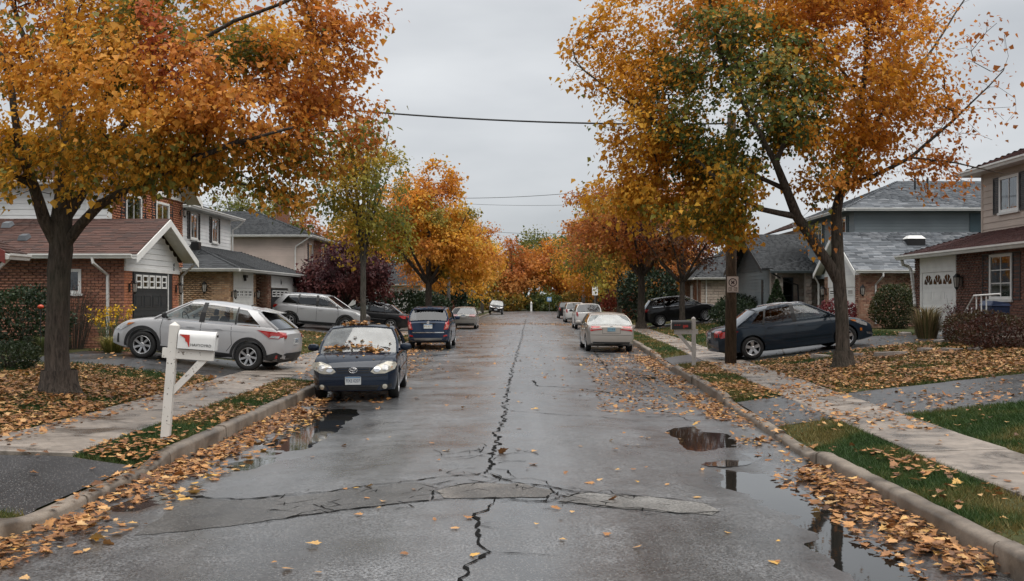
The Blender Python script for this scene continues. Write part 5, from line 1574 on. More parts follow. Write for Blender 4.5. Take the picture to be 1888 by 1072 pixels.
    # ---- greenhouse
    def build_cabin(s):
        P = s.P; W = P['w']/2
        st = P['stations']     # [(x at belt, x at roof, kind of the span that follows)]
        belt = lambda x: s.top(x) - P.get('crown', 0.035) - 0.004
        roof = smooth_curve(P['roof'])
        wb = lambda x: s.half_w(x)*0.945
        wt = lambda x: P.get('roof_w', 0.76)*W*(1 - 0.02*abs(x))
        NT = [0.0, 0.10, 0.5, 0.90, 1.0]
        def pt(xb, xt, t, sd):
            b = np.array([xb, wb(xb), belt(xb)]); u = np.array([xt, wt(xt), roof(xt)])
            p = b*(1-t)+u*t
            p[1] += 0.045*math.sin(math.pi*t); 
            p[1] *= sd
            return p
        fr = MB(); panes = []
        for sd in (1, -1):
            for i in range(len(st)-1):
                (b0, t0, kind), (b1, t1, _) = st[i], st[i+1]
                N = max(2, int(abs(b1-b0)/0.18))
                cols = [(b0+(b1-b0)*q/N, t0+(t1-t0)*q/N) for q in range(N+1)]
                def strip(mb, ti0, ti1, off=0.0):
                    vs = []
                    for (xb, xt) in cols:
                        for t in NT[ti0:ti1+1]:
                            p = pt(xb, xt, t, sd); p[1] -= sd*off; vs.append(p)
                    k = ti1-ti0+1; fs = []
                    for q in range(N):
                        for j in range(k-1):
                            f = (q*k+j, q*k+j+1, (q+1)*k+j+1, (q+1)*k+j); fs.append(f if sd > 0 else f[::-1])
                    mb.add(vs, fs)
                if kind in ('pillar', 'black'):
                    strip(fr if kind == 'pillar' else s.get_black(), 0, 4)
                else:
                    strip(fr, 0, 1); strip(fr, 3, 4)
                    g = MB(); strip(g, 1, 3, 0.012); panes.append((kind, g))
        # roof skin
        xa, xz = st[0][1], st[-1][1]
        N = 14; M = 8; vs = []; fs = []
        for i in range(N+1):
            x = xa+(xz-xa)*i/N
            for j in range(M+1):
                v = -1+2*j/M; vs.append((x, wt(x)*v, roof(x)+P.get('roof_crown', 0.05)*(1-v*v)))
        for i in range(N):
            for j in range(M): fs.append((i*(M+1)+j, i*(M+1)+j+1, (i+1)*(M+1)+j+1, (i+1)*(M+1)+j))
        fr.add(vs, fs)
        # windscreen and rear screen
        def screen(xb, xt, fwd, bow):
            N2, M2 = 6, 10; vs = []; 
            zb_, zt_ = belt(xb), roof(xt)
            for i in range(N2+1):
                t = i/N2
                for j in range(M2+1):
                    v = -1+2*j/M2
                    pL = pt(xb, xt, t, 1); 
                    zc = (s.top(xb)+0.0 - belt(xb))*(1-t) + P.get('roof_crown', 0.05)*t
                    vs.append((pL[0]+bow*(1-v*v)*(1-0.4*t), pL[1]*v, pL[2]+zc*(1-v*v)))
            return vs, N2, M2
        for (xb, xt, sg, nm) in ((st[0][0], st[0][1], 1, 'windshield'), (st[-1][0], st[-1][1], -1, 'rear_window')):
            vs, N2, M2 = screen(xb, xt, sg, sg*P.get('bow', 0.10))
            def quads(i0, i1, j0, j1):
                return [((i)*(M2+1)+j, i*(M2+1)+j+1, (i+1)*(M2+1)+j+1, (i+1)*(M2+1)+j) for i in range(i0, i1) for j in range(j0, j1)]
            fs = quads(0, N2, 0, M2)
            if sg > 0: s.ws = vs
            g = MB(); g.add(vs, fs)
            if nm == 'rear_window' and P.get('rear_split'):
                # lower part of the tailgate is painted
                pass
            o = fix_normals(g.build(nm, P.get('glass_f', M_GLASS_C) if sg > 0 else P.get('glass_r', M_GLASS_T), s.root, smooth=True, local=True))
            # painted edge around the screen
            e = MB(); V = np.array(vs).reshape(N2+1, M2+1, 3)
            for j in (0, M2):
                path = [V[i, j]*0.985 + V[i, j+(1 if j == 0 else -1)]*0.015 for i in range(N2+1)]
                e.tube([p+np.array([0, 0, 0.0]) for p in path], 0.028, 5)
            e.tube([V[N2, j] for j in range(M2+1)], 0.022, 5)
            e.build('screen_frame', P['paint'] if sg > 0 else P.get('frame_r', P['paint']), s.root, local=True)
        o = fix_normals(fr.build('roof', P['paint'], s.root, smooth=True, local=True)); o.data.set_sharp_from_angle(angle=R(40)); s.roof_o = o
        if getattr(s, '_bk', None): fix_normals(s._bk.build('door_pillar', M_TRIM, s.root, local=True))
        for kind, g in panes:
            fix_normals(g.build('side_window', M_GLASS_T if kind == 'tint' else M_GLASS_C, s.root, smooth=True, local=True))
        # inside
        zf = belt(0)-0.10
        xb0, xb1 = st[-1][0]+0.2, st[0][0]-0.25
        for (x, y) in ((0.15, 0.37), (0.15, -0.37), (-0.75, 0.37), (-0.75, -0.37)):
            mb = MB(); h = roof(x)-0.30
            mb.hexa([(x-.30, y-.22, zf-.1), (x-.16, y-.22, zf-.1), (x-.16, y+.22, zf-.1), (x-.30, y+.22, zf-.1), (x-.44, y-.19, h-.02), (x-.34, y-.19, h-.02), (x-.34, y+.19, h-.02), (x-.44, y+.19, h-.02)])
            mb.hexa([(x-.43, y-.11, h), (x-.36, y-.11, h), (x-.36, y+.11, h), (x-.43, y+.11, h), (x-.45, y-.09, h+.17), (x-.38, y-.09, h+.17), (x-.38, y+.09, h+.17), (x-.45, y+.09, h+.17)])
            bevelled(mb.build('seat', P.get('seat', M_SEAT), s.root, local=True).data, 0.025, 2)
        mb = MB(); c = (0.52, 0.37, zf+0.12)
        pts = [(c[0]+0.17*math.sin(a)*0.45, c[1]+0.18*math.cos(a), c[2]+0.17*math.sin(a)) for a in np.linspace(0, 2*math.pi, 17)]
        mb.tube(pts, 0.014, 6, False); mb.tube([(c[0]+.2, c[1], c[2]-.1), c], 0.02, 6); mb.build('steering_wheel', M_INT, s.root, local=True)
        mb = MB(); xa_ = st[0][0]; ww = wb(xa_)*0.96
        mb.hexa([(xa_-.75, -ww, zf), (xa_-.2, -ww*.9, zf), (xa_-.2, ww*.9, zf), (xa_-.75, ww, zf), (xa_-.62, -ww, zf+.09), (xa_-.2, -ww*.9, zf+.08), (xa_-.2, ww*.9, zf+.08), (xa_-.62, ww, zf+.09)])
        mb.build('dashboard', M_INT, s.root, local=True)
    def get_black(s):
        if not getattr(s, '_bk', None): s._bk = MB()
        return s._bk
    def fix_bvh(s):
        vs = []; fs = []
        for o in (s.body, s.roof_o):
            n = len(vs); vs += [tuple(v.co) for v in o.data.vertices]; fs += [tuple(n+i for i in p.vertices) for p in o.data.polygons]
        s.bvh = BVHTree.FromPolygons(vs, fs)
    def hit(s, a, b, axis):
        """surface point and normal seen along an axis; (a, b) = the other two coordinates"""
        if axis in ('front', 'rear'):
            sg = 1 if axis == 'front' else -1
            r = s.bvh.ray_cast(Vector((sg*6, a, b)), Vector((-sg, 0, 0)))
        elif axis in ('left', 'right'):
            sg = 1 if axis == 'left' else -1
            r = s.bvh.ray_cast(Vector((a, sg*4, b)), Vector((0, -sg, 0)))
        else:
            r = s.bvh.ray_cast(Vector((a, b, 5)), Vector((0, 0, -1)))
        return r[0], r[1]
    DIRS = {'front': Vector((1, 0, 0)), 'rear': Vector((-1, 0, 0)), 'left': Vector((0, 1, 0)), 'right': Vector((0, -1, 0)), 'top': Vector((0, 0, 1))}
    def patch(s, name, poly, axis, mat, th=0.012, parent=None, dome=0.0, sink=0.004):
        """raised piece whose outline (seen along the axis) is poly, lying on the body"""
        n = len(poly); c = (sum(p[0] for p in poly)/n, sum(p[1] for p in poly)/n)
        D = s.DIRS[axis]
        # densify the outline
        P = []
        for i in range(n):
            a, b = poly[i], poly[(i+1) % n]; L = math.dist(a, b); k = max(1, int(L/0.06))
            for t in range(k): P.append((a[0]+(b[0]-a[0])*t/k, a[1]+(b[1]-a[1])*t/k))
        m = len(P); V = []; last = None; ref = s.hit(c[0], c[1], axis)[0]
        def put(q, h):
            nonlocal last
            p, _ = s.hit(q[0], q[1], axis)
            if p is None:
                p = last.copy() if last is not None else Vector((0, 0, 0))
                if axis in ('front', 'rear'): p = Vector((p.x, q[0], q[1]))
                elif axis in ('left', 'right'): p = Vector((q[0], p.y, q[1]))
                else: p = Vector((q[0], q[1], p.z))
            if ref is not None and axis in ('front', 'rear') and abs(p.x-ref.x) > 0.16:
                p = Vector((ref.x - 0.16*D.x, p.y, p.z))
            last = p
            return p + D*h
        for q in P: V.append(put(q, -sink))
        for q in P: V.append(put(q, th))
        rings = [list(range(m, 2*m))]
        for sc in (0.66, 0.33):
            base = len(V)
            for q in P: V.append(put((c[0]+(q[0]-c[0])*sc, c[1]+(q[1]-c[1])*sc), th + dome*(1-sc)))
            rings.append(list(range(base, base+m)))
        V.append(put(c, th+dome)); F = []
        for i in range(m): F.append((i, (i+1) % m, m+(i+1) % m, m+i))
        for a, b in zip(rings[:-1], rings[1:]):
            for i in range(m): F.append((a[i], a[(i+1) % m], b[(i+1) % m], b[i]))
        for i in range(m): F.append((rings[-1][i], rings[-1][(i+1) % m], len(V)-1))
        me = mesh(name, V, F, True); o = link(name, me, mat, parent or s.root, local=True); fix_normals(o)
        me.set_sharp_from_angle(angle=R(45)); return o
    def line(s, name, pts, axis, mat, w=0.012, th=0.003):
        """thin strip along a polyline on the body"""
        D = s.DIRS[axis]; P = []
        for a, b in zip(pts[:-1], pts[1:]):
            k = max(1, int(math.dist(a, b)/0.05))
            for t in range(k): P.append((a[0]+(b[0]-a[0])*t/k, a[1]+(b[1]-a[1])*t/k))
        P.append(pts[-1]); V = []; n = len(P); last = None
        for i, q in enumerate(P):
            a, b = P[max(0, i-1)], P[min(n-1, i+1)]; L = math.dist(a, b) or 1
            nx, ny = -(b[1]-a[1])/L*w/2, (b[0]-a[0])/L*w/2
            for sg in (-1, 1):
                h, _ = s.hit(q[0]+nx*sg, q[1]+ny*sg, axis)
                if h is None: h = last if last is not None else Vector((0, 0, 0))
                last = h; V.append(h + D*th)
        V += [Vector(v) - D*(th+0.006) for v in V]
        k = 2*n; F = []
        for i in range(n-1):
            F += [(2*i, 2*i+1, 2*i+3, 2*i+2), (2*i, 2*i+2, k+2*i+2, k+2*i), (2*i+1, k+2*i+1, k+2*i+3, 2*i+3)]
        return fix_normals(link(name, mesh(name, V, F), mat, s.root, local=True))
    def plate(s, axis, y, z, text, w=0.30, h=0.15, blue=True, back=M_PLATE, ink=M_PLATET):
        p, _ = s.hit(y, z, axis); sg = 1 if axis == 'front' else -1
        x = p.x + sg*0.012
        mb = MB(); mb.box((x-0.012, y-w/2, z-h/2), (x+0.012, y+w/2, z+h/2)); pl = mb.build('license_plate', back, s.root, local=True)
        xo = x + sg*0.0135
        me = text_mesh(text, h*0.62, 0.001); o = link('plate_lettering', me, ink, pl, local=True)
        sx = min(1.0, w*0.88/max(0.01, max(v.co.x for v in me.vertices)-min(v.co.x for v in me.vertices)))
        o.matrix_basis = Matrix(((0, 0, sg, xo), (sg*sx, 0, 0, y), (0, 1, 0, z-h*0.02), (0, 0, 0, 1)))
        if blue:
            mb = MB(); mb.box((xo-0.002, y-w/2+.006, z+h*0.34), (xo+0.002, y+w/2-.006, z+h/2-.004)); mb.build('plate_band', M_PLATEB, pl, local=True)
    def mirror(s, x, z, mat):
        for sd, ax in ((1, 'left'), (-1, 'right')):
            p, _ = s.hit(x, z-0.06, ax)
            y = p.y
            mb = MB(); mb.lathe([(0.004, -.115), (.055, -.105), (.078, -.05), (.082, .02), (.07, .09), (.03, .115), (0.002, .12)], 'y', 12)
            V = [((vx*0.55 if vx > 0 else vx*0.35) , vy, vz*0.95) for vx, vy, vz in mb.v]
            mb.v = [(x+vx+0.01, y+sd*(0.15+vy*1.0), z+0.03+vz) for vx, vy, vz in V]
            mb.tube([(x, y-sd*0.02, z-0.03), (x+0.01, y+sd*0.09, z+0.0)], 0.03, 6)
            fix_normals(mb.build('side_mirror', mat, s.root, smooth=True, local=True))
    # ---- details common to all
    def details(s):
        P = s.P; W = P['w']/2; rp = P['paint']
        for fn in P.get('extra', []): fn(s)
        for ax in ('left', 'right'):
            for pl in P.get('doors', []): s.line('door_gap', pl, ax, M_GAP, 0.012, 0.0025)
            for (x, z) in P.get('handles', []):
                s.patch('door_handle', [(x-.10, z-.012), (x+.09, z-.012), (x+.10, z+.012), (x-.08, z+.022)], ax, P.get('handle_m', rp), 0.022)
            if P.get('clad'):
                for xw in (P['axf'], P['axr']):
                    r0 = P['r']+P.get('well', .045)+.004; r1 = r0+.075
                    arc = [(xw+(r0+r1)/2*math.cos(a), P['r']+.01+(r0+r1)/2*math.sin(a)) for a in np.linspace(-.25, math.pi+.25, 30)]
                    arc = [q for q in arc if q[1] > s.bot(q[0])+.03]
                    s.line('wheel_arch_trim', arc, ax, M_TRIM, .075, .010)
                zb = s.bot(0)
                xa, xb = P['axr']+P['r']+.09, P['axf']-P['r']-.09
                s.patch('sill_trim', [(xa, zb+.03), (xb, zb+.03), (xb, zb+.17), (xa, zb+.17)], ax, M_TRIM, .010)
        if P.get('mirror'): s.mirror(*P['mirror'])

def place(car, x, y, heading, dz=0.0):
    """stand a car on the ground: heading in degrees, 0 = +x"""
    P = car.P; a = R(heading); dx, dy = math.cos(a), math.sin(a)
    def h(px, py):
        kl, kr = float(KL(py)), float(KR(py))
        return float(road_z(px, py)) if kl < px < kr else float(gz(px, py)) + 0.002
    f = [h(x+dx*P['axf']-dy*q*.75, y+dy*P['axf']+dx*q*.75) for q in (-1, 1)]; r = [h(x+dx*P['axr']-dy*q*.75, y+dy*P['axr']+dx*q*.75) for q in (-1, 1)]
    zf, zr = sum(f)/2, sum(r)/2
    wb = P['axf']-P['axr']; pitch = math.atan2(zf-zr, wb)
    roll = math.atan2((f[1]+r[1]-f[0]-r[0])/2, 1.5)
    z0 = zr + (zf-zr)*(0-P['axr'])/wb
    car.root.location = (x, y, z0+dz)
    car.root.rotation_euler = Matrix.Rotation(a, 4, 'Z').to_3x3().to_4x4().to_euler()
    m = Matrix.Rotation(a, 3, 'Z') @ Matrix.Rotation(-pitch, 3, 'Y') @ Matrix.Rotation(roll, 3, 'X')
    car.root.rotation_euler = m.to_euler()

def both(s, name, poly, ax, mat, th=0.012, dome=0.0):
    a = s.patch(name, poly, ax, mat, th, dome=dome); b = s.patch(name, [(-p[0], p[1]) for p in poly], ax, mat, th, dome=dome); return a, b
def grille_bars(s, poly_box, n, mat, axis='front', th=.016):
    y0, y1, z0, z1 = poly_box
    for i in range(n):
        z = z0+(z1-z0)*(i+.5)/n; s.line('grille_bar', [(y0, z), (y1, z)], axis, mat, .012, th)
def ring_emblem(s, axis, y, z, w, h, mat, kind):
    p, _ = s.hit(y, z, axis); sg = 1 if axis == 'front' else -1; x = p.x+sg*.026
    mb = MB()
    def el(cy, cz, a, b, r): mb.tube([(x, y+cy+a*math.cos(t), z+cz+b*math.sin(t)) for t in np.linspace(0, 2*math.pi, 25)], r, 6, False)
    el(0, 0, w/2, h/2, .007)
    if kind == 'triple': el(0, h*.12, w*.34, h*.20, .006); el(0, -h*.03, w*.13, h*.43, .006)
    if kind == 'disc': mb.lathe([(.001, x+sg*.004), (w*.42, x)], 'x', 16, (0, y, z))
    mb.build('emblem', M_CHROME, s.root, smooth=True, local=True)
def lamp_round(s, axis, y, z, r, mat, name='fog_lamp'):
    pts = [(y+r*math.cos(t), z+r*math.sin(t)) for t in np.linspace(0, 2*math.pi, 13)[:-1]]
    return s.patch(name, pts, axis, mat, .014, dome=.012)
def wiper(s, a, b, axis='front'):
    pass

# ---------------------------------------------------------------- 1. silver hatchback in the left driveway
def x_hatch(s):
    P = s.P
    both(s, 'headlight', [(.45, .66), (.62, .70), (.78, .755), (.82, .68), (.62, .60), (.48, .60)], 'front', M_LENS, .014)
    for ax in ('left', 'right'):
        s.patch('headlight', [(1.60, .885), (1.86, .85), (2.06, .76), (2.10, .66), (1.98, .65), (1.80, .75)], ax, M_LENS, .012)
        s.patch('turn_signal', [(1.60, .885), (1.76, .862), (1.80, .80), (1.72, .82)], ax, M_AMBER, .016)
        s.patch('air_vent', [(1.98, .34), (2.05, .34), (2.04, .58), (2.00, .56)], ax, M_TRIM, .010)
        s.patch('taillight', [(-1.52, 1.03), (-1.62, .99), (-1.86, .855), (-2.08, .86), (-2.17, .96), (-2.05, 1.02)], ax, M_RED, .016)
        s.patch('taillight_lens', [(-1.84, .875), (-2.07, .872), (-2.10, .93), (-1.92, .93)], ax, M_LENS, .020)
        s.patch('fuel_flap', [(-1.30, .80), (-1.50, .80), (-1.50, .96), (-1.30, .96)], ax, s.P['paint'], .004)
        s.line('chrome_strip', [(-1.58, 1.12), (-.6, 1.085), (.92, 1.045)], ax, M_CHROME, .016, .008)
        s.line('crease', [(-1.5, .96), (-.4, .93), (.9, .86)], ax, s.P['paint'], .02, .006)
    both(s, 'taillight', [(.56, 1.02), (.84, 1.04), (.84, .88), (.66, .88)], 'rear', M_RED, .014)
    s.patch('grille', [(-.48, .52), (.48, .52), (.52, .74), (-.52, .74)], 'front', M_TRIM, .012)
    s.patch('bumper_trim', [(-.80, .26), (.80, .26), (.86, .44), (.62, .52), (-.62, .52), (-.86, .44)], 'rear', M_TRIM, .016)
    for ax in ('left', 'right'): s.patch('bumper_trim', [(-1.72, .30), (-2.24, .28), (-2.26, .44), (-2.05, .52), (-1.78, .42)], ax, M_TRIM, .012); s.patch('reflector', [(-2.02, .37), (-2.14, .37), (-2.13, .45), (-2.05, .45)], ax, M_RED, .018)
    s.plate('rear', 0, .80, 'CKVH 214')
    # roof spoiler
    mb = MB(); z = 1.50
    mb.hexa([(-1.62, -.52, z-.02), (-1.25, -.55, z+.0), (-1.25, .55, z+.0), (-1.62, .52, z-.02), (-1.80, -.50, z-.03), (-1.22, -.54, z+.05), (-1.22, .54, z+.05), (-1.80, .50, z-.03)])
    bevelled(mb.build('roof_spoiler', s.P['paint'], s.root, local=True).data, .012, 2)
    mb = MB(); mb.tube([(-1.0, 0, 1.57), (-1.12, 0, 1.64)], .014, 6); mb.build('aerial', M_TRIM, s.root, local=True)
HATCH = dict(w=1.82, front=2.28, rear=-2.27, axf=1.36, axr=-1.36, r=.345, well=.05, paint=P_SILVER, rim='seven', nose_z=.52, nose_rake=.30, tail_rake=.12, tail_z=.7,
    deck=[(-2.27, 1.0), (-2.1, 1.10), (-1.9, 1.15), (-1.4, 1.155), (-.5, 1.125), (.5, 1.095), (1.0, 1.08), (1.35, 1.05), (1.8, .955), (2.1, .85), (2.28, .72)],
    floor=[(-2.27, .36), (-1.9, .25), (-1.2, .22), (1.2, .20), (1.9, .22), (2.28, .28)],
    stations=[(1.12, .28, 'pillar'), (1.00, .18, 'clear'), (-.02, -.06, 'black'), (-.16, -.17, 'clear'), (-.93, -.92, 'black'), (-.98, -.96, 'tint'), (-1.60, -1.12, 'pillar'), (-2.02, -1.45, 'end')],
    roof=[(-1.9, 1.38), (-1.42, 1.47), (-.9, 1.535), (-.3, 1.565), (.1, 1.555), (.35, 1.52)], doors=[[(.88, .42), (.93, .80), (.90, 1.05)], [(-.09, .40), (-.09, 1.07)], [(-.92, .60), (-.88, .85), (-.86, 1.08)], [(-.92, .60), (-.80, .42)]],
    handles=[(-.34+.5, .93), (-.55, .95)], clad=True, mirror=(.80, 1.12, M_TRIM), extra=[x_hatch])
place(Car('hatchback_car', 'silver hatchback with roof spoiler on the left driveway behind the white mailbox', HATCH), -8.30, 26.35, 176)

# ---------------------------------------------------------------- 4. navy sedan at the kerb, front to camera
def x_navy(s):
    both(s, 'headlight', [(.34, .60), (.42, .555), (.62, .56), (.80, .63), (.85, .72), (.82, .775), (.66, .79), (.46, .72)], 'front', M_LENSY, .014, .012)
    both(s, 'turn_signal', [(.74, .66), (.81, .68), (.84, .74), (.76, .765)], 'front', M_AMBER, .030)
    both(s, 'lamp_reflector', [(.47+.07*math.cos(t), .645+.055*math.sin(t)) for t in np.linspace(0, 6.283, 11)[:-1]], 'front', M_CHROME, .030)
    both(s, 'lamp_reflector', [(.63+.07*math.cos(t), .675+.06*math.sin(t)) for t in np.linspace(0, 6.283, 11)[:-1]], 'front', M_LENS, .030)
    s.patch('grille', [(-.31, .57), (.31, .57), (.35, .68), (-.35, .68)], 'front', M_TRIM, .006)
    for z in (.60, .65): s.line('grille_bar', [(-.31, z), (.31, z)], 'front', P_NAVY, .020, .016)
    ring_emblem(s, 'front', 0, .63, .16, .105, M_CHROME, 'triple')
    s.patch('lower_grille', [(-.46, .235), (.46, .235), (.52, .33), (-.52, .33)], 'front', M_TRIM, .006)
    for z in (.26, .30): s.line('grille_bar', [(-.46, z), (.46, z)], 'front', M_TRIM, .014, .016)
    for y in (-.62, .62): lamp_round(s, 'front', y, .30, .05, M_LENSY)
    both(s, 'bumper_slot', [(.52, .24), (.74, .27), (.74, .345), (.54, .335)], 'front', M_TRIM, .005)
    s.line('bumper_seam', [(-.83, .535), (-.40, .50), (.40, .50), (.83, .535)], 'front', M_GAP, .010, .003)
    s.plate('front', 0.0, .425, 'FIXE 0207', .31, .155)
    s.line('hood_gap', [(1.0, -.68), (1.5, -.66), (2.02, -.50)], 'top', M_GAP, .010, .002); s.line('hood_gap', [(1.0, .68), (1.5, .66), (2.02, .50)], 'top', M_GAP, .010, .002)
    for y0, y1 in ((.62, .05), (.0, -.55)):
        mb = MB(); mb.tube([(1.10, y0, 1.02), (1.02, (y0+y1)/2, 1.055), (1.06, y1, 1.045)], .010, 5); mb.build('wiper', M_TRIM, s.root, local=True)
    mb = MB(); mb.box((.30, -.11, 1.30), (.33, .11, 1.36)); mb.build('rear_view_mirror', M_INT, s.root, local=True)
    for ax in ('left', 'right'): s.line('side_moulding', [(-1.0, .60), (.95, .56)], ax, P_NAVY, .04, .012)
NAVY = dict(w=1.72, front=2.18, rear=-2.20, axf=1.30, axr=-1.25, r=.315, well=.04, paint=P_NAVY, rim='ten', nose_z=.45, nose_rake=.26, tail_z=.6,
    deck=[(-2.2, .88), (-2.0, .98), (-1.5, 1.0), (-1.1, .985), (0, .955), (.9, .965), (1.2, .955), (1.6, .905), (1.95, .82), (2.18, .69)],
    floor=[(-2.2, .32), (-1.8, .22), (0, .18), (1.8, .18), (2.18, .22)],
    stations=[(1.16, .36, 'pillar'), (1.06, .27, 'clear'), (.02, .0, 'black'), (-.10, -.11, 'clear'), (-.95, -.75, 'pillar'), (-1.42, -.93, 'end')],
    roof=[(-1.4, 1.28), (-.93, 1.385), (-.4, 1.44), (0, 1.45), (.3, 1.415), (.5, 1.35)], doors=[[(.95, .36), (.98, .70), (.93, .94)], [(-.04, .36), (-.04, .94)], [(-1.0, .50), (-.90, .70), (-.98, .95)]],
    handles=[(.12, .82), (-.78, .84)], mirror=(.86, 1.0, P_NAVY), seat=M_INTG, glass_f=M_GLASS_F, extra=[x_navy])
navy = Car('sedan_car', 'navy blue sedan with fallen leaves on its hood, parked facing the camera', NAVY)
place(navy, -3.62, 22.45, -94.5+8)

# ---------------------------------------------------------------- 13. slate blue sedan in the right driveway
def rails(s, x0, x1, y, z0, z1, mat=M_CHROME):
    for sd in (1, -1):
        mb = MB(); mb.tube([(x0, sd*y, z0-.02), (x0+.06, sd*y, z0+.05), ((x0+x1)/2, sd*y, (z0+z1)/2+.075), (x1-.06, sd*y, z1+.05), (x1, sd*y, z1-.02)], .020, 6)
        mb.build('roof_rail', mat, s.root, local=True)
def x_slate(s):
    for ax in ('left', 'right'):
        s.patch('headlight', [(1.62, .80), (1.88, .77), (2.12, .66), (2.10, .58), (1.90, .64)], ax, M_LENS, .012)
        s.patch('turn_signal', [(1.60, .815), (1.74, .80), (1.78, .745), (1.68, .765)], ax, M_AMBER, .016)
        s.patch('side_marker', [(1.86, .46), (1.92, .46), (1.92, .54), (1.86, .54)], ax, M_AMBER, .012)
        s.patch('taillight', [(-1.72, .86), (-2.05, .90), (-2.26, .88), (-2.26, .70), (-2.05, .72)], ax, M_RED, .012)
        s.line('side_moulding', [(-1.0, .50), (.98, .49)], ax, P_SLATE, .045, .014)
    both(s, 'taillight', [(.45, .92), (.80, .93), (.80, .74), (.50, .74)], 'rear', M_RED, .012)
    s.plate('rear', 0, .80, 'AKRB 552')
    s.patch('lower_grille', [(-.6, .22), (.6, .22), (.55, .4), (-.55, .4)], 'front', M_TRIM, .006)
    both(s, 'bumper_strip', [(.62, .26), (.80, .34), (.82, .40), (.78, .40)], 'front', M_CHROME, .012)
    rails(s, -.75, .30, .52, 1.43, 1.44)
SLATE = dict(w=1.80, front=2.36, rear=-2.40, axf=1.42, axr=-1.36, r=.33, well=.04, paint=P_SLATE, rim='five', nose_z=.46, nose_rake=.30, tail_z=.6, tail_rake=.12,
    deck=[(-2.4, .90), (-2.2, 1.0), (-1.8, 1.03), (-1.2, 1.01), (0, .98), (.9, .985), (1.3, .96), (1.8, .87), (2.15, .77), (2.36, .64)],
    floor=[(-2.4, .32), (-1.9, .22), (0, .18), (1.9, .18), (2.36, .22)],
    stations=[(1.28, .36, 'pillar'), (1.16, .26, 'clear'), (.03, .0, 'black'), (-.10, -.11, 'tint'), (-.95, -.80, 'black'), (-1.01, -.86, 'tint'), (-1.36, -.95, 'pillar'), (-1.72, -1.08, 'end')],
    roof=[(-1.5, 1.30), (-1.08, 1.38), (-.5, 1.45), (0, 1.465), (.3, 1.44), (.5, 1.38)], doors=[[(1.02, .36), (1.08, .70), (1.0, .95)], [(-.04, .36), (-.04, .96)], [(-1.02, .56), (-.92, .75), (-.98, .98)], [(-1.02, .56), (-.86, .38)]],
    handles=[(.14, .84), (-.78, .86)], mirror=(.92, 1.03, P_SLATE), extra=[x_slate])
place(Car('sedan_car', 'slate blue sedan with roof rails in the right driveway behind the utility pole', SLATE), 7.85, 30.75, 3)

# ---------------------------------------------------------------- 2. silver suv in the second left driveway
def x_suv_side(s):
    for ax in ('left', 'right'):
        s.patch('headlight', [(1.60, 1.02), (1.85, .98), (2.10, .86), (2.08, .78), (1.85, .86)], ax, M_LENS, .012)
        s.patch('taillight', [(-2.0, 1.10), (-2.2, 1.14), (-2.32, 1.10), (-2.30, .94), (-2.15, .96)], ax, M_RED, .012)
        s.line('chrome_strip', [(-1.75, 1.19), (1.0, 1.135)], ax, M_CHROME, .018, .008)
    both(s, 'taillight', [(.55, 1.12), (.84, 1.13), (.84, .95), (.60, .96)], 'rear', M_RED, .012)
    both(s, 'headlight', [(.45, .82), (.78, .90), (.82, .80), (.50, .74)], 'front', M_LENS, .012)
    s.patch('grille', [(-.45, .60), (.45, .60), (.48, .84), (-.48, .84)], 'front', M_TRIM, .012)
    s.patch('bumper_trim', [(-.80, .28), (.80, .28), (.80, .42), (-.80, .42)], 'rear', M_TRIM, .012)
    rails(s, -1.6, .25, .56, 1.66, 1.66, s.P.get('rail_m', M_CHROME))
    if s.P.get('pl'): s.plate('rear', 0, .86, s.P['pl'])
SUV = dict(w=1.88, front=2.36, rear=-2.36, axf=1.40, axr=-1.38, r=.36, well=.05, paint=P_SILVER2, rim='six', nose_z=.6, nose_rake=.25, tail_z=.75, tail_rake=.10,
    deck=[(-2.36, 1.10), (-2.2, 1.20), (-1.5, 1.20), (0, 1.175), (.9, 1.165), (1.3, 1.135), (1.8, 1.05), (2.15, .95), (2.36, .82)],
    floor=[(-2.36, .38), (-1.9, .27), (0, .24), (1.9, .25), (2.36, .30)],
    stations=[(1.22, .35, 'pillar'), (1.10, .25, 'clear'), (.02, -.02, 'black'), (-.12, -.14, 'tint'), (-1.02, -.94, 'black'), (-1.10, -1.02, 'tint'), (-1.86, -1.50, 'pillar'), (-2.18, -1.78, 'end')],
    roof=[(-2.0, 1.58), (-1.75, 1.635), (-.9, 1.69), (-.2, 1.70), (.1, 1.69), (.4, 1.64)], doors=[[(.98, .44), (1.03, .80), (.98, 1.13)], [(-.05, .44), (-.05, 1.15)], [(-1.06, .66), (-.98, .85), (-1.02, 1.17)], [(-1.06, .66), (-.92, .46)]],
    handles=[(.14, .99), (-.80, 1.01)], clad=True, mirror=(.92, 1.2, P_SILVER2), extra=[x_suv_side])
place(Car('suv_car', 'silver suv with roof rails in the driveway behind the parked navy sedan', SUV, 'suv'), -10.35, 50.9, -3)

# ---------------------------------------------------------------- 12. black suv in the far right driveway
SUVB = dict(SUV, paint=P_BLACK, rim='ten', mirror=(.92, 1.2, P_BLACK), clad=False, rail_m=M_CHROME, pl=None)
place(Car('suv_car', 'black suv with chrome roof rails in the right driveway under the dark purple tree', SUVB, 'suv'), 9.35, 63.2, 2)

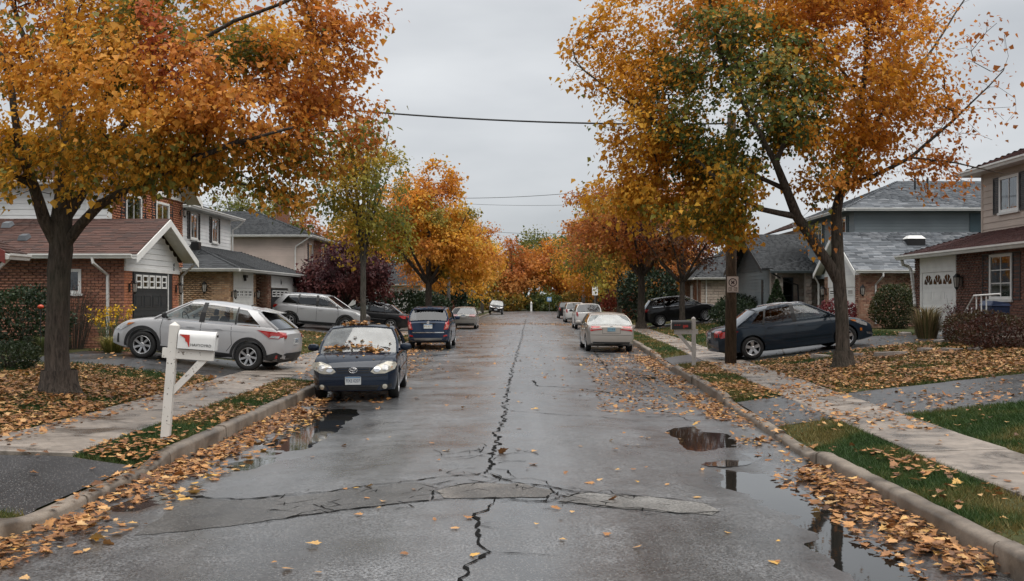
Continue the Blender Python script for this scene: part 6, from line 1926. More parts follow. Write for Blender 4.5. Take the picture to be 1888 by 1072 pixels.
# ---------------------------------------------------------------- 3. black sedan in the third left driveway
def x_plain(s):
    for ax in ('left', 'right'):
        s.patch('headlight', [(1.55, .82), (1.80, .78), (2.05, .68), (2.02, .60), (1.80, .66)], ax, M_LENS, .012)
        s.patch('taillight', [(-1.75, .88), (-2.0, .92), (-2.18, .90), (-2.15, .74), (-1.95, .76)], ax, M_RED, .012)
        s.line('chrome_strip', [(-1.2, .60), (1.0, .56)], ax, M_CHROME, .02, .008)
    both(s, 'taillight', [(.45, .92), (.78, .93), (.78, .76), (.50, .76)], 'rear', M_RED, .012)
    s.plate('rear', 0, .78, 'BCLT 380')
BLK = dict(SLATE, paint=P_BLACK, rim='six', mirror=(.92, 1.03, P_BLACK), extra=[x_plain])
place(Car('sedan_car', 'black sedan in the left driveway beyond the slender street tree', BLK), -9.0, 57.6, 176)

# ---------------------------------------------------------------- 5. blue suv at the left kerb, rear to camera
def x_blue(s):
    both(s, 'taillight', [(.62, .82), (.78, .80), (.84, .98), (.82, 1.22), (.72, 1.24), (.68, 1.02)], 'rear', M_RED, .016)
    both(s, 'taillight_lens', [(.68, .86), (.80, .86), (.82, 1.02), (.74, 1.05)], 'rear', simple('pink_lens', (.55, .22, .18), .12, .2, 25, coat=1), .022)
    s.plate('rear', 0, .95, '8 L K 7', .34, .18, ink=simple('plate_gold', (.35, .22, .05), .5))
    ring_emblem(s, 'rear', 0, 1.10, .10, .10, M_CHROME, 'disc')
    s.patch('tailgate_handle', [(-.30, 1.045), (.30, 1.045), (.27, 1.075), (-.27, 1.075)], 'rear', M_TRIM, .02)
    s.line('tailgate_trim', [(-.64, .70), (.64, .70)], 'rear', M_CHROME, .035, .012)
    s.patch('bumper_trim', [(-.72, .34), (.72, .34), (.76, .48), (-.76, .48)], 'rear', simple('grey_plastic', (.20, .19, .18), .6), .016)
    both(s, 'reflector', [(.60, .52), (.76, .55), (.76, .61), (.62, .59)], 'rear', M_RED, .016)
    for y in (-.66, .66): s.line('tailgate_gap', [(y, .56), (y, 1.12)], 'rear', M_GAP, .012, .003)
    rails(s, -1.7, .2, .54, 1.64, 1.66, M_TRIM)
    mb = MB(); mb.tube([(-2.20, 0, 1.20), (-2.16, -.10, 1.235), (-2.17, -.42, 1.22)], .012, 5); mb.build('rear_wiper', M_TRIM, s.root, local=True)
    mb = MB(); mb.hexa([(-2.12, -.60, 1.60), (-1.75, -.62, 1.63), (-1.75, .62, 1.63), (-2.12, .60, 1.60), (-2.14, -.58, 1.635), (-1.72, -.6, 1.70), (-1.72, .6, 1.70), (-2.14, .58, 1.635)]); mb.build('roof_spoiler', P_BLUE, s.root, local=True)
    for y in (.5, -.45): 
        mb = MB(); mb.tube([(-2.15, y, .27), (-2.25, y, .26)], .035, 8); mb.build('exhaust', M_CHROME, s.root, local=True)
SUVR = dict(SUV, w=1.74, stations=[(1.22, .35, 'pillar'), (1.10, .25, 'clear'), (.02, -.02, 'black'), (-.12, -.14, 'tint'), (-1.02, -.94, 'black'), (-1.10, -1.02, 'tint'), (-1.92, -1.62, 'pillar'), (-2.20, -1.95, 'end')],
    roof=[(-2.1, 1.62), (-1.95, 1.63), (-.9, 1.68), (-.2, 1.69), (.1, 1.68), (.4, 1.62)], bow=.07)
BLUE = dict(SUVR, paint=P_BLUE, rim='five', clad=False, glass_r=glass_mat('rear_glass_hazy', (.34, .35, .36)), mirror=(.92, 1.2, P_BLUE), extra=[x_blue])
place(Car('suv_car', 'dark blue suv parked at the left kerb with its rear to the camera', BLUE, 'suv'), -4.07, 43.3, 90.5)

# ---------------------------------------------------------------- 6. warm grey sedan further along the left kerb
def x_rear_sedan(s):
    m = s.P.get('tl', M_RED)
    both(s, 'taillight', [(.36, .86), (.58, .84), (.80, .80), (.82, .92), (.78, 1.0), (.40, .99)], 'rear', m, .014)
    if s.P.get('tl2'): both(s, 'taillight_lens', [(.36, .90), (.80, .875), (.80, .92), (.37, .94)], 'rear', simple('pale_lens', (.55, .42, .38), .12, .2, 25, coat=1), .020)
    s.plate('rear', 0, .88, s.P['pl'], .30, .15, blue=s.P.get('plb', True), back=s.P.get('plm', M_PLATE), ink=s.P.get('pli', M_PLATET))
    s.line('bumper_seam', [(-.82, .66), (.82, .66)], 'rear', M_GAP, .012, .003)
    s.line('trunk_gap', [(-.34, .72), (-.34, .98)], 'rear', M_GAP, .010, .003); s.line('trunk_gap', [(.34, .72), (.34, .98)], 'rear', M_GAP, .010, .003); s.line('trunk_gap', [(-.34, .72), (.34, .72)], 'rear', M_GAP, .010, .003)
    s.patch('bumper_trim', [(-.66, .28), (.66, .28), (.72, .40), (-.72, .40)], 'rear', M_TRIM, .012)
    ring_emblem(s, 'rear', 0, 1.0, .09, .06, M_CHROME, 'disc')
    for ax in ('left', 'right'): s.line('side_moulding', [(-1.0, .52), (.98, .50)], ax, s.P['paint'], .045, .012)
GREY = dict(SLATE, paint=P_GREY, w=1.78, rim='five', mirror=(.92, 1.03, P_GREY), pl='R 70 2', tl=M_REDDK, glass_r=glass_mat('rear_glass_bright', (.3, .3, .3)), extra=[x_rear_sedan])
place(Car('sedan_car', 'warm grey sedan parked at the left kerb ahead of the blue suv', GREY), -4.45, 71.0, 90.5)

# ---------------------------------------------------------------- 8. champagne sedan at the right kerb
BEIGE = dict(SLATE, paint=P_BEIGE, w=1.84, rim='six', mirror=(.92, 1.03, P_BEIGE), pl='CE 18 R', plb=False, plm=simple('plate_teal', (.20, .34, .42), .5), tl2=True,
    deck=[(-2.4, .96), (-2.2, 1.04), (-1.8, 1.06), (-1.2, 1.03), (0, .98), (.9, .985), (1.3, .96), (1.8, .87), (2.15, .77), (2.36, .64)], glass_r=M_GLASS_F, extra=[x_rear_sedan])
place(Car('sedan_car', 'champagne beige sedan parked at the right kerb with its rear to the camera', BEIGE), 3.05, 41.3, 91.5)

# ---------------------------------------------------------------- 9-11. cars further along the right kerb
def x_white(s):
    both(s, 'taillight', [(.70, .86), (.84, .86), (.84, 1.26), (.74, 1.26)], 'rear', M_RED, .014)
    s.plate('rear', 0, .80, s.P['pl'])
    s.patch('bumper_trim', [(-.80, .34), (.80, .34), (.82, .52), (-.82, .52)], 'rear', s.P.get('bt', M_TRIM), .016)
    rails(s, -1.7, .2, .56, 1.64, 1.66, s.P.get('rail_m', M_TRIM))
    s.patch('emblem', [(-.05, .98), (.05, .98), (.05, 1.06), (-.05, 1.06)], 'rear', M_TRIM, .012)
WHT = dict(SUVR, w=1.84, paint=P_WHITE, clad=False, rim='five', mirror=(.92, 1.2, M_TRIM), pl='BX 204', extra=[x_white])
place(Car('suv_car', 'white suv parked at the right kerb ahead of the champagne sedan', WHT, 'suv'), 3.95, 71.0, 91)
WHT2 = dict(WHT, pl='GT 611', rail_m=M_CHROME, bt=P_WHITE)
place(Car('suv_car', 'second white suv along the right kerb, ahead of the nearer white suv', WHT2, 'suv'), 3.95, 90.2, 91)
DKP = dict(WHT, paint=P_BLACK, pl='KH 90', mirror=(.92, 1.2, P_BLACK))
place(Car('suv_car', 'small dark suv farthest along the right kerb', DKP, 'suv'), 3.85, 107.5, 91)

# ---------------------------------------------------------------- 7. black car facing the camera far away on the left
def x_far(s):
    both(s, 'headlight', [(.46, .78), (.82, .84), (.84, .98), (.52, .92)], 'front', M_LENS, .014)
    s.patch('grille', [(-.40, .70), (.40, .70), (.44, .92), (-.44, .92)], 'front', M_TRIM, .012)
    s.line('grille_bar', [(-.4, .80), (.4, .80)], 'front', M_CHROME, .04, .02)
    s.plate('front', 0, .56, 'BN 40', .34, .17)
    for y in (-.62, .62): lamp_round(s, 'front', y, .45, .06, M_LENS)
FAR = dict(SUVB, extra=[x_far], w=1.84, glass_f=M_GLASS_F)
place(Car('suv_car', 'black suv facing the camera far along the left kerb', FAR, 'suv'), -4.35, 133.0, -90)
# ================================================================ TREES
def bark(name, lo, hi, moss=0.0):
    m, nt, b = new_mat(name)
    v = worldvec(nt, (9, 9, 1.6))
    f = noise(nt, 2.4, 6, 0.7, v, 0.4); g = noise(nt, 1.2, 3, 0.5, worldvec(nt))
    c = ramp(nt, f, [(0.3, lo), (0.62, hi)])
    if moss: c = mixc(nt, ramp(nt, g, [(0.45, 0.0), (0.7, moss)]), c, (0.07, 0.075, 0.05))
    nt.links.new(c, b.inputs['Base Color']); b.inputs['Roughness'].default_value = 0.9
    b.inputs['Specular IOR Level'].default_value = 0.25
    bump(nt, b, f, 1.0, 0.09)
    return m
M_BARK = bark('bark_dark', (0.012, 0.010, 0.009), (0.125, 0.100, 0.082), 0.3)
M_BARK2 = bark('bark_grey', (0.045, 0.040, 0.035), (0.13, 0.115, 0.10), 0.3)
M_BARKB = bark('bark_brown', (0.030, 0.024, 0.019), (0.095, 0.078, 0.062), 0.2)
M_LEAF = attr_mat('autumn_leaf', trans=0.45, rough=0.55, spec=0.3, vary=0.18, nscale=9.0)

LEAF4_V = np.array([(0, 0, 0), (.28, .44, .09), (.58, .24, .03), (1, 0, -.12), (.58, -.24, .03), (.28, -.44, .09)], float)
LEAF4_F = np.array([(0, 2, 1), (0, 3, 2), (0, 4, 3), (0, 5, 4)])
# five-lobed maple leaf
_o = [(0, 0), (.05, .22), (-.06, .42), (.20, .36), (.34, .56), (.46, .34), (.62, .38), (.66, .20), (1.0, 0), (.66, -.20), (.62, -.38), (.46, -.34), (.34, -.56), (.20, -.36), (-.06, -.42), (.05, -.22)]
MAPLE_V = np.array([(.30, 0, .0)] + [(x, y, .22*(y*y) - .10*max(0, x-.5)) for x, y in _o], float)
MAPLE_F = np.array([(0, i+1, (i+1) % 16 + 1) for i in range(16)])

def leaf_cloud(pos, direc, normal, size, col, V0=LEAF4_V, F0=LEAF4_F, curl=None):
    """numpy leaves: pos, direction of the tip, blade normal, size, colour"""
    n = len(pos)
    d = direc/np.linalg.norm(direc, axis=1, keepdims=True)
    nn = normal - d*(normal*d).sum(1, keepdims=True); nn /= (np.linalg.norm(nn, axis=1, keepdims=True)+1e-9)
    b = np.cross(nn, d)
    k = len(V0)
    z = V0[None, :, 2] if curl is None else V0[None, :, 2]*curl[:, None]
    P = pos[:, None, :] + size[:, None, None]*(V0[None, :, 0, None]*d[:, None, :] + V0[None, :, 1, None]*b[:, None, :] + z[..., None]*nn[:, None, :])
    F = (F0[None] + (np.arange(n)*k)[:, None, None]).reshape(-1, 3)
    C = np.repeat(col, k, 0)
    return P.reshape(-1, 3), F, C

def pal(stops, t):
    """colours along a palette"""
    t = np.clip(t, 0, 1); xs = np.linspace(0, 1, len(stops)); s = np.array(stops)
    return np.stack([np.interp(t, xs, s[:, i]) for i in range(3)], 1)
GOLD = (.60, .34, .045); AMB = (.54, .25, .038); ORG = (.48, .185, .036); RST = (.36, .125, .036); RED = (.42, .115, .05); GRN = (.085, .115, .03); OLV = (.22, .19, .035); BRN = (.20, .085, .028); PUR = (.055, .018, .022); PUR2 = (.10, .035, .035); YGR = (.28, .24, .035); DKG = (.028, .048, .018)

def noise3(p, s, seed=0):
    return 0.5*(vnoise(p[:, 0]+seed*3.1, p[:, 1]*0.9+p[:, 2]*0.8, s) + vnoise(p[:, 2]+seed*7.7, p[:, 0]*0.7-p[:, 1]*0.6, s))

def blob_points(blobs, n, rng, shell=0.55):
    """random points inside a set of ellipsoids, denser toward their surface"""
    vol = np.array([b[3]*b[4]*b[5]*(b[6] if len(b) > 6 else 1) for b in blobs]); vol = vol/vol.sum()
    out = []
    for b, k in zip(blobs, rng.multinomial(n, vol)):
        d = rng.normal(size=(k, 3)); d /= np.linalg.norm(d, axis=1, keepdims=True)
        r = rng.random(k)**(1/3.0); r = r*(1-shell) + shell*(0.55+0.45*rng.random(k))*1.0
        out.append(np.array(b[:3]) + d*r[:, None]*np.array(b[3:6]))
    return np.concatenate(out)

def make_tree(name, label, base, limbs, blobs, n_t, leaves_per, leaf_size, colour, seed, barkm=M_BARK, trunk_r=0.25, group=None, droop=0.6, shell=0.45, single=0, tip=0.005, bare=0.0, spread=0.22, gap=0.38, leafmat=None, noisegap=0.55, zfrac=0.3, thin=None):
    """limbs: list of polylines [(x,y,z,r)...]; the first is the trunk from the ground, others start on it"""
    rng = np.random.default_rng(seed)
    T = root(name, base, label, 'tree', group)
    pos = []; par = []; fixed = []
    for li, L in enumerate(limbs):
        pts = [np.array(p[:3], float) for p in L]; rr = [p[3] for p in L]
        prev = -1
        if li > 0:
            A = np.array(pos); prev = int(np.argmin(((A-pts[0])**2).sum(1)))
        for i in range(len(pts)):
            if i == 0:
                if li == 0:
                    pos.append(pts[0]); par.append(-1); fixed.append(rr[0]); prev = 0
                continue
            a, b = pts[i-1], pts[i]; k = max(1, int(np.linalg.norm(b-a)/gap))
            for q in range(1, k+1):
                t = q/k
                p = a*(1-t)+b*t
                if li > 0 or i > 1: p = p + rng.normal(0, 0.02, 3)*min(1, gap)
                pos.append(p); par.append(prev); fixed.append(rr[i-1]*(1-t)+rr[i]*t); prev = len(pos)-1
    n_fixed = len(pos)
    tg = blob_points(blobs, n_t, rng, shell)
    if noisegap > 0:
        tg = tg[noise3(tg, 0.95, seed) > noisegap*0.74]
    P = np.zeros((n_fixed + len(tg)*14 + 10, 3)); P[:n_fixed] = pos; D = np.zeros_like(P)
    for i in range(n_fixed):
        if par[i] >= 0: D[i] = P[i]-P[par[i]]
    n = n_fixed
    D[:n] /= (np.linalg.norm(D[:n], axis=1, keepdims=True)+1e-6)
    d0 = np.min(np.linalg.norm(tg[:, None]-P[None, max(0, n_fixed//6):n_fixed], axis=2), axis=1)
    order = np.argsort(d0)
    tips = []; allow = np.ones(len(P), bool)
    zmin = limbs[0][0][2] + (limbs[0][-1][2]-limbs[0][0][2])*zfrac
    for ti in order:
        t = tg[ti]
        v = t - P[:n]; dist = np.sqrt(np.einsum('ij,ij->i', v, v))+1e-6
        cosang = np.einsum('ij,ij->i', v, D[:n])/dist
        cost = dist*(1.35-0.5*cosang) + np.where(P[:n, 2] < zmin, 3.0, 0)
        j = int(np.argmin(cost)); L = dist[j]
        k = int(min(10, max(2, math.ceil(L/gap))))
        a = P[j]; dirj = D[j]
        ctrl = a + dirj*L*0.35 + np.array([0, 0, 0.10*L]) + rng.normal(0, 0.10*L, 3)
        prev = j
        for q in range(1, k+1):
            u = q/k
            p = a*(1-u)**2 + ctrl*2*u*(1-u) + t*u*u + rng.normal(0, 0.02, 3)
            if n >= len(P): break
            P[n] = p; w_ = p-P[prev]; D[n] = w_/(math.sqrt(w_@w_)+1e-6); par.append(prev); prev = n; n += 1
        tips.append(prev)
    P = P[:n]
    # pipe model radii
    cnt = np.zeros(n); has = np.zeros(n, bool)
    for i in range(n-1, 0, -1):
        if not has[i]: cnt[i] += 1
        if par[i] >= 0: cnt[par[i]] += cnt[i]; has[par[i]] = True
    rad = tip*np.maximum(cnt, 1)**0.48
    for i in range(n_fixed): rad[i] = max(min(rad[i], fixed[i]), fixed[i]*0.75) if i else fixed[0]
    for i in range(n_fixed, n): rad[i] = min(rad[i], rad[par[i]]*0.92)
    # chains -> tubes
    kids = [[] for _ in range(n)]
    for i in range(1, n):
        if par[i] >= 0: kids[par[i]].append(i)
    trunk_mb, twig_mb = MB(), MB()
    stack = [(0, None)]
    big = trunk_r*0.28
    while stack:
        i, pr = stack.pop()
        chain = [] if pr is None else [pr]
        c = i
        while True:
            chain.append(c)
            if not kids[c]: break
            ks = sorted(kids[c], key=lambda q: -rad[q])
            for q in ks[1:]: stack.append((q, c))
            c = ks[0]
        r = [rad[q] for q in chain]
        if pr is not None: r[0] = min(rad[pr], r[1]*1.25)
        mb = trunk_mb if max(r) > big else twig_mb
        ns = 12 if r[min(1, len(r)-1)] > 0.12 else (7 if r[min(1, len(r)-1)] > 0.035 else (4 if r[min(1, len(r)-1)] > 0.012 else 3))
        mb.tube([P[q] for q in chain], r, ns, False)
    tk = trunk_mb.build('trunk', barkm, T, smooth=True)
    # root flare
    fl = MB(); b0 = np.array(limbs[0][0][:3]); r0 = limbs[0][0][3]; V = []; F = []
    nseg = 16
    for (h, s_) in ((-0.12, 1.75), (0.0, 1.45), (0.10, 1.2), (0.24, 1.06), (0.45, 0.98)):
        for k in range(nseg):
            a = 2*math.pi*k/nseg; lob = 1+0.10*math.sin(a*4+seed)*(s_-1)*2.2
            V.append((b0[0]+r0*s_*lob*math.cos(a), b0[1]+r0*s_*lob*math.sin(a), b0[2]+h))
    for i in range(4):
        for k in range(nseg): F.append((i*nseg+k, i*nseg+(k+1) % nseg, (i+1)*nseg+(k+1) % nseg, (i+1)*nseg+k))
    fl.add(V, F); fl.build('root_flare', barkm, T, smooth=True)
    if twig_mb.v: tag(link('branches', mesh('branches', twig_mb.v, twig_mb.f, True), barkm, T), kind='stuff')
    # leaves
    lp = []; ld = []
    for tip_i in tips:
        if rng.random() < bare: continue
        path = [tip_i]
        while len(path) < 4 and par[path[-1]] >= n_fixed: path.append(par[path[-1]])
        m = max(1, int(rng.normal(leaves_per, leaves_per*0.3)))
        idx = rng.integers(0, len(path), m); u = rng.random(m)
        A = P[np.array(path)[idx]]; B = P[np.array([path[max(0, q-1)] for q in idx])]
        q = A*(1-u[:, None]) + B*u[:, None] + rng.normal(0, spread, (m, 3))*np.array([1, 1, .75])
        lp.append(q)
    if not lp: return T
    lp = np.concatenate(lp)
    if thin is not None: lp = lp[rng.random(len(lp)) < thin(lp)]
    cen = np.array([np.mean([b[0] for b in blobs]), np.mean([b[1] for b in blobs]), np.mean([b[2] for b in blobs])])
    out = lp-cen; out /= np.linalg.norm(out, axis=1, keepdims=True)+1e-6
    m = len(lp)
    d = rng.normal(0, 0.6, (m, 3)) + out*0.5 + np.array([0, 0, -droop])
    nr = rng.normal(0, 0.55, (m, 3)) + np.array([0, 0, 0.8]) + out*0.5
    sz = leaf_size*np.clip(rng.lognormal(-.03, .33, m), 0.4, 1.9)
    c = 1.15*colour(lp, rng)*np.clip(rng.normal(1, 0.16, (m, 1)), 0.55, 1.5)
    if single:
        key = lp[:, 1] + np.array([0 if in_view(p, 0) else 500 for p in lp]); od = np.argsort(key); one = od[:single]; rest = od[single:]
        protos = []
        # twelve coloured leaf meshes shared by the single leaves
        for k in range(12):
            sel = one[k::12]; cm = c[sel].mean(0)*0.5 + c[sel[0]]*0.5
            protos.append(np_mesh('leaf', LEAF4_V, LEAF4_F, np.repeat(cm[None], 6, 0), mat=leafmat or M_LEAF))
        inv = Matrix.Translation(-Vector(base))
        for j, i in enumerate(one):
            dd_ = d[i]/np.linalg.norm(d[i]); nn = nr[i]-dd_*np.dot(nr[i], dd_); nn /= np.linalg.norm(nn); bb = np.cross(nn, dd_)
            o = bpy.data.objects.new('leaf', protos[j % 12]); COL.objects.link(o); o.parent = T; o.matrix_parent_inverse = inv
            o.matrix_basis = Matrix(frame_mat(lp[i], dd_, bb, nn, (sz[i],)*3).tolist())
    else: rest = np.arange(m)
    V, F, C = leaf_cloud(lp[rest], d[rest], nr[rest], sz[rest], c[rest])
    cr = link('crown', np_mesh('crown', V, F, C, mat=leafmat or M_LEAF), None, T); cr['kind'] = 'stuff'
    return T

def mixcol(*parts):
    """colour function from noise-driven palettes"""
    def f(p, rng):
        pal_, s, sd = parts
        t = noise3(p, s, sd); t = (t-0.5)*1.9+0.5 + rng.normal(0, 0.10, len(p))
        return pal(pal_, t)
    return f
def P3(px, py, Y): return ((px-VPX)*Y/FPX, Y, CAMH+(HOR-py)*Y/FPX)

# ---------------- big tree on the left lawn
def tree_left_big():
    Y = 17.9; x0 = -8.22; z0 = float(gz(x0, Y))
    def L(*pts): return [(*P3(px, py, Y+dy), r) for px, py, dy, r in pts]
    trunk = [(x0, Y, z0-.05, .30)] + L((104, 640, 0, .265), (107, 540, 0, .255), (112, 460, 0, .265), (114, 415, 0, .25), (118, 350, .1, .20), (125, 250, .2, .15), (118, 120, .4, .11), (130, -60, .6, .07))
    limbs = [trunk,
        L((108, 440, 0, .2), (82, 405, -.2, .15), (60, 340, -.5, .12), (36, 270, -.8, .10), (20, 150, -1.2, .07), (-30, 20, -1.6, .04)),
        L((118, 420, 0, .18), (150, 360, .2, .12), (172, 300, .6, .10), (190, 200, 1.0, .08), (235, 80, 1.4, .06), (300, -60, 1.8, .04)),
        L((122, 450, 0, .2), (150, 415, -.1, .12), (185, 378, -.3, .11), (240, 345, -.6, .09), (330, 305, -1.0, .07), (430, 265, -1.4, .05), (540, 235, -1.7, .03)),
        L((172, 300, .6, .08), (260, 190, .2, .07), (330, 100, -.2, .06), (430, 40, -.5, .045), (560, -10, -.8, .03)),
        L((240, 345, -.6, .07), (300, 350, .2, .05), (400, 330, .8, .035), (500, 350, 1.2, .02)),
        L((60, 340, -.5, .08), (-20, 300, -1.0, .06), (-120, 240, -1.4, .04)),
        L((330, 100, -.2, .05), (450, 110, .8, .04), (590, 100, 1.3, .025)),
        L((125, 250, .2, .12), (70, 140, 1.4, .09), (20, 0, 2.2, .05))]
    def B(px, py, rx, ry, dy, rY, wgt=1.0):
        c = P3(px, py, Y+dy); return (*c, rx*Y/FPX, rY, ry*Y/FPX, wgt)
    blobs = [B(60, 150, 200, 200, 0, 3.0), B(260, 200, 220, 170, -.3, 2.8), B(430, 190, 200, 150, 0, 2.4), B(560, 130, 130, 95, .2, 1.7), B(400, 0, 260, 120, 0, 2.4), B(120, -80, 250, 140, .5, 2.8),
             B(470, 295, 85, 70, .2, 1.3), B(600, 250, 70, 85, 0, 1.1), B(300, 310, 120, 45, -.6, 1.4, .9), B(-60, 260, 130, 110, -.5, 2.0), B(540, 45, 140, 60, .3, 1.4), B(60, 330, 90, 45, -1.4, 1.0, .7), B(640, 90, 75, 60, .2, 1.0), B(610, 20, 80, 60, .2, 1.1), B(390, 275, 120, 65, -.5, 1.4), B(520, 325, 60, 65, -.3, .9, 1.4), B(640, 40, 90, 60, .4, 1.2), B(545, 375, 32, 45, 0, .5, 1.6), B(430, 345, 60, 35, .3, .6, 1.0), B(660, 230, 50, 60, 0, .8, 2.0)]
    def col(p, rng):
        t = noise3(p, .55, 2); c = pal([RST, ORG, AMB, (.55, .28, .04), GOLD], (t-.5)*1.9+.52+rng.normal(0, .13, len(p)))
        g = noise3(p, .8, 9); m = (g > .63)[:, None]; c = np.where(m & (rng.random((len(p), 1)) < .75), pal([GRN, OLV], rng.random(len(p))), c)
        low = np.clip((5.2-p[:, 2])/1.8, 0, 1)[:, None]*(rng.random((len(p), 1)) < .38); c = np.where(low > .3, pal([GRN, OLV, (.38, .22, .025)], rng.random(len(p))), c)
        r = noise3(p, 1.0, 17); m = ((r > .70) & (p[:, 2] > 5.0))[:, None]; c = np.where(m, pal([RED, (.50, .17, .06)], rng.random(len(p))), c)
        return c
    make_tree('maple_tree', 'large orange maple with dark forked trunk on the left lawn', (x0, Y, z0), limbs, blobs, 2900, 36, .082, col, 21, M_BARK, .28, single=300, spread=.155, gap=.36, noisegap=.52)
tree_left_big()

# ---------------- big tree on the right lawn
def tree_right_big():
    Y = 24.4; x0 = 7.48; z0 = float(gz(x0, Y))
    def L(*pts): return [(*P3(px, py, Y+dy), r) for px, py, dy, r in pts]
    trunk = [(x0, Y, z0-.05, .235)] + L((1553, 600, 0, .205), (1547, 520, 0, .20), (1543, 440, 0, .185), (1541, 390, 0, .165), (1552, 340, 0, .13), (1580, 280, .2, .11), (1590, 180, .4, .085), (1600, 60, .6, .06), (1590, -80, .8, .04))
    limbs = [trunk,
        L((1546, 515, 0, .17), (1528, 487, -.1, .15), (1497, 440, -.3, .13), (1470, 400, -.5, .12), (1450, 350, -.8, .10), (1430, 300, -1.0, .08), (1380, 210, -1.3, .06), (1330, 100, -1.5, .04), (1300, -40, -1.7, .03)),
        L((1470, 400, -.5, .08), (1400, 385, -.9, .06), (1320, 330, -1.3, .05), (1230, 240, -1.7, .04), (1130, 170, -2.0, .025), (1050, 110, -2.2, .015)),
        L((1450, 350, -.8, .07), (1360, 310, 0, .055), (1260, 300, .8, .04), (1150, 290, 1.3, .025)),
        L((1552, 340, 0, .10), (1600, 330, -.6, .07), (1680, 290, -1.0, .055), (1760, 220, -1.4, .04), (1850, 130, -1.8, .02)),
        L((1680, 290, -1.0, .045), (1760, 300, -1.5, .03), (1850, 320, -1.9, .015)),
        L((1580, 280, .2, .08), (1640, 190, 1.0, .06), (1720, 90, 1.6, .04), (1790, -20, 2.0, .02)),
        L((1590, 180, .4, .06), (1520, 90, .9, .045), (1470, -30, 1.2, .03)),
        L((1430, 300, -1.0, .06), (1470, 200, -.2, .05), (1450, 90, .4, .04), (1400, -40, .8, .025))]
    def B(px, py, rx, ry, dy, rY, wgt=1.0):
        c = P3(px, py, Y+dy); return (*c, rx*Y/FPX, rY, ry*Y/FPX, wgt)
    blobs = [B(1350, 180, 210, 180, -.6, 3.0), B(1550, 130, 200, 190, .3, 3.2), B(1180, 200, 120, 110, -1.2, 1.8), B(1250, 60, 190, 110, -.6, 2.4), B(1150, 60, 120, 70, -.8, 1.5), B(1300, 330, 170, 90, -.6, 2.0), B(1450, -40, 260, 110, .2, 2.8), B(1210, 320, 120, 90, -.9, 1.5, 1.5),
             B(1410, 400, 110, 65, -.8, 1.3, 4.0), B(1345, 410, 70, 55, .6, .9, 4.0), B(1470, 340, 90, 70, -.9, 1.2, 2.5), B(1500, 420, 40, 45, -1.2, .7, 2.0), B(1480, 390, 60, 50, -.6, 1.0, 2.0), B(1240, 370, 110, 60, -.9, 1.1, 2.5), B(1120, 360, 60, 40, -1.2, .9, 1.5), B(1660, 240, 120, 100, -.6, 1.8, .7), B(1700, 120, 110, 110, 0, 2.0, .45), B(1780, 200, 90, 110, -.8, 1.6, .30), B(1740, 330, 80, 45, -1.3, 1.0, 1.6), B(1690, 350, 40, 40, -1.2, .6, 1.5), B(1500, 300, 120, 90, -.4, 1.8), B(1580, 330, 60, 50, -.3, 1.0, .7), B(1390, 350, 120, 90, -.9, 1.6), B(1350, 340, 70, 75, .3, 1.2, 1.6), B(1340, 300, 90, 60, -1.5, 1.0, 1.4), B(1100, 130, 70, 60, -1.8, 1.0, .7), B(1840, 120, 60, 110, -1.2, 1.2, .2), B(1690, 20, 130, 80, .5, 1.8, .4)]
    def col(p, rng):
        px = VPX+FPX*p[:, 0]/p[:, 1]; py = HOR-FPX*(p[:, 2]-CAMH)/p[:, 1]
        # warmer toward the house side, golden on the low street side, a late green part in the middle of the crown
        w = np.clip((p[:, 0]-5.2)/2.2, 0, 1); hi = np.clip((p[:, 2]-6.0)/2.5, 0, 1)
        t = .92 - .46*w - .22*hi + (noise3(p, .6, 4)-.5)*.8 + rng.normal(0, .10, len(p))
        c = pal([BRN, RST, ORG, AMB, (.54, .25, .02), GOLD], t)
        core = ((p[:, 0]-4.75)/1.7)**2 + ((p[:, 2]-6.35)/1.55)**2 + (noise3(p, 1.2, 8)-.5)*2.2
        pr = np.clip(1.5-core*.85, 0, .72)
        c = np.where((rng.random(len(p)) < pr)[:, None], pal([(.05, .085, .028), (.10, .14, .038), (.20, .20, .045)], rng.random(len(p))), c)
        g = noise3(p, .9, 12) > .66
        c = np.where((g & (rng.random(len(p)) < .6))[:, None], pal([GRN, OLV, YGR], rng.random(len(p))), c)
        return c
    make_tree('maple_tree', 'large golden orange tree with a green middle on the right lawn', (x0, Y, z0), limbs, blobs, 3300, 33, .092, col, 33, M_BARK, .22, single=300, spread=.165, gap=.38, bare=.06, noisegap=.52, thin=lambda p: np.clip(1.0-(p[:, 0]-8.2)*.30, .22, 1))
tree_right_big()

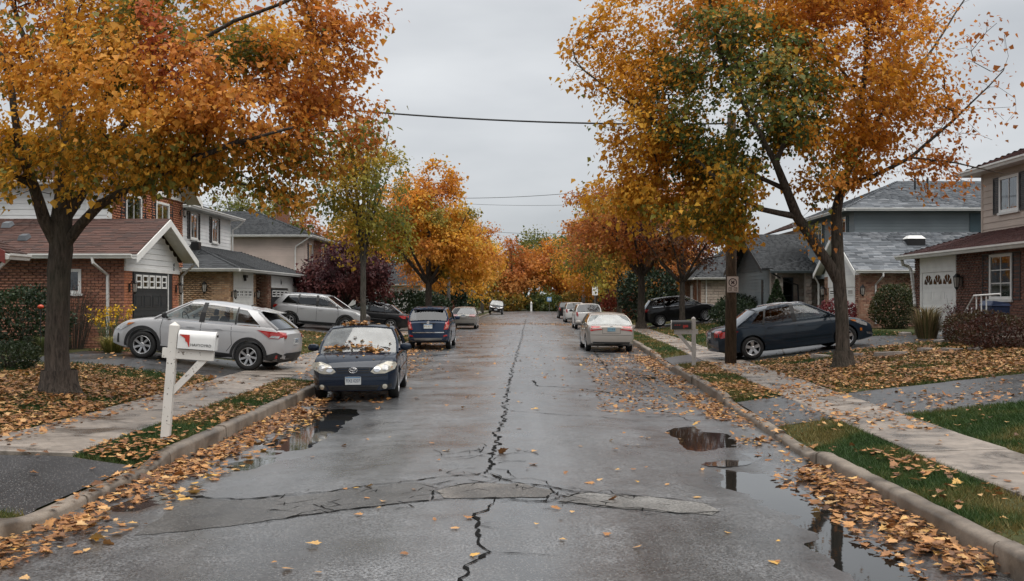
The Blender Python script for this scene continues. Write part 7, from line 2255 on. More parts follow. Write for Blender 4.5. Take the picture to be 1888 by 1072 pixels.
# ---------------- simpler builder for the other trees
def round_tree(name, label, x, y, trunk_r, fork, height, rx, colour, seed, n_t=420, lp=26, ls=.17, ry=None, barkm=M_BARK, group=None, lobes=7, low=None, bare=0.0, shape='round', lean=0.0, **kw):
    rng = random.Random(seed); z0 = float(gz(x, y)); ry = ry or rx
    top = z0+height; fz = z0+fork
    trunk = [(x, y, z0-.05, trunk_r), (x+lean*.3, y, z0+fork*.5, trunk_r*.86), (x+lean*.6, y, fz, trunk_r*.8), (x+lean, y, fz+(height-fork)*.45, trunk_r*.42), (x+lean, y, fz+(height-fork)*.85, trunk_r*.12)]
    limbs = [trunk]
    nl = kw.pop('nl', 6)
    for k in range(nl):
        a = 2*math.pi*(k+rng.random()*.6)/nl
        zz = fz+(height-fork)*rng.uniform(-.03, .12)
        if shape == 'vase': e = (x+rx*.45*math.cos(a), y+ry*.45*math.sin(a), z0+height*rng.uniform(.75, .97)); mid = (x+rx*.12*math.cos(a), y+ry*.12*math.sin(a), zz+(height-fork)*.3)
        else: e = (x+rx*.8*math.cos(a), y+ry*.8*math.sin(a), fz+(height-fork)*rng.uniform(.3, .75)); mid = (x+rx*.35*math.cos(a), y+ry*.35*math.sin(a), zz+(height-fork)*.22)
        limbs.append([(x, y, min(zz, fz), trunk_r*.5), (*mid, trunk_r*.34), (*e, trunk_r*.10)])
    lowz = z0+(low if low is not None else fork*.95)
    cz = (lowz+top)/2; hz = (top-lowz)/2
    blobs = [(x, y, cz, rx*.72, ry*.72, hz*.8, .8)]
    for k in range(lobes):
        a = 2*math.pi*(k+rng.random()*.5)/lobes; zz = cz+hz*rng.uniform(-.5, .45)
        f = math.sqrt(max(.15, 1-((zz-cz)/hz)**2))
        s_ = rng.uniform(.36, .5)
        if shape == 'vase': f *= .55+.45*(zz-lowz)/(top-lowz)
        blobs.append((x+rx*.62*f*math.cos(a), y+ry*.62*f*math.sin(a), zz, rx*s_, ry*s_, hz*s_*.9, 1.0))
    blobs.append((x, y, top-hz*.42, rx*.5, ry*.5, hz*.42, 1.0))
    return make_tree(name, label, (x, y, z0), limbs, blobs, n_t, lp, ls, colour, seed, barkm, trunk_r, group, bare=bare, gap=kw.pop('gap', .5), spread=kw.pop('spread', .26), **kw)

round_tree('street_tree', 'slender green and yellow street tree behind the navy sedan', -7.3, 45.0, .20, 3.0, 10.0, 2.8, mixcol([GRN, GRN, OLV, YGR, (.42, .25, .03)], .5, 3), 41, n_t=620, lp=26, ls=.12, barkm=M_BARK2, shape='vase', bare=.08, nl=9, low=2.6, noisegap=.6)
round_tree('street_tree', 'dense golden orange street tree beyond the blue suv on the left', -6.1, 62.0, .32, 2.7, 10.4, 4.3, mixcol([RST, ORG, AMB, (.52, .23, .02), GOLD, OLV], .5, 6), 42, n_t=900, lp=34, ls=.165, low=2.2, lobes=10, noisegap=.5)
round_tree('plum_tree', 'low purple leaved tree in front of the pinkish house', -10.3, 57.5, .20, 1.1, 4.9, 3.1, mixcol([PUR, PUR, PUR2, (.14, .045, .04)], .8, 5), 43, n_t=520, lp=32, ls=.15, low=1.0, lobes=8, noisegap=.5)
round_tree('street_tree', 'rusty orange street tree with bare top on the right, left of the black suv', 6.75, 61.8, .33, 3.2, 10.3, 5.2, mixcol([BRN, RST, (.34, .12, .06), ORG, RST, AMB, OLV], .45, 2), 44, n_t=950, lp=26, ls=.165, low=2.7, lobes=11, bare=.22, noisegap=.5)
round_tree('plum_tree', 'dark purple brown tree with thin foliage in front of the black suv', 8.9, 59.6, .24, 2.5, 7.8, 3.9, mixcol([PUR, PUR2, (.12, .055, .04), (.16, .08, .03)], .6, 7), 45, n_t=620, lp=15, ls=.15, low=2.2, lobes=8, bare=.25, noisegap=.45)

FARC = [mixcol([RST, ORG, AMB, GOLD], .35, 1), mixcol([GRN, OLV, YGR, AMB], .35, 2), mixcol([ORG, AMB, GOLD, GOLD], .35, 3), mixcol([RED, RST, ORG, BRN], .35, 4), mixcol([DKG, GRN, OLV, GRN], .3, 5), mixcol([RST, ORG, (.42, .2, .06), AMB], .35, 6)]
far = [ # x, y, height, rx, colour, label
    (-6.8, 86, 10.0, 4.3, 0, 'orange tree on the left verge beyond the grey sedan'),
    (-7.2, 101, 10.5, 4.6, 2, 'golden tree on the left verge beyond the low bungalow'),
    (-7.6, 118, 11.5, 4.8, 0, 'orange tree on the left verge near the far black suv'),
    (-9.0, 142, 13.0, 5.5, 1, 'yellow green tree on the left behind the far black suv'),
    (7.2, 82, 11.0, 4.6, 1, 'olive green tree on the right verge beside the white suvs'),
    (7.4, 97, 11.0, 4.9, 2, 'golden tree on the right verge beyond the white suvs'),
    (7.4, 113, 11.5, 5.2, 0, 'orange tree on the right verge near the farthest dark suv'),
    (8.6, 136, 13.0, 6.0, 4, 'dark green tree far along the right verge'),
    (-3.0, 170, 12.5, 6.2, 5, 'brownish orange tree closing the left half of the street end'),
    (5.0, 174, 13.0, 6.2, 0, 'orange tree closing the right half of the street end'),
    (11.0, 160, 12.5, 5.5, 2, 'golden tree right of the street end'),
    (-10.0, 168, 13.5, 6.0, 1, 'tall yellow green tree left of the street end'),
    (16.0, 180, 13.0, 6.0, 5, 'rusty tree far right beyond the street end'),
    (-15.0, 172, 13.0, 6.0, 0, 'orange tree far left beyond the street end'),
    (1.0, 192, 15.5, 7.0, 4, 'tall dark tree behind the end of the street'),
    (-20.0, 76, 11.2, 4.6, 4, 'green tree rising behind the white sided house'),
    (-19.5, 88, 10.0, 3.4, 3, 'bright red tree behind the charcoal hip roof'),
    (-16.5, 98, 10.2, 4.0, 2, 'yellow tree behind the charcoal hip roof, beside the red one'),
    (-13.5, 108, 10.6, 4.2, 1, 'pale olive tree behind the low bungalow'),
    (13.0, 96, 9.0, 4.5, 5, 'rusty tree behind the pale stone house'),
    (12.0, 118, 10.0, 5.0, 1, 'olive tree behind the right verge trees'),
    (-12.5, 128, 10.5, 5.0, 5, 'brown orange tree behind the left verge trees'),
]
for i, (x, y, h, rx, ci, lb) in enumerate(far):
    d = y/60.0
    round_tree('far_tree', lb, x, y, .28, h*.24, h, rx, FARC[ci], 100+i, n_t=int(460 if y < 130 else 380), lp=26, ls=.17*max(1, d*.72), lobes=9, group='trees further along the street', gap=.8, spread=.34*max(1, d*.6), low=h*.06, bare=.12 if ci in (1, 5) else .04, tip=.009, noisegap=.42)
# ================================================================ GRASS, SHRUBS, FALLEN LEAVES
def drive_mask(x, y):
    dl = KL(y)-x; dr = x-KR(y)
    m = ((dl > 0) & (y > 9.3) & (y < 12.02)) | ((dl > 2.42) & (dl < 7.4) & (y > 23.0) & (y < 28.0)) | ((dl > 0) & (dl < .95) & (y > 23.2) & (y < 27.6)) | ((dl > 2.42) & (dl < 8) & (y > 47.2) & (y < 60.0) & ~((y > 55) & (y < 55.4)))
    m |= ((dr > 0) & (dr < 1.05) & (((y > 15.8) & (y < 19.4)) | ((y > 29.4) & (y < 33.6)))) | ((dr > 2.2) & (dr < 10) & (y > 16) & (y < 19.6)) | ((dr > 2.2) & (dr < 9.3) & (y > 28.9) & (y < 33.8)) | ((dr > 2.2) & (dr < 7.6) & (y > 60.5) & (y < 65.5))
    return m
def walk_mask(x, y):
    dl = KL(y)-x; dr = x-KR(y)
    return ((dl > .95) & (dl < 2.42) & (y > 12.05)) | ((dr > 1.05) & (dr < 2.2))
def surf(x, y):
    """height of whatever one would step on"""
    dl = KL(y)-x; dr = x-KR(y)
    on_road = (dl < 0) & (dr < 0)
    z = np.where(on_road, road_z(x, y), gz(x, y) + .014)
    z = np.where((~on_road) & ((dl > 0) & (dl < .175) | (dr > 0) & (dr < .175)), gz(x, y)+.012, z)
    z = np.where(walk_mask(x, y), gz(x, y)+.018, z)
    z = np.where(drive_mask(x, y), np.maximum(z, gz(x, y)+.002), z)
    return z
def visible(x, y, m=420):
    px = VPX+FPX*x/np.maximum(y, .1); py = HOR+FPX*(CAMH-.1)/np.maximum(y, .1)
    return (y > 3) & (px > -m) & (px < 1888+m) & (py < 1250)
HOUSEBOX = [(-30, 29.7, -11.7, 60), (13.4, 17, 30, 62), (-30, 44, -12.9, 58)]

def zone(side, d0, d1, y0, y1, dens, rng):
    """random points in a strip measured from the kerb ('L'/'R') or across the road ('X', fractions)"""
    n = rng.poisson(abs(d1-d0)*(y1-y0)*dens*(8.0 if side == 'X' else 1.0))
    y = rng.uniform(y0, y1, n); q = rng.uniform(d0, d1, n)
    if side == 'L': x = KL(y)-q
    elif side == 'R': x = KR(y)+q
    else: x = KL(y)+(KR(y)-KL(y))*q
    return x, y

def build_grass():
    rng = np.random.default_rng(77); X = []; Y = []
    for z in [('R', .18, 1.05, 4, 15.8, 4200), ('R', 2.2, 4.6, 6, 16, 2600), ('R', 4.6, 8, 10, 16, 1700), ('R', .18, 1.05, 19.4, 29.4, 1500), ('R', 2.2, 10, 19.6, 28.9, 520), ('R', .18, 1.05, 33.6, 60, 420), ('R', 2.2, 9, 33.8, 60, 150),
              ('L', .18, .95, 12.02, 23.2, 2600), ('L', .18, 3, 6, 9.3, 3000), ('L', 2.42, 9, 12.02, 23, 900), ('L', .18, .95, 27.6, 60, 420), ('L', 2.42, 7.4, 28, 47, 220), ('L', 2.42, 9, 60, 100, 40), ('R', 2.2, 9, 66, 110, 40)]:
        x, y = zone(*z, rng); X.append(x); Y.append(y)
    x = np.concatenate(X); y = np.concatenate(Y)
    worn = fbm(x, y, .8, 3)
    ok = ~drive_mask(x, y) & ~walk_mask(x, y) & visible(x, y) & (rng.random(len(x)) < np.clip((worn-.30)*5, .12, 1))
    x, y, worn = x[ok], y[ok], worn[ok]; n = len(x)
    sc = np.clip(y/13.0, .85, 4)
    h = rng.uniform(.035, .085, n)*np.clip(sc, 1, 1.5); w = rng.uniform(.005, .009, n)*sc
    a = rng.uniform(0, 6.283, n); lean = rng.normal(0, .55, (n, 2))
    z = gz(x, y)-.04
    b = np.stack([np.cos(a)*w, np.sin(a)*w, np.zeros(n)], 1); p = np.stack([x, y, z], 1)
    tip = p + np.stack([lean[:, 0]*h, lean[:, 1]*h, h], 1)
    V = np.stack([p-b, p+b, tip], 1).reshape(-1, 3); F = np.arange(3*n).reshape(-1, 3)
    t = np.clip((worn-.42)*3.2+rng.normal(0, .18, n), 0, 1)
    c = pal([(.17, .135, .045), (.085, .10, .028), (.045, .085, .022), (.035, .070, .020)], t)*np.clip(rng.normal(1, .2, (n, 1)), .5, 1.6)
    C = np.repeat(c, 3, 0)
    o = link('grass', np_mesh('grass', V, F, C, mat=attr_mat('grass_blade', .3, .55, .25, .1)))
    tag(o, 'short wet autumn grass on lawns and verges', 'grass', None, 'stuff')
build_grass()

M_FALLEN = attr_mat('fallen_leaf', .12, .5, .4, .25, 22.0)
FALL = [(.10, .046, .024), (.22, .098, .040), (.36, .165, .058), (.47, .235, .085), (.54, .335, .15), (.60, .34, .07)]
def build_litter():
    rng = np.random.default_rng(99); XS = []; YS = []; ZS = []
    Z = [('X', .04, .96, 4, 18, 1.15, 0), ('X', .04, .96, 18, 46, 2.4, 0), ('X', .05, .95, 46, 76, 1.6, 0), ('X', .03, .97, 77, 84, 24, 0), ('X', .05, .95, 84, 120, 2.0, 0),
         ('R', -2.4, -.3, 18, 36, 22, 0), ('R', -.40, -.02, 5, 13, 190, .13), ('R', -.75, -.02, 5, 13.5, 60, .04), ('R', -.6, .1, 13, 36, 85, .05), ('R', -1.0, 0, 36, 66, 22, .04),
         ('L', -.45, -.02, 5, 9.6, 240, .14), ('L', -.5, .1, 9.4, 12.4, 110, .04), ('L', -.55, -.02, 12, 21, 150, .06), ('L', -.9, 0, 6, 20, 30, .01), ('L', -.7, 0, 24, 70, 40, .05), ('L', -1.6, 0, 20, 48, 14, 0),
         ('L', .1, .95, 12, 24, 90, .03), ('L', .95, 2.42, 12, 30, 8, 0), ('L', 1.9, 2.7, 12.5, 23, 34, .02), ('L', 2.42, 9.5, 12.05, 23, 150, .03), ('L', 0, 9, 9.3, 12, 3.5, 0), ('L', 2.42, 7.4, 23, 28, 5, 0), ('L', 2.4, 7.4, 28, 30, 30, 0), ('L', 2.42, 7, 30, 47, 12, 0), ('L', 2.42, 6.8, 37.5, 39, 90, 0), ('L', .95, 2.42, 30, 70, 5, 0), ('L', 0, .95, 24, 60, 20, .02), ('L', 0, 3, 6.5, 9.3, 7, 0),
         ('R', .16, 1.05, 5, 15.8, 11, .01), ('R', .5, .95, 10.6, 12.4, 55, .03), ('R', 1.05, 2.2, 5, 14, 3, 0), ('R', 1.05, 2.2, 14, 29, 34, 0), ('R', 0, 1.05, 15, 19.4, 22, 0), ('R', .1, 1.05, 19.4, 29.4, 120, .03), ('R', 2.2, 10.5, 16, 19.6, 22, 0), ('R', 2.2, 10.5, 19.5, 29, 125, .03), ('R', 2.2, 9, 6, 16, 9, 0), ('R', 2.2, 9, 29, 34, 6, 0), ('R', 0, 9, 34, 62, 9, 0), ('R', 0, 6, 66, 110, 3, 0), ('L', 0, 6, 70, 120, 3, 0)]
    for (s, d0, d1, y0, y1, dn, st) in Z:
        x, y = zone(s, d0, d1, y0, y1, dn*(2.3 if dn > 10 else 1.4), rng)
        k = fbm(x, y, .9 if dn > 15 else .35, 3)
        keep = visible(x, y) & (rng.random(len(x)) < np.clip((k-.28)*3.6, .08, 1))
        x, y, k = x[keep], y[keep], k[keep]
        XS.append(x); YS.append(y); ZS.append(surf(x, y) + rng.random(len(x))*st*np.clip((k-.2)*2, 0.2, 1.0) + rng.uniform(.004, .016, len(x)))
    x = np.concatenate(XS); y = np.concatenate(YS); z = np.concatenate(ZS)
    for (px, py, rx, ry, d) in PUD:      # leaves float on the puddles
        lv = float(road_z(px, py)) + d*.43; inn = ((x-px)/rx)**2+((y-py)/ry)**2 < 1.6
        z = np.where(inn, np.maximum(z, lv+.005), z)
    n = len(x); p = np.stack([x, y, z], 1)
    a = rng.uniform(0, 6.283, n); til = np.where(rng.random(n) < .25, .65, .22)
    d = np.stack([np.cos(a), np.sin(a), rng.normal(0, .5, n)*til], 1)
    nr = np.stack([rng.normal(0, .6, n)*til, rng.normal(0, .6, n)*til, np.ones(n)], 1)
    size = np.clip(rng.lognormal(-2.72, .34, n), .03, .135); curl = rng.normal(.9, 1.4, n)
    t = np.clip(rng.beta(1.5, 2.1, n) + .12*(fbm(x, y, .5, 2)-.5), 0, 1)
    c = pal(FALL, t)*np.clip(rng.normal(1, .14, (n, 1)), .6, 1.4)
    onroad = (x > KL(y)+.6) & (x < KR(y)-.8)
    idx = np.nonzero(onroad)[0]; idx = idx[np.argsort(y[idx])][:300]
    protos = []
    for k in range(18):
        cc = pal(FALL, np.array([min(1, .25+.75*k/17)]))[0]; V = MAPLE_V.copy(); V[:, 2] *= (-1.0, .4, 1.6)[k % 3]
        protos.append(np_mesh('fallen_leaf', V, MAPLE_F, np.repeat(cc[None], len(V), 0), mat=M_FALLEN))
    for j, i in enumerate(idx):
        dd_ = d[i]/np.linalg.norm(d[i]); nn = nr[i]-dd_*np.dot(nr[i], dd_); nn /= np.linalg.norm(nn); bb = np.cross(nn, dd_)
        o = bpy.data.objects.new('fallen_leaf', protos[int(rng.integers(0, 18))]); COL.objects.link(o)
        o.matrix_basis = Matrix(frame_mat(p[i]+np.array([0, 0, .006]), dd_, bb, nn, (size[i]*1.1,)*3).tolist())
        tag(o, 'single fallen maple leaf lying flat on the wet street', 'leaf', 'fallen leaves scattered on the street')
    rest = np.ones(n, bool); rest[idx] = False
    near = rest & (y < 26); farr = rest & (y >= 26)
    V1, F1, C1 = leaf_cloud(p[near], d[near], nr[near], size[near], c[near], MAPLE_V, MAPLE_F, curl[near])
    V2, F2, C2 = leaf_cloud(p[farr], d[farr], nr[farr], size[farr]*1.15, c[farr])
    o = link('leaf_litter', np_mesh('leaf_litter', np.concatenate([V1, V2]), np.concatenate([F1, F2+len(V1)]), np.concatenate([C1, C2]), mat=M_FALLEN))
    tag(o, 'orange brown leaves covering gutters, verges and lawns', 'leaves', None, 'stuff')
build_litter()

def leaf_clump(label, pts, n, sx, sy, h, seed):
    """a clump of leaves lying on a car; pts are world points on its skin"""
    rng = np.random.default_rng(seed); P = []
    for q in pts:
        P.append(np.array(q) + rng.normal(0, 1, (n, 3))*np.array([sx, sy, 0]) + np.stack([np.zeros(n), np.zeros(n), rng.random(n)*h], 1))
    p = np.concatenate(P); m = len(p); a = rng.uniform(0, 6.283, m)
    for i in range(m):
        r_ = CARBVH.ray_cast(Vector((p[i][0], p[i][1], 6)), Vector((0, 0, -1)))
        if r_[0] is not None: p[i][2] = max(r_[0].z+.008 + rng.random()*h, 0)
    d = np.stack([np.cos(a), np.sin(a), rng.normal(0, .35, m)], 1); nr = np.stack([rng.normal(0, .4, m), rng.normal(0, .4, m), np.ones(m)], 1)
    V, F, C = leaf_cloud(p, d, nr, np.clip(rng.normal(.085, .02, m), .05, .13), pal(FALL[1:], rng.random(m)), MAPLE_V, MAPLE_F, rng.normal(.6, .9, m))
    tag(link('leaf_clump', np_mesh('leaf_clump', V, F, C, mat=M_FALLEN)), label, 'leaves')
bpy.context.view_layer.update()
_vs = []; _fs = []
for ch in navy.root.children:
    if ch.name.split('.')[0] in ('body', 'roof', 'windshield'):
        n_ = len(_vs); _vs += [tuple(ch.matrix_world @ v.co) for v in ch.data.vertices]; _fs += [tuple(n_+i for i in p.vertices) for p in ch.data.polygons]
CARBVH = BVHTree.FromPolygons(_vs, _fs)
MW = navy.root.matrix_world
cw = lambda x, y: tuple(MW @ Vector((x, y, 0)))
leaf_clump('long clump of leaves along the windscreen base of the navy sedan, left side', [cw(1.10, -.62), cw(1.14, -.45), cw(1.12, -.3), cw(1.10, -.12)], 13, .07, .05, .05, 1)
leaf_clump('thick clump of leaves on the hood of the navy sedan, right side', [cw(1.22, .18), cw(1.28, .34), cw(1.30, .46), cw(1.18, .3)], 20, .07, .07, .06, 2)
leaf_clump('clump of leaves on the front roof edge of the navy sedan', [cw(.20, -.28), cw(.18, -.12), cw(.2, .02)], 22, .06, .05, .07, 3)
leaf_clump('few scattered leaves on the hood and glass of the navy sedan', [cw(1.6, -.3), cw(1.7, .1), cw(.1, .35), cw(.85, -.1), cw(1.0, .6)], 3, .12, .09, .01, 4)

# ---------------------------------------------------------------- shrubs
M_SHRUB = attr_mat('shrub_leaf', .2, .5, .35, .2)
def shrub(name, label, x, y, rx, ry, h, cols, n=1800, ls=.06, seed=1, shape='dome', stems=7, fill=.35, z0=None, barkm=M_BARKB, group=None, up=.3):
    rng = np.random.default_rng(seed); z0 = float(gz(x, y))-.03 if z0 is None else z0
    T = root(name, (x, y, z0), label, 'shrub' if 'grass' not in name else 'grass plant', group)
    d = rng.normal(size=(n, 3)); d /= np.linalg.norm(d, axis=1, keepdims=True)
    if shape == 'cone':
        t = rng.random(n)**1.6; a = rng.uniform(0, 6.283, n); r = (1-t)*(1-fill*rng.random(n))
        p = np.stack([x+rx*r*np.cos(a), y+ry*r*np.sin(a), z0+.05+t*h], 1); out = np.stack([np.cos(a), np.sin(a), np.full(n, .6)], 1)
    else:
        r = 1-fill*rng.random(n)**1.5
        lump = .82+.36*noise3(d*1.7+seed, 1.6, seed)
        p = np.array([x, y, z0+h*.5])+d*(r*lump)[:, None]*np.array([rx, ry, h*.52]); out = d
        p[:, 2] = np.maximum(p[:, 2], z0+.04)
    mb = MB()
    for k in range(stems):
        a = 2*math.pi*k/stems+rng.random(); q = .75 if shape != 'cone' else .15
        mb.tube([(x, y, z0-.05), (x+rx*.3*q*math.cos(a), y+ry*.3*q*math.sin(a), z0+h*.4), (x+rx*q*math.cos(a)*.8, y+ry*q*math.sin(a)*.8, z0+h*.8)], [.022, .014, .005], 5)
    mb.build('stem', barkm, T)
    dr = out*.7+rng.normal(0, .5, (n, 3))+np.array([0, 0, up]); nr = rng.normal(0, .6, (n, 3))+out
    c = pal(cols, noise3(p, 2.2, seed)*1.4-.2+rng.normal(0, .18, n))*np.clip(rng.normal(1, .2, (n, 1)), .5, 1.5)
    V, F, C = leaf_cloud(p, dr, nr, ls*np.clip(rng.normal(1, .25, n), .4, 1.7), c)
    o = link('foliage', np_mesh('foliage', V, F, C, mat=M_SHRUB), None, T); o['kind'] = 'stuff'
    return T
def twiggy(name, label, x, y, r, h, n, seed, m=M_BARKB, heads=None, blade=False, cols=None, cat='shrub', lab2=None):
    """bare shrubs, ornamental grasses and flower clumps: many thin stems or blades, maybe with heads"""
    rng = np.random.default_rng(seed); z0 = float(gz(x, y))-.03
    T = root(name, (x, y, z0), label, cat)
    mb = MB(); tips = []
    for k in range(n):
        a = rng.uniform(0, 6.283); q = r*math.sqrt(rng.random()); hh = h*rng.uniform(.55, 1.05)
        b = (x+.35*q*math.cos(a), y+.35*q*math.sin(a), z0)
        e = (x+q*math.cos(a)*1.2, y+q*math.sin(a)*1.2, z0+hh*(.75 if blade else 1)); mid = (b[0]*.5+e[0]*.5-.1*q*math.cos(a), b[1]*.5+e[1]*.5-.1*q*math.sin(a), z0+hh*.65)
        if blade:
            w = .012; s_ = np.array([-math.sin(a)*w, math.cos(a)*w, 0])
            i = len(mb.v); b_, m_, e_ = np.array(b), np.array(mid), np.array(e)
            mb.add([b_-s_, b_+s_, m_+s_*.8, m_-s_*.8, e_], [(0, 1, 2, 3), (3, 2, 4)])
        else:
            mb.tube([b, mid, e], [.010, .007, .003], 3)
            for j in range(3):
                u = rng.uniform(.3, 1); s0 = np.array(b)*(1-u)+np.array(e)*u; mb.tube([s0, s0+rng.normal(0, .14*h, 3)+np.array([0, 0, .12*h])], [.005, .002], 3)
        tips.append(e)
    if blade:
        V = np.array(mb.v); nv = len(V)//5; F = np.array([(5*i, 5*i+1, 5*i+2) for i in range(nv)]+[(5*i, 5*i+2, 5*i+3) for i in range(nv)]+[(5*i+3, 5*i+2, 5*i+4) for i in range(nv)])
        c = np.repeat(pal(cols, rng.random(nv))*np.clip(rng.normal(1, .2, (nv, 1)), .5, 1.5), 5, 0)
        o = link('blades', np_mesh('blades', V, F, c, mat=M_SHRUB), None, T); o['kind'] = 'stuff'
    else: mb.build('stems', m, T)
    if heads:
        hp = np.array(tips); hp = np.repeat(hp, heads[1], 0)+rng.normal(0, heads[2], (len(hp)*heads[1], 3)); k = len(hp)
        V, F, C = leaf_cloud(hp, rng.normal(0, 1, (k, 3))+np.array([0, 0, .6]), rng.normal(0, 1, (k, 3))+np.array([0, 0, 1]), np.full(k, heads[3]), pal(heads[0], rng.random(k)))
        o = link('flowers' if lab2 is None else lab2, np_mesh('heads', V, F, C, mat=M_SHRUB), None, T); o['kind'] = 'stuff'
    return T
GR_D = [(.010, .020, .010), (.022, .038, .016), (.035, .055, .02)]
shrub('evergreen_shrub', 'large dark evergreen shrub at the left edge by the brick wall', -13.6, 27.6, 1.25, 1.0, 1.75, GR_D, 5200, .075, 3)
shrub('evergreen_shrub', 'low dark shrub at the left edge near the driveway', -10.6, 20.9, .62, .5, .62, GR_D, 2200, .05, 4)
twiggy('bare_shrub', 'leafless brown shrub under the small garage window', -12.9, 29.0, .85, 1.9, 70, 5, heads=([(.10, .03, .03), (.2, .07, .04)], 3, .12, .05), lab2='dry_leaves')
twiggy('flower_clump', 'yellow flowers beside the left driveway', -11.4, 27.9, .55, 1.15, 42, 6, m=simple('flower_stem', (.05, .08, .025), .7), heads=([(.55, .30, .01), (.65, .42, .02)], 7, .045, .07), cat='flowers')
twiggy('ornamental_grass', 'strappy green yellow plant below the yellow flowers', -11.1, 27.3, .55, .62, 320, 7, blade=True, cols=[(.10, .12, .03), (.22, .2, .05), (.3, .24, .08)], cat='plant')
twiggy('ornamental_grass', 'green grassy clump left of the big maple trunk', -12.4, 26.6, .6, .65, 300, 8, blade=True, cols=[(.06, .09, .03), (.14, .14, .05)], cat='plant')
shrub('garden_plant', 'small grey green cushion plant at the left bed', -12.7, 25.6, .35, .3, .3, [(.10, .12, .09), (.2, .22, .17)], 700, .05, 9)
shrub('rounded_shrub', 'round clipped green shrub against the brick garage on the right', 14.6, 41.0, .92, .85, 1.75, [(.018, .026, .010), (.045, .055, .018), (.09, .085, .03)], 5200, .075, 10)
shrub('red_shrub', 'crimson shrub beside the right white garage door', 12.6, 42.0, .85, .7, 1.15, [(.10, .012, .018), (.17, .025, .03), (.07, .012, .015)], 1900, .085, 11)
twiggy('ornamental_grass', 'tall tan ornamental grass in front of the right white garage door', 12.0, 30.9, .75, 1.35, 420, 12, blade=True, cols=[(.16, .12, .06), (.28, .21, .11), (.10, .11, .04)], cat='plant')
twiggy('bare_shrub', 'dark reddish twiggy plant right of the tan grass', 12.3, 29.2, .4, 1.05, 45, 13, heads=([(.05, .012, .02), (.10, .03, .03)], 6, .08, .06), lab2='leaves')
shrub('barberry_shrub', 'dark reddish low shrub by the right porch steps', 11.8, 26.7, 1.0, .7, .95, [(.04, .02, .016), (.09, .04, .028), (.07, .06, .022)], 3600, .055, 14)
shrub('barberry_shrub', 'dark wine red shrub at the right edge', 11.3, 24.7, .9, .7, .8, [(.04, .018, .016), (.09, .035, .026), (.06, .05, .02)], 3000, .055, 15)
shrub('green_shrub', 'olive green shrub between the tan grass and the wine red shrubs', 11.9, 28.0, .6, .5, .8, [(.03, .04, .015), (.09, .09, .03)], 1800, .055, 16)
shrub('cone_evergreen', 'small cone shaped evergreen in front of the stone porch', 12.2, 50.5, .85, .85, 2.1, GR_D, 2600, .10, 17, 'cone', 3)
shrub('evergreen_shrub', 'dark hedge shrub left of the cone evergreen', 10.6, 53.0, 1.3, .9, 1.35, GR_D, 2600, .10, 18)
shrub('evergreen_shrub', 'dark rounded shrub nearest the no parking sign', 11.5, 56.5, 1.2, .9, 1.6, GR_D, 2300, .11, 19)
shrub('evergreen_shrub', 'broad dark evergreen bush behind the right street trees', 8.9, 76.0, 2.4, 1.8, 4.0, [(.008, .016, .010), (.018, .032, .016), (.028, .045, .02)], 4200, .20, 20)
shrub('red_shrub', 'red orange bush between the right street trunks', 7.6, 84.0, 1.7, 1.4, 2.4, [(.18, .03, .02), (.28, .06, .03), (.22, .07, .03)], 2600, .17, 21)
shrub('evergreen_shrub', 'dark green hedge left of the orange street tree trunk', -8.3, 66.5, 2.2, 1.3, 2.2, GR_D, 3600, .15, 22)
shrub('evergreen_shrub', 'dark green hedge behind the blue suv', -7.0, 72.0, 1.6, 1.3, 2.3, GR_D, 3000, .15, 23)
shrub('conifer', 'pointed dark conifer behind the warm grey sedan', -6.9, 93.0, 1.9, 1.9, 5.2, [(.010, .022, .012), (.022, .042, .02)], 3600, .22, 24, 'cone', 3)
shrub('red_shrub', 'brown red shrub behind the left utility pole', -7.2, 82.0, 1.2, 1.0, 1.9, [(.09, .03, .025), (.16, .06, .04)], 1600, .14, 25)
def far_wood():
    rng = np.random.default_rng(5); n = 9000; x = rng.uniform(-95, 95, n); y = rng.uniform(204, 222, n)
    z = rng.random(n)**1.3*(6+7*fbm(x, y*.2, .09, 2)); p = np.stack([x, y, z], 1)
    c = pal([DKG, GRN, OLV, BRN, RST, AMB], fbm(x, z, .12, 2)*1.6-.3+rng.normal(0, .12, n))
    V, F, C = leaf_cloud(p, rng.normal(0, 1, (n, 3)), rng.normal(0, 1, (n, 3))+np.array([0, -1, 0]), rng.uniform(.7, 1.5, n), c)
    tag(link('distant_wood', np_mesh('distant_wood', V, F, C, mat=M_LEAF)), 'far wood closing the view behind the street end', 'wood', None, 'stuff')
far_wood()
for k, (x_, y_, rx_, h_, c_, lb_) in enumerate([(-4.5, 166, 4.5, 3.0, 0, 'orange brown undergrowth left of the street end'), (3.0, 167, 4.5, 2.6, 1, 'olive undergrowth at the street end'), (9.5, 163, 4.0, 3.2, 0, 'rusty undergrowth right of the street end'), (-11.0, 158, 4.0, 3.0, 1, 'green undergrowth far left beside the street'), (16, 160, 5.0, 3.4, 1, 'green undergrowth far right beside the street')]):
    shrub('far_bush', lb_, x_, y_, rx_, 2.5, h_, [[BRN, OLV, AMB], [DKG, GRN, OLV]][c_], 1700, .42, 40+k, stems=3, group='bushes at the end of the street')
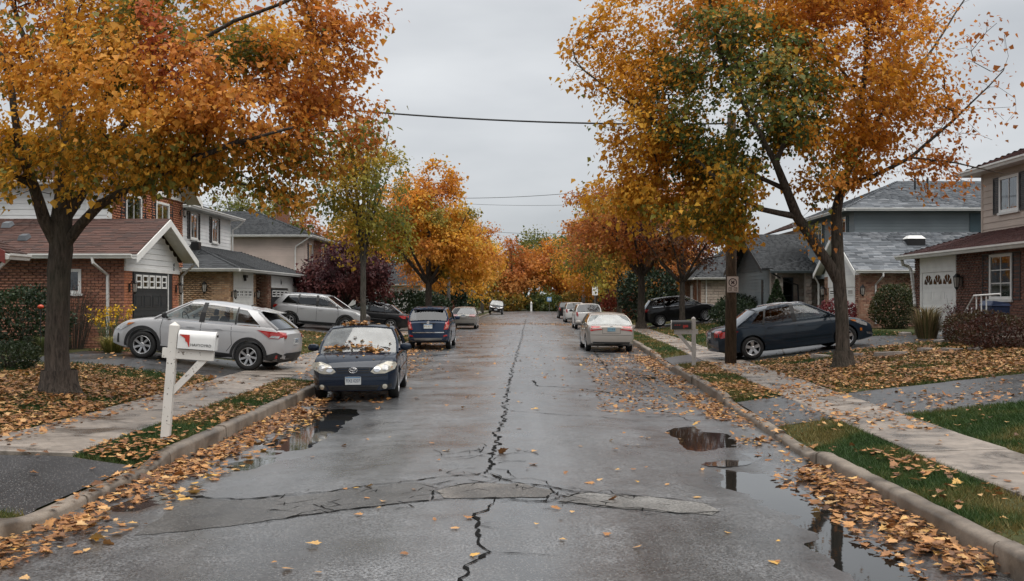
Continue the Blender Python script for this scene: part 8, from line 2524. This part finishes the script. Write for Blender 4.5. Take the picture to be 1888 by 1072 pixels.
# ================================================================ STREET FURNITURE
def chipped(name, col, chip, amount=.62):
    m, nt, b = new_mat(name)
    v = objvec(nt); f = noise(nt, 16, 4, .7, v); g = noise(nt, 2, 3, .5, v)
    c = mixc(nt, ramp(nt, f, [(amount, 0.0), (amount+.05, 1.0)]), col, chip)
    c = mixc(nt, 1.0, c, ramp(nt, g, [(.3, .86), (.7, 1.06)]), 'MULTIPLY')
    nt.links.new(c, b.inputs['Base Color']); b.inputs['Roughness'].default_value = .55
    bump(nt, b, f, .15, .004); return m
M_POST = chipped('chipped_white_paint', (.66, .64, .60), (.12, .09, .07))
M_BOXW = chipped('mailbox_white', (.68, .68, .67), (.25, .22, .2), .70)
M_BOXB = chipped('mailbox_black', (.016, .016, .018), (.10, .09, .08), .72)
M_FLAG = simple('flag_red', (.42, .03, .02), .4, .1, 10)
M_POSTG = chipped('weathered_white_post', (.50, .47, .44), (.16, .13, .11))

def arch_box(L, w, h):
    """mailbox shell along +x: flat bottom, arched top"""
    prof = [(-w/2, 0), (w/2, 0)] + [(w/2*math.cos(a), h-w/2+w/2*math.sin(a)) for a in np.linspace(0, math.pi, 13)]
    mb = MB(); mb.prism([(0, y, z) for y, z in prof], (L, 0, 0)); return mb, prof
def mailbox(name, label, x, y, heading, post_h, lean, boxm, postm, box_z, box_dir, text=None, flag='map', L=.52):
    z0 = float(gz(x, y)); T = empty(name, (x, y, z0), label, 'mailbox'); T.rotation_euler = (0, lean, R(heading))
    s = box_dir
    mb = MB(); mb.box((-.055, -.055, -.2), (.055, .055, post_h-.03)); mb.add([(-.055, -.055, post_h-.03), (.055, -.055, post_h-.03), (.055, .055, post_h-.03), (-.055, .055, post_h-.03), (0, 0, post_h+.02)], [(0, 1, 4), (1, 2, 4), (2, 3, 4), (3, 0, 4)])
    mb.build('post', postm, T, local=True)
    mb = MB(); mb.box((-.12*s, -.050, box_z-.14), (.53*s, .050, box_z-.012)); mb.build('arm', postm, T, local=True)
    mb = MB(); mb.prism([(s*.058, -.035, box_z-.62), (s*.058, -.035, box_z-.50), (s*.34, -.035, box_z-.142), (s*.46, -.035, box_z-.142)], (0, .07, 0)); fix_normals(mb.build('brace', postm, T, local=True))
    mb, prof = arch_box(L, .20, .24)
    bx = fix_normals(mb.build('mailbox_shell', boxm, T, local=True)); bx.location = (.075 if s > 0 else -.075-L, 0, box_z); bx.data.set_sharp_from_angle(angle=R(35)); bx.data.polygons.foreach_set('use_smooth', [True]*len(bx.data.polygons))
    # door with rim at the street end
    e = L if s > 0 else 0.0
    mb = MB(); q = [(e, y_*1.05, -.004+z_*1.03) for y_, z_ in prof]; mb.prism(q, (.018*s, 0, 0)); dr = fix_normals(mb.build('mailbox_door', M_BOXW if boxm != M_BOXB else postm, bx, local=True))
    mb = MB(); mb.box((e+s*.018, -.02, .17), (e+s*.036, .02, .20)); mb.build('door_latch', M_IRON, dr, local=True)
    if flag == 'map':
        f = [(.03, .185), (.15, .185), (.155, .03), (.145, .03), (.125, .085), (.10, .10), (.095, .135), (.05, .165), (.02, .175)]
        mb = MB(); mb.prism([(a, -.104, b) for a, b in f], (0, -.004, 0)); fix_normals(mb.build('flag', M_FLAG, bx, local=True))
    else:
        mb = MB(); mb.box((.30, -.108, .05), (.44, -.101, .115)); mb.prism([(.30, -.1005, .05), (.34, -.1005, .05), (.34, -.1005, .02), (.31, -.1005, .03)], (0, -.005, 0)); mb.build('flag', M_FLAG, bx, local=True)
        for k in range(3):
            mb = MB(); mb.box((.07+.06*k, -.106, .10), (.11+.06*k, -.1015, .125)); mb.build('red_mark', M_FLAG, bx, local=True)
    if text:
        o = link('lettering', text_mesh(text, .05, .0015), M_IRON, bx, local=True); o.matrix_basis = Matrix(((1, 0, 0, .30), (0, 0, -1, -.1025), (0, 1, 0, .055), (0, 0, 0, 1)))
    for k, (px, pz) in enumerate([(0, .25), (0, .6), (0, 1.0)]):
        mb = MB(); mb.lathe([(.001, -.0575), (.007, -.0575), (.008, -.055)], 'y', 8, (px+.01*(-1)**k, 0, pz)); mb.build('nail', M_IRON, T, local=True)
    return T
mailbox('mailbox', 'white mailbox with red map shape on a leaning chipped post in the left verge', -4.78, 13.45, 6, 1.53, R(4.5), M_BOXW, M_POST, 1.21, 1, 'HAVYOYRD', L=.46)
mailbox('mailbox', 'black mailbox with red flag on a white wooden post in the right verge', 4.50, 28.0, -4, 1.34, R(-.5), M_BOXB, M_POSTG, 1.02, -1, None, 'red')

# ---------------------------------------------------------------- utility poles, sign, wires
M_POLE = bark('pole_wood', (.045, .032, .023), (.13, .092, .062))
M_POLEG = bark('pole_grey', (.09, .085, .08), (.20, .19, .175))
M_WIRE = simple('black_cable', (.012, .012, .012), .6, .1, 5)
def utility_pole(label, x, y, h, r, mat, cross=True):
    z0 = float(gz(x, y)); T = root('utility_pole', (x, y, z0), label, 'pole', 'utility poles')
    mb = MB(); mb.tube([(x, y, z0-.3), (x+.02, y, z0+h*.5), (x+.03, y, z0+h)], [r, r*.88, r*.72], 14); mb.build('pole', mat, T, smooth=True)
    if cross:
        mb = MB(); mb.box((x-1.1, y-.06, z0+h-.7), (x+1.1, y-.18, z0+h-.58)); c = mb.build('crossarm', mat, T)
        for k in (-1, -.45, .45, 1):
            mb = MB(); mb.lathe([(.02, 0), (.05, .03), (.03, .06), (.045, .09), (.01, .13)], 'z', 8, (x+k, y-.12, z0+h-.58)); mb.build('insulator', M_IRON, c)
    return T
UP = utility_pole('brown wooden utility pole with the no parking sign, behind the slate sedan', 5.62, 28.6, 7.0, .165, M_POLE, False)
utility_pole('grey utility pole behind the warm grey sedan', -6.0, 76.0, 7.5, .14, M_POLEG)
utility_pole('grey green utility pole near the far black suv', -5.9, 128.0, 8.5, .22, M_POLEG)
utility_pole('brown utility pole along the right verge near the white suvs', 6.1, 94.0, 8.5, .16, M_POLE)
utility_pole('pale stub of a pole far along the right verge', 6.3, 120.0, 3.6, .22, M_POLEG, False)

def wire(label, pts, r):
    """cable hung through points with a little sag between them"""
    P = []
    for a, b in zip(pts[:-1], pts[1:]):
        a, b = np.array(a[:3], float), np.array(b[:3], float); L = np.linalg.norm(b-a)
        for t in np.linspace(0, 1, 25)[:-1]: P.append(a*(1-t)+b*t - np.array([0, 0, .022*L*4*t*(1-t)]))
    P.append(np.array(pts[-1][:3], float)); mb = MB(); mb.tube(P, r, 6)
    tag(mb.build('overhead_cable', M_WIRE, None, smooth=True), label, 'cable')
wire('thick black cable crossing the street between the two big trees', [P3(1348, 228, 28.5), P3(225, 150, 31.0)], .024)
wire('thin cable crossing the street low over the far trees, rising to the right', [(6.1, 94, 11.9), (-14.5, 92, 11.3)], .022)
wire('thin cable just below the rising cable over the far trees', [(6.1, 94, 10.7), (-14.5, 92, 11.3)], .014)
wire('lowest thin cable over the far end of the street', [(6.3, 128, 10.3), (-5.9, 128, 10.5)], .022)
wire('thin cable from the house at the left edge', [P3(-30, 372, 31.5), P3(60, 350, 31.0), P3(290, 360, 45), P3(620, 358, 90)], .012)

# no parking sign
def sign_on_pole():
    y = 28.6-.172; x = 5.645; zc = CAMH+(HOR-525)*28.6/FPX
    T = root('no_parking_sign', (x, y, zc-.22), 'cream no parking sign with a dark ring fixed to the brown pole', 'sign')
    w, h = .155, .22
    mb = MB(); mb.box((x-w, y-.012, zc-h), (x+w, y, zc+h)); mb.build('plate', simple('sign_cream', (.50, .42, .37), .5, .12, 14), T)
    ink = simple('sign_ink', (.035, .012, .012), .5, .2, 14); yf = y-.0125
    def flat(name, pts):
        mb = MB(); mb.prism([(x+a, yf, zc+b) for a, b in pts], (0, -.002, 0)); fix_normals(mb.build(name, ink, T))
    mb = MB(); n = 28
    for k in range(n):
        a0, a1 = 2*math.pi*k/n, 2*math.pi*(k+1)/n
        mb.add([(x+r*math.cos(a), yf-.002, zc+.055+r*math.sin(a)) for r, a in ((.092, a0), (.118, a0), (.118, a1), (.092, a1))], [(0, 1, 2, 3)])
    fix_normals(mb.build('ring', ink, T))
    flat('cross_mark', [(-.055, .105), (-.03, .11), (0, .075), (.03, .11), (.055, .105), (.035, .055), (.055, .01), (.03, .0), (0, .035), (-.03, .0), (-.055, .01), (-.035, .055)])
    def box_glyph(cx, cz, s):
        for a in ((-.045, -.045, -.033, .045), (.033, -.045, .045, .045), (-.033, -.045, .033, -.033), (-.033, .033, .033, .045)): flat('glyph', [(cx+a[0], cz+a[1]), (cx+a[2], cz+a[1]), (cx+a[2], cz+a[3]), (cx+a[0], cz+a[3])])
        flat('glyph', [(cx-.02*s, cz+.02), (cx-.008*s, cz+.02), (cx+.018*s, cz-.02), (cx+.006*s, cz-.02)]); flat('glyph', [(cx+.008, cz+.025), (cx+.02, cz+.025), (cx+.02, cz-.01), (cx+.008, cz-.01)])
    box_glyph(-.07, -.125, 1); box_glyph(.075, -.125, -1)
    flat('border_line', [(-.13, -.205), (.13, -.205), (.13, -.198), (-.13, -.198)])
sign_on_pole()

def small_sign(label, x, y, h, w, hh, mat, post=M_POLEG, fig=None):
    z0 = float(gz(x, y)); T = root('street_sign', (x, y, z0), label, 'sign')
    mb = MB(); mb.tube([(x, y, z0-.2), (x, y, z0+h)], .035, 8); mb.build('post', post, T)
    mb = MB(); mb.box((x-w, y-.055, z0+h-2*hh), (x+w, y-.036, z0+h)); pl = mb.build('plate', mat, T)
    if fig:
        mb = MB(); zc = z0+h-hh; mb.box((x-w*.6, y-.0595, zc-hh*.5), (x-w*.25, y-.0552, zc+hh*.5)); mb.box((x, y-.0595, zc-hh*.5), (x+w*.6, y-.0552, zc-hh*.1)); mb.box((x+w*.1, y-.0595, zc+.0), (x+w*.5, y-.0552, zc+hh*.5)); mb.build('emblem', fig, pl)
small_sign('small blue and white sign on a post at the street end', 3.05, 157.0, 2.25, .36, .34, simple('sign_blue', (.16, .30, .48), .5), fig=M_WHITE)
small_sign('small white notice on the brown pole by the white suvs', 6.0, 93.6, 2.9, .26, .38, M_WHITE)
small_sign('white board on a post by the far grey pole', -6.6, 122.0, 3.2, .30, .45, M_WHITE)
for lb, x_, w_ in (('white marker post at the street end', .3, .30),):
    y_ = 163.0; z_ = .15; T = root('marker_post', (x_, y_, z_), lb, 'post')
    mb = MB(); mb.box((x_-w_*.5, y_-.1, z_-.2), (x_+w_*.5, y_+.1, z_+1.0)); bevelled(mb.build('post', M_WHITE, T).data, .03)
    mb = MB(); mb.lathe([(w_*.6, 0), (w_*.62, .12), (.05, .4)], 'z', 10, (x_, y_, z_+1.0)); mb.build('cap', M_WHITE_T, T)

# ---------------------------------------------------------------- small things on the lawns
def bin_():
    x, y = 12.55, 27.6; z0 = float(gz(x, y)); T = root('recycling_bin', (x, y, z0), 'dark blue plastic recycling bin by the right brick wall', 'bin')
    m = simple('blue_plastic', (.02, .035, .085), .45, .15, 8); a, b, h = .26, .34, 1.0
    mb = MB(); mb.hexa([(x-a*.8, y-b*.8, z0), (x+a*.8, y-b*.8, z0), (x+a*.8, y+b*.8, z0), (x-a*.8, y+b*.8, z0), (x-a, y-b, z0+h), (x+a, y-b, z0+h), (x+a, y+b, z0+h), (x-a, y+b, z0+h)]); bevelled(mb.build('bin_body', m, T).data, .03, 2)
    mb = MB(); mb.hexa([(x-a*1.12, y-b*1.1, z0+h+.003), (x+a*1.12, y-b*1.1, z0+h+.003), (x+a*1.12, y+b*1.1, z0+h+.003), (x-a*1.12, y+b*1.1, z0+h+.003), (x-a*.8, y-b*1.0, z0+h+.15), (x+a, y-b*.8, z0+h+.09), (x+a, y+b*.8, z0+h+.09), (x-a*.8, y+b*1.0, z0+h+.15)]); bevelled(mb.build('lid', m, T).data, .02, 2)
bin_()
M_FLAG_S = simple('flagstone', (.24, .21, .19), .8, .25, 7, bmp=.4)
for k, (px, py, w, lb) in enumerate([(1512, 660, 38, 'flat grey stone left of the right tree trunk'), (1580, 657, 26, 'pale stone just right of the right tree trunk'), (1640, 655, 60, 'long dark edging stone on the right lawn'), (1706, 648, 34, 'flat stone slab in the row on the right lawn, second from the left'), (1756, 649, 44, 'pale flat stone slab in the middle of the right lawn row'), (1800, 648, 26, 'small flat stone at the right end of the lawn row'), (1742, 632, 48, 'stone slab by the tan grass'), (1668, 618, 26, 'tilted stone by the round clipped shrub')]):
    Z = .62; x, y = at(px, py, Z); 
    for _ in range(6): Z = float(gz(x, y)); x, y = at(px, py, Z)
    rng_ = random.Random(k); s = w*y/FPX/2; n = 9
    ring = [(s*rng_.uniform(.8, 1.1)*math.cos(2*math.pi*i/n), .26*rng_.uniform(.8, 1.1)*math.sin(2*math.pi*i/n)) for i in range(n)]
    mb = MB(); mb.prism([(a, b, -.05) for a, b in ring], (0, 0, .05)); V = [(a*.93, b*.93, .085+rng_.uniform(-.01, .01)) for a, b in ring]
    mb.add([(a, b, 0) for a, b in ring]+V, [(i, (i+1) % n, n+(i+1) % n, n+i) for i in range(n)]+[tuple(range(n, 2*n))])
    o = mb.build('edging_stone', M_FLAG_S); o.location = (x, y, Z); o.rotation_euler = (rng_.uniform(-.05, .05), rng_.uniform(-.08, .08), rng_.uniform(-.2, .2)); tag(o, lb, 'stone', 'stones on the right lawn')
def feeder():
    x, y = P3(75, 566, 26.5)[0], 26.5; z0 = float(gz(x, y)); T = root('garden_ornament', (x, y, z0), 'red orange ball ornament on a thin stake left of the maple trunk', 'ornament')
    zc = CAMH+(HOR-566)*26.5/FPX; mb = MB(); mb.tube([(x, y, z0-.1), (x, y, zc)], .012, 6); mb.build('stake', M_IRON, T)
    mb = MB(); mb.lathe([(.001, -.06), (.045, -.045), (.08, -.01), (.07, .03), (.03, .055), (.001, .06)], 'z', 16, (x, y, zc)); mb.build('ball', simple('orange_glaze', (.50, .06, .02), .25, .1, 9), T, smooth=True)
    x, y = P3(52, 556, 28.4)[0], 28.4; z0 = float(gz(x, y)); T = root('garden_lamp', (x, y, z0), 'black garden lamp on a stake above the evergreen shrub', 'lamp')
    zc = CAMH+(HOR-552)*28.4/FPX; mb = MB(); mb.tube([(x, y, z0-.1), (x, y, zc-.1)], .02, 6); mb.build('stake', M_IRON, T)
    mb = MB(); mb.lathe([(.03, -.18), (.07, -.15), (.075, .1), (.10, .12), (.02, .2)], 'z', 12, (x, y, zc)); mb.build('lamp_head', M_IRON, T)
feeder()
def red_eave():
    # low garden shed whose red eave reaches in at the left edge
    x1, y0 = -11.05, 21.6; T = root('garden_shed', (x1-1.6, y0+1, .5), 'dark red shed roof corner with gutter at the left edge', 'shed')
    mb = MB(); mb.box((x1-3.6, y0+.3, .2), (x1-1.2, y0+.8, 3.0)); w = mb.build('wall', M_SIDE_D, T); siding(Face(x1-3.6, y0+.3, 'cam'), w, 0, 2.4, .3, 3.0, [], M_SIDE_D)
    roof_plane(T, (x1-4.2, y0, 2.98), (x1-4.2, y0+.9, 2.98), (x1-2.1, y0+.9, 4.05), (x1-2.1, y0, 4.05), M_SH_BROWN, .06)
    roof_plane(T, (x1, y0+.9, 2.98), (x1, y0, 2.98), (x1-2.1, y0, 4.05), (x1-2.1, y0+.9, 4.05), M_SH_BROWN, .06)
    for s in (0, 1):
        xe = x1-4.2*s; slab_between(T, 'barge_board', [(xe, y0-.003, 3.0), (x1-2.1, y0-.003, 4.07), (x1-2.1, y0-.003, 3.85), (xe, y0-.003, 2.74)], (0, -.03, 0), M_REDWOOD)
    mb = MB(); mb.prism([(x1-3.6, y0+.31, 3.0), (x1-.85, y0+.31, 3.0), (x1-2.1, y0+.31, 3.9)], (0, .1, 0)); mb.build('gable', M_REDWOOD, T)
    gutter(T, (x1, y0-.02, 2.96), (x1, y0+.9, 2.96), (1, 0, 0)); downspout(T, [(x1+.02, y0+.1, 2.85), (x1-.3, y0+.2, 2.6), (x1-.9, y0+.3, 2.45)])
red_eave()
